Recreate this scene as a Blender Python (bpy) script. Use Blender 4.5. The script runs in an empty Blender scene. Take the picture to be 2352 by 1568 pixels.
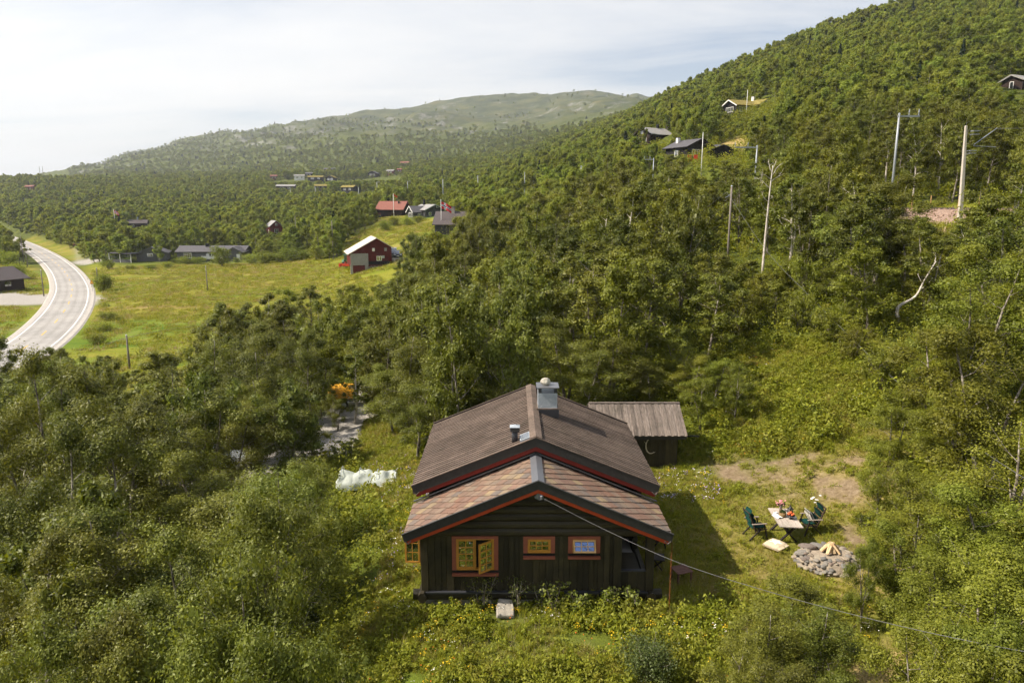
import bpy, math, random
import numpy as np
from mathutils import Vector, Matrix, Euler

rng = np.random.default_rng(11)
random.seed(11)
sc = bpy.context.scene
COL = sc.collection
R = math.radians

# ------------------------------------------------------------------ camera
PITCH = R(10.9)
FPX, CX, CY = 1655.0, 1176.0, 784.0          # photograph measured on a 2352 x 1568 sheet
CP, SP = math.cos(PITCH), math.sin(PITCH)
cam_d = bpy.data.cameras.new('camera')
cam = bpy.data.objects.new('camera', cam_d)
COL.objects.link(cam)
cam.location = (0, 0, 0)
cam.rotation_euler = (R(90) - PITCH, 0, 0)
cam_d.sensor_width = 36.0
cam_d.lens = 36.0 * FPX / 2352.0
cam_d.clip_start = 0.1
cam_d.clip_end = 30000
sc.camera = cam

# ------------------------------------------------------------------ light and sky
SUN_EL, SUN_AZ = R(47), R(-96)               # azimuth measured from +Y towards +X
S_DIR = Vector((math.cos(SUN_EL) * math.sin(SUN_AZ), math.cos(SUN_EL) * math.cos(SUN_AZ), math.sin(SUN_EL)))
world = bpy.data.worlds.new('World')
sc.world = world
world.use_nodes = True
wn, wl = world.node_tree.nodes, world.node_tree.links
wn.clear()
w_out = wn.new('ShaderNodeOutputWorld')
w_bg = wn.new('ShaderNodeBackground')
w_bg.inputs['Strength'].default_value = 0.082
sky = wn.new('ShaderNodeTexSky')
sky.sky_type = 'NISHITA'
sky.sun_disc = False
sky.sun_elevation = SUN_EL
sky.sun_rotation = SUN_AZ
sky.altitude = 800
sky.air_density = 1.0
sky.dust_density = 1.6
sky.ozone_density = 1.0
# thin high cloud: streaks of cirrus over the blue, the same in every direction
tc = wn.new('ShaderNodeTexCoord')
sx = wn.new('ShaderNodeSeparateXYZ'); wl.new(tc.outputs['Generated'], sx.inputs[0])
zc = wn.new('ShaderNodeMath'); zc.operation = 'MAXIMUM'; zc.inputs[1].default_value = 0.0
wl.new(sx.outputs['Z'], zc.inputs[0])
za = wn.new('ShaderNodeMath'); za.operation = 'ADD'; za.inputs[1].default_value = 0.16
wl.new(zc.outputs[0], za.inputs[0])
dx = wn.new('ShaderNodeMath'); dx.operation = 'DIVIDE'; wl.new(sx.outputs['X'], dx.inputs[0]); wl.new(za.outputs[0], dx.inputs[1])
dy = wn.new('ShaderNodeMath'); dy.operation = 'DIVIDE'; wl.new(sx.outputs['Y'], dy.inputs[0]); wl.new(za.outputs[0], dy.inputs[1])
cxyz = wn.new('ShaderNodeCombineXYZ'); wl.new(dx.outputs[0], cxyz.inputs[0]); wl.new(dy.outputs[0], cxyz.inputs[1])
cmap = wn.new('ShaderNodeMapping'); cmap.inputs['Rotation'].default_value = (0, 0, R(28)); cmap.inputs['Scale'].default_value = (0.42, 1.05, 1)
cmap.inputs['Location'].default_value = (3.1, 0.4, 0)
wl.new(cxyz.outputs[0], cmap.inputs[0])
cn = wn.new('ShaderNodeTexNoise'); cn.inputs['Scale'].default_value = 1.1; cn.inputs['Detail'].default_value = 8; cn.inputs['Roughness'].default_value = 0.6
cn.inputs['Distortion'].default_value = 0.5
wl.new(cmap.outputs[0], cn.inputs['Vector'])
cr = wn.new('ShaderNodeMapRange')            # thickness of the veil
cr.inputs['From Min'].default_value = 0.33; cr.inputs['From Max'].default_value = 0.68
cr.inputs['To Min'].default_value = 0.045; cr.inputs['To Max'].default_value = 0.50
wl.new(cn.outputs['Fac'], cr.inputs['Value'])
zb_ = wn.new('ShaderNodeMath'); zb_.operation = 'ADD'; zb_.inputs[1].default_value = 0.07
wl.new(zc.outputs[0], zb_.inputs[0])
od = wn.new('ShaderNodeMath'); od.operation = 'DIVIDE'      # longer path through it near the horizon
wl.new(cr.outputs[0], od.inputs[0]); wl.new(zb_.outputs[0], od.inputs[1])
ng_ = wn.new('ShaderNodeMath'); ng_.operation = 'MULTIPLY'; ng_.inputs[1].default_value = -1.0
wl.new(od.outputs[0], ng_.inputs[0])
ex_ = wn.new('ShaderNodeMath'); ex_.operation = 'EXPONENT'; wl.new(ng_.outputs[0], ex_.inputs[0])
mxf = wn.new('ShaderNodeMath'); mxf.operation = 'SUBTRACT'; mxf.inputs[0].default_value = 1.0
wl.new(ex_.outputs[0], mxf.inputs[1])
cmix = wn.new('ShaderNodeMixRGB'); cmix.inputs['Color2'].default_value = (8.4, 8.2, 7.9, 1)
wl.new(mxf.outputs[0], cmix.inputs['Fac']); wl.new(sky.outputs[0], cmix.inputs['Color1'])
wl.new(cmix.outputs[0], w_bg.inputs['Color'])
wl.new(w_bg.outputs[0], w_out.inputs['Surface'])

sun_d = bpy.data.lights.new('sun', 'SUN')
sun_d.energy = 5.0
sun_d.angle = R(0.6)
sun_d.color = (1.0, 0.90, 0.76)
sun = bpy.data.objects.new('sun', sun_d)
COL.objects.link(sun)
sun.rotation_euler = S_DIR.to_track_quat('Z', 'Y').to_euler()

sc.view_settings.view_transform = 'Standard'
sc.view_settings.look = 'None'
sc.view_settings.exposure = 0.82
sc.view_settings.gamma = 1.0
sc.view_settings.use_curve_mapping = False
sc.render.engine = 'CYCLES'
sc.cycles.use_adaptive_sampling = True
sc.cycles.adaptive_threshold = 0.045
sc.cycles.use_denoising = True
sc.cycles.denoiser = 'OPENIMAGEDENOISE'
sc.cycles.denoising_input_passes = 'RGB_ALBEDO_NORMAL'
sc.cycles.max_bounces = 4
sc.cycles.diffuse_bounces = 2
sc.cycles.glossy_bounces = 2
sc.cycles.transmission_bounces = 2
sc.cycles.volume_bounces = 0
sc.cycles.transparent_max_bounces = 6
sc.cycles.sample_clamp_indirect = 6.0

# ------------------------------------------------------------------ measuring helpers
def proj(X, Y, Z):
    z = Y * CP - Z * SP
    return CX + FPX * X / z, CY - FPX * (Y * SP + Z * CP) / z
def ray(u, v):
    a, b = (u - CX) / FPX, (CY - v) / FPX
    return np.array((a, CP + b * SP, -SP + b * CP))
def at(u, v, Y):
    d = ray(u, v)
    return Vector(d * (Y / d[1]))
def onz(u, v, Z):
    d = ray(u, v)
    return Vector(d * (Z / d[2]))
def mslope(v):
    d = ray(CX, v)
    return d[2] / d[1]

def hash2(ix, iy, seed):
    h = (ix.astype(np.int64) * 374761393 + iy.astype(np.int64) * 668265263 + seed * 1274126177) & 0xFFFFFFFF
    h = ((h ^ (h >> 13)) * 1274126177) & 0xFFFFFFFF
    return ((h ^ (h >> 16)) & 0xFFFF) / 65535.0
def vnoise(x, y, seed=0):
    x = np.asarray(x, float); y = np.asarray(y, float)
    ix, iy = np.floor(x), np.floor(y)
    fx, fy = x - ix, y - iy
    fx = fx * fx * (3 - 2 * fx); fy = fy * fy * (3 - 2 * fy)
    a = hash2(ix, iy, seed); b = hash2(ix + 1, iy, seed)
    c = hash2(ix, iy + 1, seed); d = hash2(ix + 1, iy + 1, seed)
    return (a * (1 - fx) + b * fx) * (1 - fy) + (c * (1 - fx) + d * fx) * fy
def fbm(x, y, seed=0, octv=4, gain=0.5):
    s, a, t = 0.0, 1.0, 0.0
    for k in range(octv):
        s = s + a * (vnoise(x * 2 ** k, y * 2 ** k, seed + k) - 0.5)
        t += a; a *= gain
    return s / t * 2

def inpoly(px, py, poly):
    px = np.asarray(px, float); py = np.asarray(py, float)
    r = np.zeros(px.shape, bool)
    n = len(poly)
    for i in range(n):
        x1, y1 = poly[i][0], poly[i][1]
        x2, y2 = poly[(i + 1) % n][0], poly[(i + 1) % n][1]
        if y1 == y2:
            continue
        c = (y1 > py) != (y2 > py)
        r ^= c & (px < (x2 - x1) * (py - y1) / (y2 - y1) + x1)
    return r
def polydist(px, py, pts):
    px = np.asarray(px, float); py = np.asarray(py, float)
    best = np.full(px.shape, 1e9); bt = np.zeros(px.shape)
    for i in range(len(pts) - 1):
        ax, ay = pts[i][0], pts[i][1]; bx, by = pts[i + 1][0], pts[i + 1][1]
        ex, ey = bx - ax, by - ay
        t = np.clip(((px - ax) * ex + (py - ay) * ey) / (ex * ex + ey * ey), 0, 1)
        d = np.hypot(px - ax - t * ex, py - ay - t * ey)
        m = d < best
        best = np.where(m, d, best); bt = np.where(m, i + t, bt)
    return best, bt

# ------------------------------------------------------------------ terrain height
COLS = {
 -0.72: [(4, -14.6), (12, -15.5), (20, -16.2), (40, -17.6), (70, -18.7), (100, -19.2), (150, -19), (250, -17.6), (380, -16), (600, -3), (900, 26), (1300, 24), (3000, 60), (6000, 60), (9000, 40)],
 -0.60: [(4, -14.4), (12, -15.2), (20, -15.8), (40, -17.2), (70, -18.6), (100, -19.2), (150, -19), (250, -17.2), (380, -14), (600, -2), (900, 27), (1300, 30), (3000, 70), (6000, 60), (9000, 40)],
 -0.50: [(4, -13.8), (15, -14.8), (30, -16), (50, -17.2), (80, -18.5), (110, -19), (170, -18.4), (220, -17.2), (300, -15), (450, -8), (700, 8), (1000, 29), (1400, 50), (2000, 110), (3000, 170), (4500, 100), (9000, 40)],
 -0.40: [(4, -13.2), (15, -14.2), (30, -15.2), (50, -16.6), (80, -18), (120, -18.6), (170, -18), (220, -17), (300, -14), (450, -8), (700, 8), (1000, 33), (1400, 52), (2000, 140), (3000, 242), (4500, 150), (9000, 40)],
 -0.30: [(4, -12.6), (15, -13.3), (30, -13.7), (47, -14.3), (80, -17), (120, -17.9), (170, -17.2), (220, -16.2), (300, -12.5), (450, -6), (600, 8), (850, 27), (1200, 45), (2000, 160), (3000, 294), (4500, 170), (9000, 40)],
 -0.19: [(4, -12.3), (15, -12.5), (28, -12.4), (34, -12.9), (47, -14), (80, -16), (110, -15.6), (145, -14.2), (200, -11), (285, -5), (400, -2.5), (600, 8), (850, 26), (1200, 60), (2000, 185), (3000, 334), (4500, 200), (9000, 40)],
 -0.10: [(4, -12.2), (15, -12.2), (28, -12.1), (40, -13), (60, -14), (80, -14.2), (110, -12.8), (150, -10), (200, -7.5), (285, -4.5), (400, 1), (600, 14), (1000, 50), (1400, 90), (2000, 200), (3000, 384), (4500, 230), (9000, 40)],
  0.00: [(4, -12.2), (15, -12.1), (22, -12), (30, -12), (40, -12.4), (60, -12.4), (90, -11), (130, -8.6), (170, -6), (250, 0), (400, 10), (600, 24), (900, 52), (1500, 120), (2000, 210), (3000, 396), (4500, 250), (9000, 40)],
  0.13: [(4, -12.1), (15, -12), (22, -12), (33, -12.05), (39, -11.8), (60, -9.8), (90, -6.5), (130, -3), (170, 1), (250, 12), (400, 30), (600, 55), (900, 92), (1500, 170), (2000, 240), (3000, 412), (4500, 300), (9000, 40)],
  0.20: [(4, -12.1), (15, -12), (22, -12), (29, -12.05), (33.5, -12.05), (38, -11.3), (45, -10.3), (60, -7.5), (85, -3.5), (110, -0.5), (150, 5), (190, 11), (240, 19.5), (350, 38), (500, 62), (700, 90), (900, 110), (1500, 185), (3000, 360), (4500, 300), (9000, 40)],
  0.33: [(4, -12.1), (15, -12.05), (24, -12.05), (30, -12.0), (36, -11.0), (45, -9.3), (60, -6), (75, -2.7), (100, 0.5), (140, 8), (190, 17), (225, 27), (320, 49), (450, 80), (650, 114), (900, 148), (1500, 230), (3000, 330), (4500, 250), (9000, 40)],
  0.43: [(4, -12.1), (15, -12.05), (24, -12), (29, -11.7), (36, -10.2), (45, -8.2), (60, -5.0), (68, -3.6), (76, -2.0), (95, 1.5), (140, 12), (190, 25), (240, 39), (340, 66), (470, 103), (620, 133), (900, 176), (1500, 260), (3000, 320), (4500, 250), (9000, 40)],
  0.55: [(4, -12.1), (13, -12), (20, -11.95), (24, -11.7), (30, -10.4), (40, -8.2), (55, -5.0), (62, -3.9), (69, -3.0), (76, -2.0), (84, -0.8), (100, 3), (150, 17), (220, 37), (350, 80), (500, 128), (600, 149), (900, 205), (1500, 300), (3000, 350), (9000, 40)],
  0.72: [(4, -12), (10, -11.9), (15, -11.6), (20, -10.9), (28, -9.2), (40, -6.4), (52, -4.4), (58, -3.6), (66, -2.6), (78, -0.8), (90, 2), (120, 10), (160, 21), (200, 31), (350, 85), (500, 140), (800, 240), (1500, 350), (3000, 380), (9000, 40)],
}
_ts = sorted(COLS)
_phis = np.arctan(np.array(_ts))
NP_, NR_ = 360, 720
PHI0, PHI1 = -0.9, 0.9
LR0, LR1 = math.log(3.0), math.log(12000.0)
_pg = np.linspace(PHI0, PHI1, NP_)
_lg = np.linspace(LR0, LR1, NR_)
_cols = []
for t in _ts:
    k = COLS[t]
    rr = np.log(np.array([a for a, b in k]) * math.sqrt(1 + t * t))
    _cols.append(np.interp(_lg, rr, [b for a, b in k]))
_cols = np.array(_cols)
_tab = np.array([[0.0] * NR_] * NP_)
for j in range(NR_):
    _tab[:, j] = np.interp(_pg, _phis, _cols[:, j])
def _blur(a, n, axis):
    k = np.exp(-0.5 * (np.arange(-3 * n, 3 * n + 1) / n) ** 2); k /= k.sum()
    p = np.pad(a, [(3 * n, 3 * n) if ax == axis else (0, 0) for ax in (0, 1)], mode='edge')
    return np.apply_along_axis(lambda m: np.convolve(m, k, 'valid'), axis, p)
_tab = _blur(_blur(_tab, 6, 0), 6, 1)

def hbase(X, Y):
    X = np.asarray(X, float); Y = np.asarray(Y, float)
    ph = np.arctan2(X, Y)
    ph = np.clip(ph, PHI0, PHI1)
    r = np.maximum(np.hypot(X, Y), 3.1)
    lr = np.clip(np.log(r), LR0, LR1 - 1e-6)
    fi = (ph - PHI0) / (PHI1 - PHI0) * (NP_ - 1); fj = (lr - LR0) / (LR1 - LR0) * (NR_ - 1)
    i = np.clip(fi.astype(int), 0, NP_ - 2); j = np.clip(fj.astype(int), 0, NR_ - 2)
    a, b = fi - i, fj - j
    z = (_tab[i, j] * (1 - a) + _tab[i + 1, j] * a) * (1 - b) + (_tab[i, j + 1] * (1 - a) + _tab[i + 1, j + 1] * a) * b
    # roughness of the land grows with the distance
    n1 = fbm(X / 2.3, Y / 2.3, 3, 3)
    yard = np.clip((np.hypot((X - 5) / 9.0, (Y - 24) / 8.0) - 0.9) / 0.5, 0.12, 1)
    z = z + 0.10 * n1 * yard
    far = np.clip((r - 60) / 300, 0, 1)
    z = z + far * 2.2 * fbm(X / 45.0, Y / 45.0, 5, 3)
    vf = np.clip((r - 1100) / 1200, 0, 1)
    rid = 1 - np.abs(fbm(X / 420.0, Y / 420.0, 21, 5, 0.55)) * 1.6
    z = z + vf * (34 * fbm(X / 900.0, Y / 900.0, 9, 5, 0.55) + 24 * fbm(X / 270.0, Y / 270.0, 13, 3) + 22 * (rid - 0.6))
    crag = np.maximum(0, 0.42 - np.abs(fbm(X / 230.0 + Y / 900.0, Y / 150.0, 37, 4, 0.6)))
    z = z + vf * (9 * fbm(X / 90.0, Y / 90.0, 31, 4, 0.6) + 72 * crag * np.clip(fbm(X / 700.0, Y / 500.0, 43, 2) * 2.4 + .45, 0, 1))
    return z

# road centre line, unprojected from the photograph onto the valley floor
def ongf(u, v, hf, y0=5.0, y1=4000.0):
    d = ray(u, v); d = d / d[1]
    ys = np.exp(np.linspace(math.log(y0), math.log(y1), 1600))
    g = d[2] * ys - hf(d[0] * ys, ys)
    k = np.where(g < 0)[0]
    if len(k) == 0:
        y = y1
    elif k[0] == 0:
        y = y0
    else:
        a, b = ys[k[0] - 1], ys[k[0]]
        ga, gb = g[k[0] - 1], g[k[0]]
        y = a + (b - a) * ga / (ga - gb)
    return Vector((d[0] * y, y, float(hf(np.array(d[0] * y), np.array(y)))))
_rp = [onz(u, v, -19.0) for u, v in ((-420, 905), (-180, 868), (-20, 838), (68, 792), (130, 738), (160, 693), (164, 655), (141, 618), (102, 589), (52, 564), (4, 547), (-60, 531))]
_rp.append(_rp[-1] + (_rp[-1] - _rp[-2]).normalized() * 160)
def catmull(pts, n=10):
    out = []
    P = [pts[0] * 2 - pts[1]] + list(pts) + [pts[-1] * 2 - pts[-2]]
    for i in range(1, len(P) - 2):
        for k in range(n):
            t = k / n
            a, b, c, d = P[i - 1], P[i], P[i + 1], P[i + 2]
            out.append(0.5 * ((2 * b) + (c - a) * t + (2 * a - 5 * b + 4 * c - d) * t * t + (3 * b - a - 3 * c + d) * t ** 3))
    out.append(P[-2].copy())
    return out
ROAD = catmull(_rp, 12)
ROADXY = [(p.x, p.y) for p in ROAD]
_rz = np.array([float(hbase(np.array(p.x), np.array(p.y))) for p in ROAD])
_k = np.ones(21) / 21
ROADZ = np.convolve(np.pad(_rz, 10, mode='edge'), _k, 'valid') * 0.25 + -19.0 * 0.75

RAIL = catmull([Vector((x, y, 0)) for x, y in ((120, 58), (85, 64), (62, 69), (50, 74), (42, 82), (36, 98), (32, 118), (27, 150), (17, 205), (3, 255), (-31, 305))], 8)
RAILXY = [(p.x, p.y) for p in RAIL]
RAIL_Z = -0.55

def hgt(X, Y):
    X = np.asarray(X, float); Y = np.asarray(Y, float)
    z = hbase(X, Y)
    sel = (Y > 60) & (Y < 620) & (X < 0)
    if np.any(sel):
        d, t = polydist(X[sel] if X.ndim else X, Y[sel] if Y.ndim else Y, ROADXY)
        zr = np.interp(t, np.arange(len(ROADZ)), ROADZ)
        w = np.clip((d - 5.2) / 9.0, 0, 1); w = w * w * (3 - 2 * w)
        if z.ndim:
            z[sel] = zr * (1 - w) + z[sel] * w - 0.12 * (1 - w)
        else:
            z = zr * (1 - w) + z * w - 0.12 * (1 - w)
    sel = (Y > 40) & (Y < 310) & (X > -35)
    if np.any(sel):
        d, t = polydist(X[sel] if X.ndim else X, Y[sel] if Y.ndim else Y, RAILXY)
        w = np.clip((d - 3.6) / 4.0, 0, 1); w = w * w * (3 - 2 * w)
        zr = RAIL_Z - 1.75
        if z.ndim:
            z[sel] = zr * (1 - w) + z[sel] * w
        else:
            z = zr * (1 - w) + z * w
    return z
def H(x, y):
    return float(hgt(np.array(float(x)), np.array(float(y))))
def ong(u, v):
    return ongf(u, v, hgt)

# ------------------------------------------------------------------ mesh helpers
class MB:
    def __init__(s):
        s.v = []; s.f = []
    def add(s, verts, faces):
        o = len(s.v)
        s.v.extend([tuple(p) for p in verts]); s.f.extend([tuple(i + o for i in f) for f in faces])
        return s
    def box(s, c, d, rot=None):
        hx, hy, hz = d[0] / 2, d[1] / 2, d[2] / 2
        P = [Vector((x, y, z)) for x in (-hx, hx) for y in (-hy, hy) for z in (-hz, hz)]
        if rot is not None:
            P = [rot @ p for p in P]
        P = [p + Vector(c) for p in P]
        return s.add(P, [(0, 1, 3, 2), (4, 6, 7, 5), (0, 4, 5, 1), (2, 3, 7, 6), (0, 2, 6, 4), (1, 5, 7, 3)])
    def beam(s, a, b, w, h, up=(0, 0, 1)):
        a, b = Vector(a), Vector(b)
        d = (b - a); L = d.length; d.normalize()
        u = Vector(up)
        x = d.cross(u)
        if x.length < 1e-4:
            x = d.cross(Vector((0, 1, 0)))
        x.normalize(); u = x.cross(d)
        m = Matrix((x, d, u)).transposed()
        return s.box((a + b) / 2, (w, L, h), m)
    def prism(s, poly, t0, t1, fn):
        n = len(poly)
        P = [fn(p, t0) for p in poly] + [fn(p, t1) for p in poly]
        F = [tuple(range(n))[::-1], tuple(range(n, 2 * n))]
        for i in range(n):
            j = (i + 1) % n
            F.append((i, j, n + j, n + i))
        return s.add(P, F)
    def tube(s, pts, rad, n=6, cap=True):
        pts = [Vector(p) for p in pts]
        if not hasattr(rad, '__len__'):
            rad = [rad] * len(pts)
        V = []; F = []
        ref = None
        for i, p in enumerate(pts):
            d = (pts[min(i + 1, len(pts) - 1)] - pts[max(i - 1, 0)])
            if d.length < 1e-9: d = Vector((0, 0, 1))
            d.normalize()
            if ref is None:
                ref = d.cross(Vector((0.3, 1, 0.1)))
                if ref.length < 1e-3: ref = d.cross(Vector((1, 0, 0)))
            a = (ref - d * ref.dot(d)).normalized(); ref = a
            b = d.cross(a)
            for k in range(n):
                t = 2 * math.pi * k / n
                V.append(p + (a * math.cos(t) + b * math.sin(t)) * rad[i])
        for i in range(len(pts) - 1):
            for k in range(n):
                F.append((i * n + k, i * n + (k + 1) % n, (i + 1) * n + (k + 1) % n, (i + 1) * n + k))
        if cap:
            F.append(tuple(range(n))[::-1]); F.append(tuple(range((len(pts) - 1) * n, len(pts) * n)))
        return s.add(V, F)
    def lathe(s, prof, n=10, c=(0, 0, 0)):
        V = []; F = []
        for r, z in prof:
            for k in range(n):
                t = 2 * math.pi * k / n
                V.append((c[0] + r * math.cos(t), c[1] + r * math.sin(t), c[2] + z))
        for i in range(len(prof) - 1):
            for k in range(n):
                F.append((i * n + k, i * n + (k + 1) % n, (i + 1) * n + (k + 1) % n, (i + 1) * n + k))
        F.append(tuple(range(n))[::-1]); F.append(tuple(range((len(prof) - 1) * n, len(prof) * n)))
        return s.add(V, F)
    def mesh(s, name, mat=None, smooth=False):
        me = bpy.data.meshes.new(name)
        me.from_pydata(s.v, [], s.f)
        if mat is not None:
            me.materials.append(mat)
        if smooth:
            me.polygons.foreach_set('use_smooth', np.ones(len(me.polygons), bool))
        me.update()
        return me
    def build(s, name, mat, parent=None, smooth=False, bevel=0.0):
        o = bpy.data.objects.new(name, s.mesh(name, mat, smooth))
        COL.objects.link(o)
        o.parent = parent
        if bevel:
            b = o.modifiers.new('bevel', 'BEVEL'); b.width = bevel; b.segments = 1; b.limit_method = 'ANGLE'
        return o

def np_mesh(name, V, F, mats=(), mat_idx=None, smooth=False):
    me = bpy.data.meshes.new(name)
    V = np.asarray(V, np.float32); F = np.asarray(F, np.int32)
    nf, k = F.shape
    me.vertices.add(len(V)); me.vertices.foreach_set('co', V.ravel())
    me.loops.add(nf * k); me.loops.foreach_set('vertex_index', F.ravel())
    me.polygons.add(nf)
    me.polygons.foreach_set('loop_start', np.arange(0, nf * k, k, dtype=np.int32))
    me.polygons.foreach_set('loop_total', np.full(nf, k, np.int32))
    for m in mats:
        me.materials.append(m)
    if mat_idx is not None:
        me.polygons.foreach_set('material_index', np.asarray(mat_idx, np.int32))
    if smooth:
        me.polygons.foreach_set('use_smooth', np.ones(nf, bool))
    me.update(calc_edges=True)
    return me

def link(name, me, parent=None, loc=None, rot=None, scale=None):
    o = bpy.data.objects.new(name, me)
    COL.objects.link(o)
    o.parent = parent
    if loc is not None: o.location = loc
    if rot is not None: o.rotation_euler = rot
    if scale is not None: o.scale = scale
    return o
def empty(name, loc=(0, 0, 0), rz=0.0):
    o = bpy.data.objects.new(name, None)
    COL.objects.link(o)
    o.empty_display_size = 0.2
    o.location = loc
    o.rotation_euler = (0, 0, rz)
    return o
def tag(o, label=None, cat=None, group=None, kind=None):
    if label: o['label'] = label
    if cat: o['category'] = cat
    if group: o['group'] = group
    if kind: o['kind'] = kind
    return o
def thing(name, label, cat, loc=(0, 0, 0), rz=0.0, group=None):
    return tag(empty(name, loc, rz), label, cat, group)

# ------------------------------------------------------------------ materials
class NT:
    def __init__(s, name):
        s.m = bpy.data.materials.new(name); s.m.use_nodes = True
        s.n, s.l = s.m.node_tree.nodes, s.m.node_tree.links
        s.b = s.n['Principled BSDF']; s.out = s.n['Material Output']
    def new(s, t, **kw):
        n = s.n.new(t)
        for k, v in kw.items():
            setattr(n, k, v)
        return n
    def lk(s, a, b): s.l.new(a, b)
    def noise(s, scale, detail=4, rough=0.55, vec=None, dist=0.0):
        n = s.new('ShaderNodeTexNoise')
        n.inputs['Scale'].default_value = scale; n.inputs['Detail'].default_value = detail
        n.inputs['Roughness'].default_value = rough; n.inputs['Distortion'].default_value = dist
        if vec is not None: s.lk(vec, n.inputs['Vector'])
        return n
    def ramp(s, fac, stops):
        n = s.new('ShaderNodeValToRGB')
        e = n.color_ramp.elements
        while len(e) < len(stops): e.new(0.5)
        for i, (p, c) in enumerate(stops):
            e[i].position = p; e[i].color = (*c, 1)
        s.lk(fac, n.inputs[0])
        return n
    def mix(s, fac, a, b, mode='MIX'):
        n = s.new('ShaderNodeMixRGB', blend_type=mode)
        for i, x in ((0, fac), (1, a), (2, b)):
            if hasattr(x, 'is_linked') or hasattr(x, 'links'): s.lk(x, n.inputs[i])
            elif isinstance(x, (int, float)): n.inputs[i].default_value = x
            else: n.inputs[i].default_value = (*x, 1)
        return n
    def obj(s): return s.new('ShaderNodeTexCoord').outputs['Object']
    def pos(s): return s.new('ShaderNodeNewGeometry').outputs['Position']
    def mapped(s, vec, scale=(1, 1, 1), rot=(0, 0, 0)):
        n = s.new('ShaderNodeMapping'); n.inputs['Scale'].default_value = scale; n.inputs['Rotation'].default_value = rot
        s.lk(vec, n.inputs[0]); return n.outputs[0]
    def bump(s, h, strength=0.3, dist=0.02):
        n = s.new('ShaderNodeBump'); n.inputs['Strength'].default_value = strength; n.inputs['Distance'].default_value = dist
        s.lk(h, n.inputs['Height']); s.lk(n.outputs[0], s.b.inputs['Normal']); return n
    def set(s, rough=0.7, spec=0.3, metal=0.0):
        s.b.inputs['Roughness'].default_value = rough
        s.b.inputs['Specular IOR Level'].default_value = spec
        s.b.inputs['Metallic'].default_value = metal
        return s

def m_plain(name, col, rough=0.7, spec=0.3, var=0.18, scale=6.0, metal=0.0, bump=0.0):
    t = NT(name).set(rough, spec, metal)
    n = t.noise(scale, 5, 0.6, t.obj())
    oi = t.new('ShaderNodeObjectInfo')
    lo = tuple(c * (1 - var) for c in col); hi = tuple(min(1, c * (1 + var)) for c in col)
    r = t.ramp(n.outputs['Fac'], [(0.25, lo), (0.75, hi)])
    t.lk(r.outputs[0], t.b.inputs['Base Color'])
    if bump: t.bump(n.outputs['Fac'], bump, 0.02)
    return t.m
def m_wood(name, cols, grain=(1, 14, 14), rough=0.75, spec=0.25, objvar=0.25, bump=0.35, scale=3.0, stain=0.25):
    """weathered or painted boards: grain along local x, tone differs from board to board"""
    t = NT(name).set(rough, spec)
    v = t.obj()
    oi = t.new('ShaderNodeObjectInfo')
    addv = t.new('ShaderNodeVectorMath', operation='ADD'); t.lk(v, addv.inputs[0])
    cmb = t.new('ShaderNodeCombineXYZ')
    mul = t.new('ShaderNodeMath', operation='MULTIPLY'); mul.inputs[1].default_value = 37.0
    t.lk(oi.outputs['Random'], mul.inputs[0])
    for i in range(3): t.lk(mul.outputs[0], cmb.inputs[i])
    t.lk(cmb.outputs[0], addv.inputs[1])
    mv = t.mapped(addv.outputs[0], grain)
    n = t.noise(scale, 7, 0.65, mv)
    r = t.ramp(n.outputs['Fac'], [(0.25, cols[0]), (0.5, cols[1]), (0.78, cols[2])])
    m2 = t.new('ShaderNodeMapRange'); m2.inputs['To Min'].default_value = 1 - objvar; m2.inputs['To Max'].default_value = 1 + objvar
    t.lk(oi.outputs['Random'], m2.inputs['Value'])
    mm = t.mix(1.0, r.outputs[0], m2.outputs[0], 'MULTIPLY')
    ws = t.noise(0.9, 5, 0.65, t.pos(), 0.6)
    st_ = t.ramp(ws.outputs['Fac'], [(0.32, (1 - stain * 1.2, 1 - stain * 1.1, 1 - stain * 1.25)), (0.5, (1, 1, 1)), (0.7, (1 + stain, 1 + stain, 1 + stain * .9))])
    mm = t.mix(1.0, mm.outputs[0], st_.outputs[0], 'MULTIPLY')
    t.lk(mm.outputs[0], t.b.inputs['Base Color'])
    t.bump(n.outputs['Fac'], bump, 0.01)
    return t.m
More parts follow.
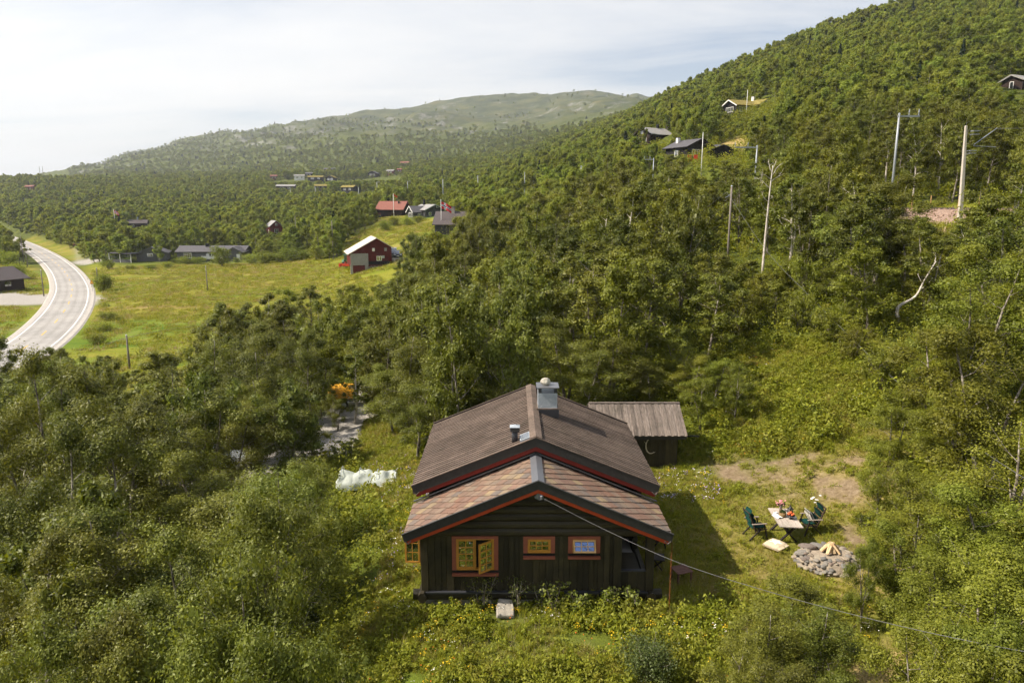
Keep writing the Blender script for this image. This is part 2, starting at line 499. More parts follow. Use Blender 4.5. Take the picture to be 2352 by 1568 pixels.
def m_leaf(name, cols, trans=0.35, rough=0.5, spec=0.35, tint_var=0.3):
    """leaves: tone differs from leaf to leaf and from plant to plant, light passes through"""
    t = NT(name).set(rough, spec)
    g = t.new('ShaderNodeNewGeometry'); oi = t.new('ShaderNodeObjectInfo')
    r = t.ramp(g.outputs['Random Per Island'], [(0.0, cols[0]), (0.55, cols[1]), (1.0, cols[2])])
    hs = t.new('ShaderNodeHueSaturation')
    mr = t.new('ShaderNodeMapRange'); mr.inputs['To Min'].default_value = 0.494; mr.inputs['To Max'].default_value = 0.524
    t.lk(oi.outputs['Random'], mr.inputs['Value']); t.lk(mr.outputs[0], hs.inputs['Hue'])
    mv = t.new('ShaderNodeMapRange'); mv.inputs['To Min'].default_value = 1 - tint_var; mv.inputs['To Max'].default_value = 1 + tint_var
    fr = t.new('ShaderNodeMath', operation='MULTIPLY'); fr.inputs[1].default_value = 7.31
    f2 = t.new('ShaderNodeMath', operation='FRACT')
    t.lk(oi.outputs['Random'], fr.inputs[0]); t.lk(fr.outputs[0], f2.inputs[0]); t.lk(f2.outputs[0], mv.inputs['Value'])
    t.lk(mv.outputs[0], hs.inputs['Value'])
    t.lk(r.outputs[0], hs.inputs['Color'])
    t.lk(hs.outputs[0], t.b.inputs['Base Color'])
    tr = t.new('ShaderNodeBsdfTranslucent')
    tc_ = t.mix(1.0, hs.outputs[0], (1.35, 1.25, 0.55), 'MULTIPLY')
    t.lk(tc_.outputs[0], tr.inputs['Color'])
    ms = t.new('ShaderNodeMixShader'); ms.inputs[0].default_value = trans
    t.lk(t.b.outputs[0], ms.inputs[1]); t.lk(tr.outputs[0], ms.inputs[2])
    t.lk(ms.outputs[0], t.out.inputs['Surface'])
    return t.m
def m_glass(name, tint=(0.012, 0.014, 0.016), refl=0.35, rc=(0.9, 0.93, 0.95)):
    t = NT(name).set(0.03, 0.9)
    t.b.inputs['Base Color'].default_value = (*tint, 1)
    gl = t.new('ShaderNodeBsdfGlossy'); gl.inputs['Roughness'].default_value = 0.02; gl.inputs['Color'].default_value = (*rc, 1)
    n = t.noise(3.0, 2, 0.5, t.obj())
    bp = t.new('ShaderNodeBump'); bp.inputs['Strength'].default_value = 0.05; bp.inputs['Distance'].default_value = 0.01
    t.lk(n.outputs['Fac'], bp.inputs['Height']); t.lk(bp.outputs[0], gl.inputs['Normal'])
    ms = t.new('ShaderNodeMixShader'); ms.inputs[0].default_value = refl
    t.lk(t.b.outputs[0], ms.inputs[1]); t.lk(gl.outputs[0], ms.inputs[2])
    t.lk(ms.outputs[0], t.out.inputs['Surface'])
    return t.m

M = {}
M['log_dark'] = m_wood('dark stained wood', [(0.017, 0.014, 0.008), (0.031, 0.025, 0.012), (0.052, 0.040, 0.018)], (14, 14, 1.2), 0.62, 0.35, 0.45, 0.5, 3.0, 0.5)
M['log_dark_h'] = m_wood('dark stained logs', [(0.017, 0.014, 0.008), (0.031, 0.025, 0.012), (0.054, 0.041, 0.018)], (1.2, 14, 14), 0.6, 0.35, 0.35, 0.5)
M['barge_dark'] = m_plain('dark painted board', (0.03, 0.029, 0.027), 0.6, 0.35, 0.3, 9, bump=0.2)
M['red_orange'] = m_plain('orange red paint', (0.42, 0.055, 0.014), 0.55, 0.35, 0.12, 5)
M['red_dark'] = m_plain('dark red paint', (0.17, 0.018, 0.012), 0.6, 0.3, 0.15, 5)
M['frame_rose'] = m_plain('dull red window casing paint', (0.27, 0.083, 0.05), 0.6, 0.3, 0.12, 8)
M['ochre'] = m_plain('ochre sash paint', (0.50, 0.24, 0.035), 0.5, 0.4, 0.1, 8)
M['ochre_light'] = m_plain('pale ochre sash paint', (0.62, 0.38, 0.15), 0.5, 0.4, 0.08, 8)
M['grey_wood'] = m_wood('weathered grey board', [(0.043, 0.031, 0.024), (0.118, 0.088, 0.071), (0.225, 0.178, 0.148)], (1, 12, 12), 0.85, 0.15, 0.22, 0.6, 3.5)
M['shed_wood'] = m_wood('silver grey board', [(0.055, 0.043, 0.036), (0.15, 0.122, 0.103), (0.26, 0.22, 0.19)], (1, 10, 10), 0.85, 0.15, 0.3, 0.6, 3.5)
M['metal_grey'] = m_plain('grey sheet metal', (0.16, 0.165, 0.18), 0.42, 0.5, 0.1, 4, 0.35)
M['metal_dark'] = m_plain('dark sheet metal', (0.045, 0.047, 0.055), 0.4, 0.5, 0.15, 4, 0.2)
M['metal_pale'] = m_plain('galvanised sheet', (0.42, 0.46, 0.50), 0.45, 0.5, 0.12, 5, 0.3)
M['white'] = m_plain('white paint', (0.74, 0.73, 0.70), 0.5, 0.3, 0.06, 5)
M['glass'] = m_glass('window glass', refl=0.38)
M['glass_coated'] = m_glass('sky blue tinted glass', refl=0.5, rc=(0.30, 0.45, 0.80))  # blue of the reflected sky is put into the gloss colour
M['glass_far'] = m_glass('far window glass', (0.02, 0.025, 0.03), 0.25)
M['concrete'] = m_plain('concrete', (0.33, 0.31, 0.28), 0.9, 0.2, 0.25, 3, bump=0.3)
M['black'] = m_plain('black', (0.012, 0.012, 0.013), 0.5, 0.3, 0.2, 5)
# ------------------------------------------------------------------ zones of the land (world polygons)
YARD = [(-3.5, 5), (-4.2, 13), (-5, 18), (-4.6, 22), (-4.8, 27), (-6.5, 31), (-8.5, 37), (-9.6, 45), (-7.5, 46), (-6, 38), (-4, 33), (-2.5, 31.5),
        (4, 31.5), (8.6, 33.5), (10.5, 36), (10.8, 39), (12.5, 43), (16, 46), (20.5, 43), (21, 38.5), (19, 33), (14.8, 27), (12.4, 23.5), (11.8, 21.5), (10.3, 19), (9.6, 16), (8, 5)]
DRIVE = [(-9, 39.5), (-12, 37.5), (-17, 38.5), (-22, 42), (-20, 45), (-14, 44), (-12.6, 48), (-13, 58), (-10.8, 57), (-9.8, 48)]
def upoly(pts): return [tuple(ong(u, v)[:2]) for u, v in pts]
MEADOW = upoly([(212, 602), (262, 616), (400, 606), (560, 606), (700, 592), (770, 598), (800, 560), (880, 508), (985, 503), (1000, 520), (960, 575), (930, 640), (860, 720), (700, 780), (500, 830), (330, 900), (210, 850), (110, 840), (205, 700)])
MEADOW_L = upoly([(-60, 612), (40, 608), (85, 630), (112, 655), (108, 678), (-60, 676)])
MEADOW_L2 = upoly([(-60, 704), (112, 704), (90, 745), (50, 785), (-60, 800)])
VERGE = upoly([(70, 548), (170, 580), (180, 598), (150, 590), (90, 566), (50, 552)])
HAY = upoly([(1640, 342), (1660, 330), (1700, 316), (1712, 322), (1705, 345), (1660, 356), (1638, 356)])
CLEAR_R = upoly([(1960, 500), (2050, 482), (2290, 482), (2290, 500), (2180, 540), (2120, 600), (2000, 620)])
HOUSEGROUND = upoly([(862, 500), (900, 494), (1010, 494), (1010, 515), (900, 515), (860, 510)])
GRAVEL_L = upoly([(-60, 668), (-10, 664), (60, 676), (122, 678), (124, 696), (100, 698), (-60, 702)])
GRAVEL_R = upoly([(205, 680), (242, 682), (240, 686), (214, 690), (204, 700)])
GRAVEL_H = upoly([(172, 604), (185, 598), (260, 590), (262, 596), (205, 606)])
TRACK = upoly([(176, 600), (186, 598), (181, 570), (174, 560), (169, 562)])
DRY = [(8.2, 21.5), (7.6, 24), (8.2, 28), (10, 29.2), (12.4, 29.5), (15, 31.5), (18, 34), (18.5, 31.5), (15.5, 28), (13.6, 25.5), (12.6, 23.2), (11.8, 20.8), (9.5, 20)]
DIRT = [(8.6, 30.6), (10.2, 32.2), (12.0, 31.4), (14.6, 30.4), (15.6, 28.6), (14.2, 26.3), (13.2, 24.4), (12.4, 22.6), (11.9, 23.4), (12.6, 25.8), (11.9, 27.6), (10.2, 29.2)]
DRY2 = [(9.0, 17.4), (8.4, 15.8), (9.0, 14.0), (10.6, 15.0), (10.9, 17.2)]

def soft(px, py, poly, width):
    """1 inside, fading to 0 outside over width"""
    ins = inpoly(px, py, poly)
    d, _ = polydist(px, py, list(poly) + [poly[0]])
    return np.where(ins, 1.0, np.clip(1 - d / width, 0, 1))

# ------------------------------------------------------------------ ground sheet
fr = np.linspace(R(-47), R(47), 430)
bk = np.linspace(R(47), R(313), 40)[1:-1]
PH = np.concatenate([fr, bk])
RR = np.exp(np.concatenate([np.linspace(math.log(2.0), math.log(14.0), 30)[:-1], np.linspace(math.log(14.0), math.log(60.0), 130)[:-1], np.linspace(math.log(60.0), math.log(1300.0), 150)[:-1], np.linspace(math.log(1300.0), math.log(3400.0), 150)[:-1], np.linspace(math.log(3400.0), math.log(11000.0), 24)]))
pp, rr_ = np.meshgrid(PH, RR, indexing='ij')
GX, GY = rr_ * np.sin(pp), rr_ * np.cos(pp)
GZ = hgt(GX, GY)
nP, nR = GX.shape
V = np.stack([GX, GY, GZ], -1).reshape(-1, 3)
V = np.vstack([V, [[0, 0, float(GZ[:, 0].mean())]]])
i, j = np.meshgrid(np.arange(nP), np.arange(nR - 1), indexing='ij')
i2 = (i + 1) % nP
F = np.stack([i * nR + j, i * nR + j + 1, i2 * nR + j + 1, i2 * nR + j], -1).reshape(-1, 4)
fx, fy = GX.ravel(), GY.ravel()
nz1 = fbm(fx / 3.0, fy / 3.0, 41, 4)
mead = np.maximum.reduce([soft(fx, fy, MEADOW, 6), soft(fx, fy, MEADOW_L, 6), soft(fx, fy, MEADOW_L2, 6), soft(fx, fy, CLEAR_R, 3), 0.8 * soft(fx, fy, HOUSEGROUND, 8), soft(fx, fy, VERGE, 4)])
near = 0.55 * soft(fx, fy, YARD, 2.0)
dryz = np.clip(np.maximum.reduce([soft(fx, fy, DRY, 1.6) * (0.60 + 0.9 * nz1), soft(fx, fy, DRY2, 1.2), soft(fx, fy, HAY, 4)]), 0, 1)
grav = np.maximum.reduce([soft(fx, fy, DRIVE, 0.8), soft(fx, fy, GRAVEL_L, 2), soft(fx, fy, GRAVEL_R, 2), soft(fx, fy, GRAVEL_H, 3), 0.30 * soft(fx, fy, TRACK, 0.8)])
dirt = np.clip(soft(fx, fy, DIRT, 1.0) * (0.30 + 1.5 * fbm(fx / 1.1, fy / 1.1, 77, 3)), 0, 1)
rr1 = np.hypot(fx, fy)
gz = GZ.ravel()
alp = np.clip((gz / np.maximum(rr1, 1) - 0.075 + 0.02 * fbm(fx / 260, fy / 260, 55, 4)) / 0.03, 0, 1) * np.clip((rr1 - 1300) / 500, 0, 1)
zoneA = np.stack([np.clip(np.maximum(mead, near), 0, 1), np.clip(dryz, 0, 1), np.clip(grav, 0, 1), np.clip(dirt, 0, 1)], -1)
zoneA = np.vstack([zoneA, [[0, 0, 0, 0]]])
alp = np.append(alp, 0)

def mat_ground():
    t = NT('ground').set(0.95, 0.1)
    P = t.pos()
    at_ = t.new('ShaderNodeAttribute', attribute_name='zone')
    sp = t.new('ShaderNodeSeparateColor'); t.lk(at_.outputs['Color'], sp.inputs[0])
    al = t.new('ShaderNodeAttribute', attribute_name='alpine')
    n_big = t.noise(0.035, 6, 0.6, P); n_mid = t.noise(0.35, 6, 0.65, P); n_fine = t.noise(5.0, 6, 0.7, P)
    stretch = t.mapped(P, (0.05, 0.16, 0.1), (0, 0, R(12)))
    n_str = t.noise(1.0, 6, 0.65, stretch)
    forest = t.ramp(n_mid.outputs['Fac'], [(0.3, (0.035, 0.045, 0.010)), (0.55, (0.085, 0.102, 0.016)), (0.75, (0.140, 0.148, 0.027))])
    meadow = t.ramp(n_str.outputs['Fac'], [(0.30, (0.100, 0.130, 0.012)), (0.45, (0.180, 0.198, 0.017)), (0.57, (0.240, 0.222, 0.030)), (0.70, (0.262, 0.205, 0.072))])
    n_pat = t.noise(1.0, 5, 0.6, t.mapped(P, (0.022, 0.05, 0.03), (0, 0, R(-14))))
    pat = t.ramp(n_pat.outputs['Fac'], [(0.36, (0.62, 0.86, 0.75)), (0.48, (1, 1, 1)), (0.60, (1.0, 0.93, 1.05)), (0.70, (1.05, 0.88, 1.7))])
    meadow = t.mix(1.0, meadow.outputs[0], pat.outputs[0], 'MULTIPLY')
    md2 = t.mix(0.5, meadow.outputs[0], t.ramp(n_fine.outputs['Fac'], [(0.3, (0.35, 0.36, 0.34)), (0.7, (1.35, 1.35, 1.3))]).outputs[0], 'MULTIPLY')
    c1 = t.mix(sp.outputs[0], forest.outputs[0], md2.outputs[0])
    dry = t.ramp(n_fine.outputs['Fac'], [(0.3, (0.20, 0.15, 0.055)), (0.55, (0.36, 0.27, 0.11)), (0.8, (0.50, 0.39, 0.19))])
    c2 = t.mix(sp.outputs[1], c1.outputs[0], dry.outputs[0])
    dirt_ = t.ramp(n_fine.outputs['Fac'], [(0.3, (0.13, 0.09, 0.05)), (0.55, (0.24, 0.178, 0.11)), (0.8, (0.37, 0.29, 0.20))])
    c3 = t.mix(at_.outputs['Alpha'], c2.outputs[0], dirt_.outputs[0])
    grav_ = t.ramp(n_fine.outputs['Fac'], [(0.3, (0.27, 0.25, 0.225)), (0.7, (0.43, 0.405, 0.37))])
    c4 = t.mix(sp.outputs[2], c3.outputs[0], grav_.outputs[0])
    # bare fell: heath, moss and rock that shows on steep faces
    ab = t.noise(0.016, 9, 0.72, P)
    heath = t.ramp(ab.outputs['Fac'], [(0.36, (0.030, 0.042, 0.016)), (0.48, (0.056, 0.068, 0.024)), (0.58, (0.085, 0.09, 0.032)), (0.68, (0.125, 0.112, 0.044))])
    c5 = t.mix(al.outputs['Fac'], c4.outputs[0], heath.outputs[0])
    ge = t.new('ShaderNodeNewGeometry')
    sn = t.new('ShaderNodeSeparateXYZ'); t.lk(ge.outputs['Normal'], sn.inputs[0])
    rk = t.noise(0.02, 8, 0.7, P)
    mr = t.new('ShaderNodeMapRange'); mr.inputs['From Min'].default_value = 0.615; mr.inputs['From Max'].default_value = 0.66
    t.lk(rk.outputs['Fac'], mr.inputs['Value'])
    ds = t.new('ShaderNodeVectorMath', operation='LENGTH'); t.lk(P, ds.inputs[0])
    fm = t.new('ShaderNodeMapRange'); fm.inputs['From Min'].default_value = 1200; fm.inputs['From Max'].default_value = 1700
    t.lk(ds.outputs['Value'], fm.inputs['Value'])
    sl = t.new('ShaderNodeMapRange'); sl.inputs['From Min'].default_value = 0.92; sl.inputs['From Max'].default_value = 0.84
    t.lk(sn.outputs['Z'], sl.inputs['Value'])
    sl2 = t.new('ShaderNodeMath', operation='MULTIPLY'); t.lk(sl.outputs[0], sl2.inputs[0])
    rk2 = t.ramp(t.noise(0.05, 6, 0.7, P).outputs['Fac'], [(0.46, (0, 0, 0)), (0.60, (1, 1, 1))]); t.lk(rk2.outputs[0], sl2.inputs[1])
    mxr = t.new('ShaderNodeMath', operation='MAXIMUM'); t.lk(sl2.outputs[0], mxr.inputs[0]); t.lk(mr.outputs[0], mxr.inputs[1])
    rm = t.new('ShaderNodeMath', operation='MULTIPLY'); t.lk(mxr.outputs[0], rm.inputs[0]); t.lk(fm.outputs[0], rm.inputs[1])
    rock = t.ramp(t.noise(0.15, 6, 0.7, P).outputs['Fac'], [(0.3, (0.09, 0.088, 0.08)), (0.7, (0.29, 0.28, 0.26))])
    c6 = t.mix(rm.outputs[0], c5.outputs[0], rock.outputs[0])
    t.lk(c6.outputs[0], t.b.inputs['Base Color'])
    t.bump(n_fine.outputs['Fac'], 0.8, 0.12)
    return t.m
gme = np_mesh('ground', V, F, [mat_ground()], smooth=True)
gme.attributes.new('zone', 'FLOAT_COLOR', 'POINT').data.foreach_set('color', zoneA.astype(np.float32).ravel())
gme.attributes.new('alpine', 'FLOAT', 'POINT').data.foreach_set('value', alp.astype(np.float32))
ground = link('ground', gme)
tag(ground, 'grassy valley floor rising to a wooded hillside and bare fell', 'ground', kind='structure')

# ------------------------------------------------------------------ road
def strip(path, zs, offs, dz=0.0):
    """ribbon of quads between lateral offsets offs along a path"""
    P = []
    for k, p in enumerate(path):
        a = path[max(k - 1, 0)]; b = path[min(k + 1, len(path) - 1)]
        d = Vector((b.x - a.x, b.y - a.y, 0)).normalized()
        n = Vector((d.y, -d.x, 0))
        for o, e in offs:
            P.append((p.x + n.x * o, p.y + n.y * o, zs[k] + e + dz))
    m = len(offs); Fc = []
    for k in range(len(path) - 1):
        for q in range(m - 1):
            Fc.append((k * m + q, k * m + q + 1, (k + 1) * m + q + 1, (k + 1) * m + q))
    return P, Fc
def resample(path, zs, step):
    P = [Vector((p.x, p.y, z)) for p, z in zip(path, zs)]
    out = [P[0]]; acc = 0.0
    for a, b in zip(P[:-1], P[1:]):
        L = (b - a).length; t = step - acc
        while t <= L:
            out.append(a.lerp(b, t / L)); t += step
        acc = (acc + L) % step
    return out
RP = resample(ROAD, ROADZ, 2.0)
RPZ = [p.z for p in RP]
t = NT('asphalt').set(0.8, 0.25)
n = t.noise(1.2, 6, 0.65, t.pos()); n2 = t.noise(0.12, 4, 0.6, t.pos())
ra = t.ramp(n.outputs['Fac'], [(0.3, (0.30, 0.288, 0.272)), (0.7, (0.385, 0.37, 0.35))])
rb = t.ramp(n2.outputs['Fac'], [(0.35, (0.85, 0.85, 0.85)), (0.65, (1.1, 1.09, 1.08))])
mm = t.mix(1.0, ra.outputs[0], rb.outputs[0], 'MULTIPLY')
wa = t.new('ShaderNodeAttribute', attribute_name='wear')
mm = t.mix(wa.outputs['Fac'], mm.outputs[0], t.mix(1.0, mm.outputs[0], (0.80, 0.79, 0.78), 'MULTIPLY').outputs[0])
t.lk(mm.outputs[0], t.b.inputs['Base Color'])
t.bump(n.outputs['Fac'], 0.2, 0.02)
M['asphalt'] = t.m
M['gravel'] = m_plain('pale gravel', (0.40, 0.37, 0.335), 0.95, 0.1, 0.25, 2.5, bump=0.4)
M['paint_white'] = m_plain('white road paint', (0.80, 0.79, 0.76), 0.6, 0.3, 0.1, 1.0)
M['paint_yellow'] = m_plain('yellow road paint', (0.68, 0.40, 0.04), 0.6, 0.3, 0.1, 1.0)
P, Fc = strip(RP, RPZ, [(-5.0, -0.45), (-4.1, 0.02), (4.1, 0.02), (5.0, -0.45)])
road = empty('road', (0, 0, 0))
tag(road, 'pale two-lane country road bending through the valley', 'road', kind='structure')
o = MB().add(P, Fc).build('gravel_shoulder', M['gravel'], road)
LAT = [-3.4, -2.9, -2.35, -1.9, -1.45, -0.95, -0.45, 0, 0.45, 0.95, 1.45, 1.9, 2.35, 2.9, 3.4]
P, Fc = strip(RP, RPZ, [(a_, 0.09 - 0.04 * abs(a_) / 3.4) for a_ in LAT])
o = MB().add(P, Fc).build('carriageway', M['asphalt'], road)
wear = [1.0 if abs(abs(a_) - 1.45) < .1 and False else (0.9 if abs(a_) in (2.35, 0.95) else 0.15) for a_ in LAT] * len(RP)
o.data.attributes.new('wear', 'FLOAT', 'POINT').data.foreach_set('value', np.array(wear, np.float32))
for s in (-1, 1):
    P, Fc = strip(RP, RPZ, [(s * 3.0 - 0.075, 0.066), (s * 3.0 + 0.075, 0.066)])
    MB().add(P, Fc).build('edge_line', M['paint_white'], road)
k = 0
while k + 2 < len(RP):
    seg = RP[k:k + 3]
    P, Fc = strip(seg, [p.z for p in seg], [(-0.08, 0.097), (0.08, 0.097)])
    MB().add(P, Fc).build('centre_dash', M['paint_yellow'], road)
    k += 6

# ------------------------------------------------------------------ railway on its ballast bank
M['ballast'] = m_plain('railway ballast', (0.27, 0.19, 0.15), 0.95, 0.1, 0.5, 5.0, bump=0.9)
M['rail_steel'] = m_plain('rail steel', (0.15, 0.12, 0.11), 0.45, 0.5, 0.2, 5, 0.6)
M['sleeper'] = m_plain('concrete sleeper', (0.32, 0.29, 0.26), 0.9, 0.1, 0.2, 5)
RLP = [p for p in resample(RAIL, [RAIL_Z] * len(RAIL), 1.5) if p.y < 140]
rz_ = [RAIL_Z] * len(RLP)
rail = tag(empty('railway_track'), 'single railway track on reddish ballast bank above the wood', 'railway', kind='structure')
P, Fc = strip(RLP, rz_, [(-4.6, -1.9), (-1.7, -0.16), (1.7, -0.16), (4.6, -1.9)])
MB().add(P, Fc).build('ballast_bank', M['ballast'], rail)
for s in (-1, 1):
    P, Fc = strip(RLP, rz_, [(s * 0.75 - 0.04, -0.16), (s * 0.75 - 0.035, 0.03), (s * 0.75 + 0.035, 0.03), (s * 0.75 + 0.04, -0.16)])
    MB().add(P, Fc).build('rail', M['rail_steel'], rail)
# loose stones of the bank, as many small chips
B = MB()
for p in RLP:
    if p.x > 75 or p.y > 92: continue
    for q in range(60):
        o_ = random.choice((-1, 1)) * random.uniform(1.5, 4.4)
        zz = RAIL_Z - 0.16 - max(0, (abs(o_) - 1.7)) * 0.6
        c = Vector((p.x + random.uniform(-.8, .8), p.y + o_ * (1 if True else 0), zz))
        d_, t_ = polydist(np.array(c.x), np.array(c.y), RAILXY)
        d_ = float(d_)
        if d_ > 4.4: continue
        c.z = RAIL_Z - 0.16 - max(0, d_ - 1.7) * 0.6 + 0.02
        B.box(c, (random.uniform(.07, .17), random.uniform(.07, .17), random.uniform(.06, .13)), Euler((random.random() * 3, random.random() * 3, random.random() * 3)).to_matrix())
M['chips'] = m_plain('broken ballast stone', (0.33, 0.225, 0.17), 0.95, 0.1, 0.5, 14.0)
st = B.build('ballast_stones', M['chips'], rail)
st['kind'] = 'stuff'
# ------------------------------------------------------------------ the dark timber cabin
CAB = Vector((0.75, 20.09, -12.0))
cab = thing('timber_cabin', 'dark brown timber cabin with low gable, slate front roof and boarded rear roof', 'cabin', CAB)
HW = 3.48                       # half width of walls
PA = math.atan2(1.64, 3.92)     # pitch of the front roof
PM = math.atan2(1.59, 3.92)
# stone and concrete footing
B = MB(); B.box((0, 4.0, -0.15), (6.8, 7.8, 1.1)); B.build('foundation', M['concrete'], cab)
# inner shell behind the cladding so that nothing shows through (porch corner at the right is left open)
B = MB()
zt = 2.15
B.box((-0.47, 0.45 + 3.75, 1.35), (5.85, 7.3, 1.9))
B.box((3.0, 3.9 + 1.9, 1.35), (0.95, 3.8, 1.9))
B.build('inner_wall', M['log_dark'], cab)
B = MB(); B.box((3.0, 1.3, 0.42), (0.94, 2.2, 0.05)); B.build('porch_floor', M['log_dark_h'], cab)
# sill logs
def log(name, a, b, r=0.12, mat='log_dark_h', parent=cab, flat=0.8):
    a, b = Vector(a), Vector(b)
    L = (b - a).length
    B = MB()
    n = 8
    pr = [(math.cos(2 * math.pi * k / n + .39) * r, math.sin(2 * math.pi * k / n + .39) * r) for k in range(n)]
    B.prism(pr, -L / 2, L / 2, lambda p, t: Vector((t, p[0] * flat, p[1])))
    o = B.build(name, M[mat], parent, bevel=0)
    o.location = (a + b) / 2
    o.rotation_euler = (b - a).to_track_quat('X', 'Z').to_euler()
    return o
log('sill_log', (-3.75, 0.02, 0.30), (3.8, 0.02, 0.30), 0.17)
log('sill_log', (-3.45, -0.28, 0.33), (-3.45, 7.7, 0.33), 0.17)
log('sill_log', (3.45, -0.28, 0.33), (3.45, 7.7, 0.33), 0.17)
B = MB(); B.box((-0.1, -0.075, 0.425), (6.9, 0.16, 0.05)); B.build('drip_board', M['metal_dark'], cab)
# corner posts
B = MB()
for nm, x, w in (('corner_post', -3.38, 0.22), ('corner_post', 3.40, 0.24), ('door_post', 2.42, 0.24)):
    B = MB(); B.box((0, 0, 0.9), (w, 0.24, 1.8)); o = B.build(nm, M['log_dark'], cab, bevel=0.012); o.location = (x, 0.02, 0.44)
# vertical planks of the front wall, one by one, cut round the windows
WIN = [(-2.55, -1.16, 1.14, 2.23), (-0.41, 0.536, 1.69, 2.22), (0.93, 1.89, 1.69, 2.22)]
_pl = {}
def plank(x0, x1, z0, z1, y, mat='log_dark'):
    w, h = x1 - x0 - 0.012, z1 - z0
    key = (round(w, 2), round(h, 2), mat)
    if key not in _pl:
        B = MB(); B.box((0, 0, 0), (w, 0.035, h)); _pl[key] = B.mesh('plank', M[mat])
        o = link('plank', _pl[key], cab)
    else:
        o = link('plank', _pl[key], cab)
    o.location = ((x0 + x1) / 2, y, (z0 + z1) / 2)
    return o
x = -3.27
random.seed(5)
kk = 0
_edges = sorted([q for W_ in WIN for q in (W_[0] + .06, W_[1] - .06)] + [2.30])
while x < 2.28:
    w = random.choice((0.15, 0.18, 0.2, 0.22))
    nx_ = min(q for q in _edges if q > x + 1e-4)
    x1 = nx_ if x + w > nx_ - .09 else x + w
    spans = [(0.44, 2.24)]
    for a, b, c, d in WIN:
        if x1 > a + 0.08 and x < b - 0.08:
            spans = [(0.44, c - 0.17)]
    for z0, z1 in spans:
        plank(x, x1, z0, z1, -0.02 - (0.016 if kk % 2 else 0.0))
    x = x1; kk += 1
for k, (x0, x1) in enumerate(((2.54, 2.76), (2.76, 3.02), (3.02, 3.28))):
    plank(x0, x1, 0.44, 1.10, -0.02 - 0.012 * (k % 2))
B = MB(); B.box((2.91, -0.04, 1.115), (0.76, 0.14, 0.035)); B.build('porch_rail', M['metal_dark'], cab)
# side wall logs
for k in range(8):
    for s in (-1, 1):
        if s < 0:
            log('wall_log', (s * 3.42, 0.14, 0.56 + k * 0.235), (s * 3.42, 7.6, 0.56 + k * 0.235), 0.125)
        else:
            log('wall_log', (s * 3.42, 2.6, 0.56 + k * 0.235), (s * 3.42, 7.6, 0.56 + k * 0.235), 0.125)
# beam over the windows and gable logs up to the roof
log('tie_beam', (-3.5, 0.0, 2.33), (3.52, 0.0, 2.33), 0.125)
for k in range(1, 8):
    z = 2.33 + 0.235 * k
    hw = (4.17 - 0.22 - z) / math.tan(PA)
    if hw < 0.25: break
    log('gable_log', (-hw, 0.02 - 0.01 * (k % 2), z), (hw, 0.02 - 0.01 * (k % 2), z), 0.125)

def sash(parent, w, h, nx, ny, mat, name='sash', glass='glass'):
    """window sash with bars and single panes; local origin at hinge point, width along +x"""
    B = MB()
    s = 0.045
    B.box((s / 2, 0, h / 2), (s, 0.05, h)); B.box((w - s / 2, 0, h / 2), (s, 0.05, h))
    B.box((w / 2, 0.001, s / 2 + 0.003), (w - 2 * s, 0.048, s + 0.006)); B.box((w / 2, 0.001, h - s / 2), (w - 2 * s, 0.048, s))
    iw, ih = w - 2 * s, h - 2 * s
    for k in range(1, nx):
        B.box((s + iw * k / nx, -0.003, h / 2), (0.022, 0.036, ih))
    for k in range(1, ny):
        B.box((w / 2, -0.005, s + ih * k / ny), (iw, 0.036, 0.022))
    o = B.build(name, mat, parent)
    for a in range(nx):
        for b in range(ny):
            B = MB(); B.box((0, 0, 0), (iw / nx - 0.023, 0.008, ih / ny - 0.023))
            p = B.build('pane', M[glass], o)
            p.location = (s + iw * (a + .5) / nx, 0.004, s + ih * (b + .5) / ny)
            p.rotation_euler = (R(random.uniform(-.7, .7)), 0, R(random.uniform(-.7, .7)))
    return o
def casing(parent, x0, x1, z0, z1, y, c=0.13):
    w = empty('window', (0, 0, 0)); w.parent = parent
    B = MB(); B.box(((x0 + c / 2), y, (z0 + z1) / 2), (c, 0.045, z1 - z0)); B.box((x1 - c / 2, y, (z0 + z1) / 2), (c, 0.045, z1 - z0))
    B.box(((x0 + x1) / 2, y - 0.003, z1 - c * .32), (x1 - x0, 0.045, c * .65)); B.build('casing', M['frame_rose'], w)
    B = MB(); B.box(((x0 + x1) / 2, y - 0.05, z0 - 0.125), (x1 - x0 + .01, 0.10, 0.075)); B.build('sill', M['frame_rose'], w)
    B = MB(); B.box(((x0 + x1) / 2, y + 0.005, z0 - 0.05), (x1 - x0, 0.03, 0.07)); B.build('apron', M['black'], w)
    # frame in the opening and the dark room behind
    ix0, ix1, iz0, iz1 = x0 + c, x1 - c, z0 + 0.02, z1 - c * .65
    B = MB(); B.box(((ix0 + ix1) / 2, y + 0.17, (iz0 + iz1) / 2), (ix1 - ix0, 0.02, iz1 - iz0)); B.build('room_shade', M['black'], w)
    B = MB()
    for q in (ix0 + .012, ix1 - .012): B.box((q, y + 0.03, (iz0 + iz1) / 2), (0.025, 0.12, iz1 - iz0))
    B.box(((ix0 + ix1) / 2, y + 0.03, iz1 - .012), (ix1 - ix0 - .05, 0.12, 0.025)); B.box(((ix0 + ix1) / 2, y + 0.02, iz0 + .012), (ix1 - ix0 - .05, 0.14, 0.025))
    B.build('frame', M['ochre'], w)
    return w, (ix0 + .027, ix1 - .027, iz0 + .027, iz1 - .027)
w, (a, b, c, d) = casing(cab, *WIN[0], -0.06)
mid = (a + b) / 2
s1 = sash(w, mid - a - .02, d - c, 2, 4, M['ochre']); s1.location = (a, -0.05, c)
B = MB(); B.box((mid, -0.03, (c + d) / 2), (0.05, 0.06, d - c)); B.build('mullion', M['ochre'], w)
s2 = sash(w, mid - a - .02, d - c, 2, 4, M['ochre'], 'open_sash')
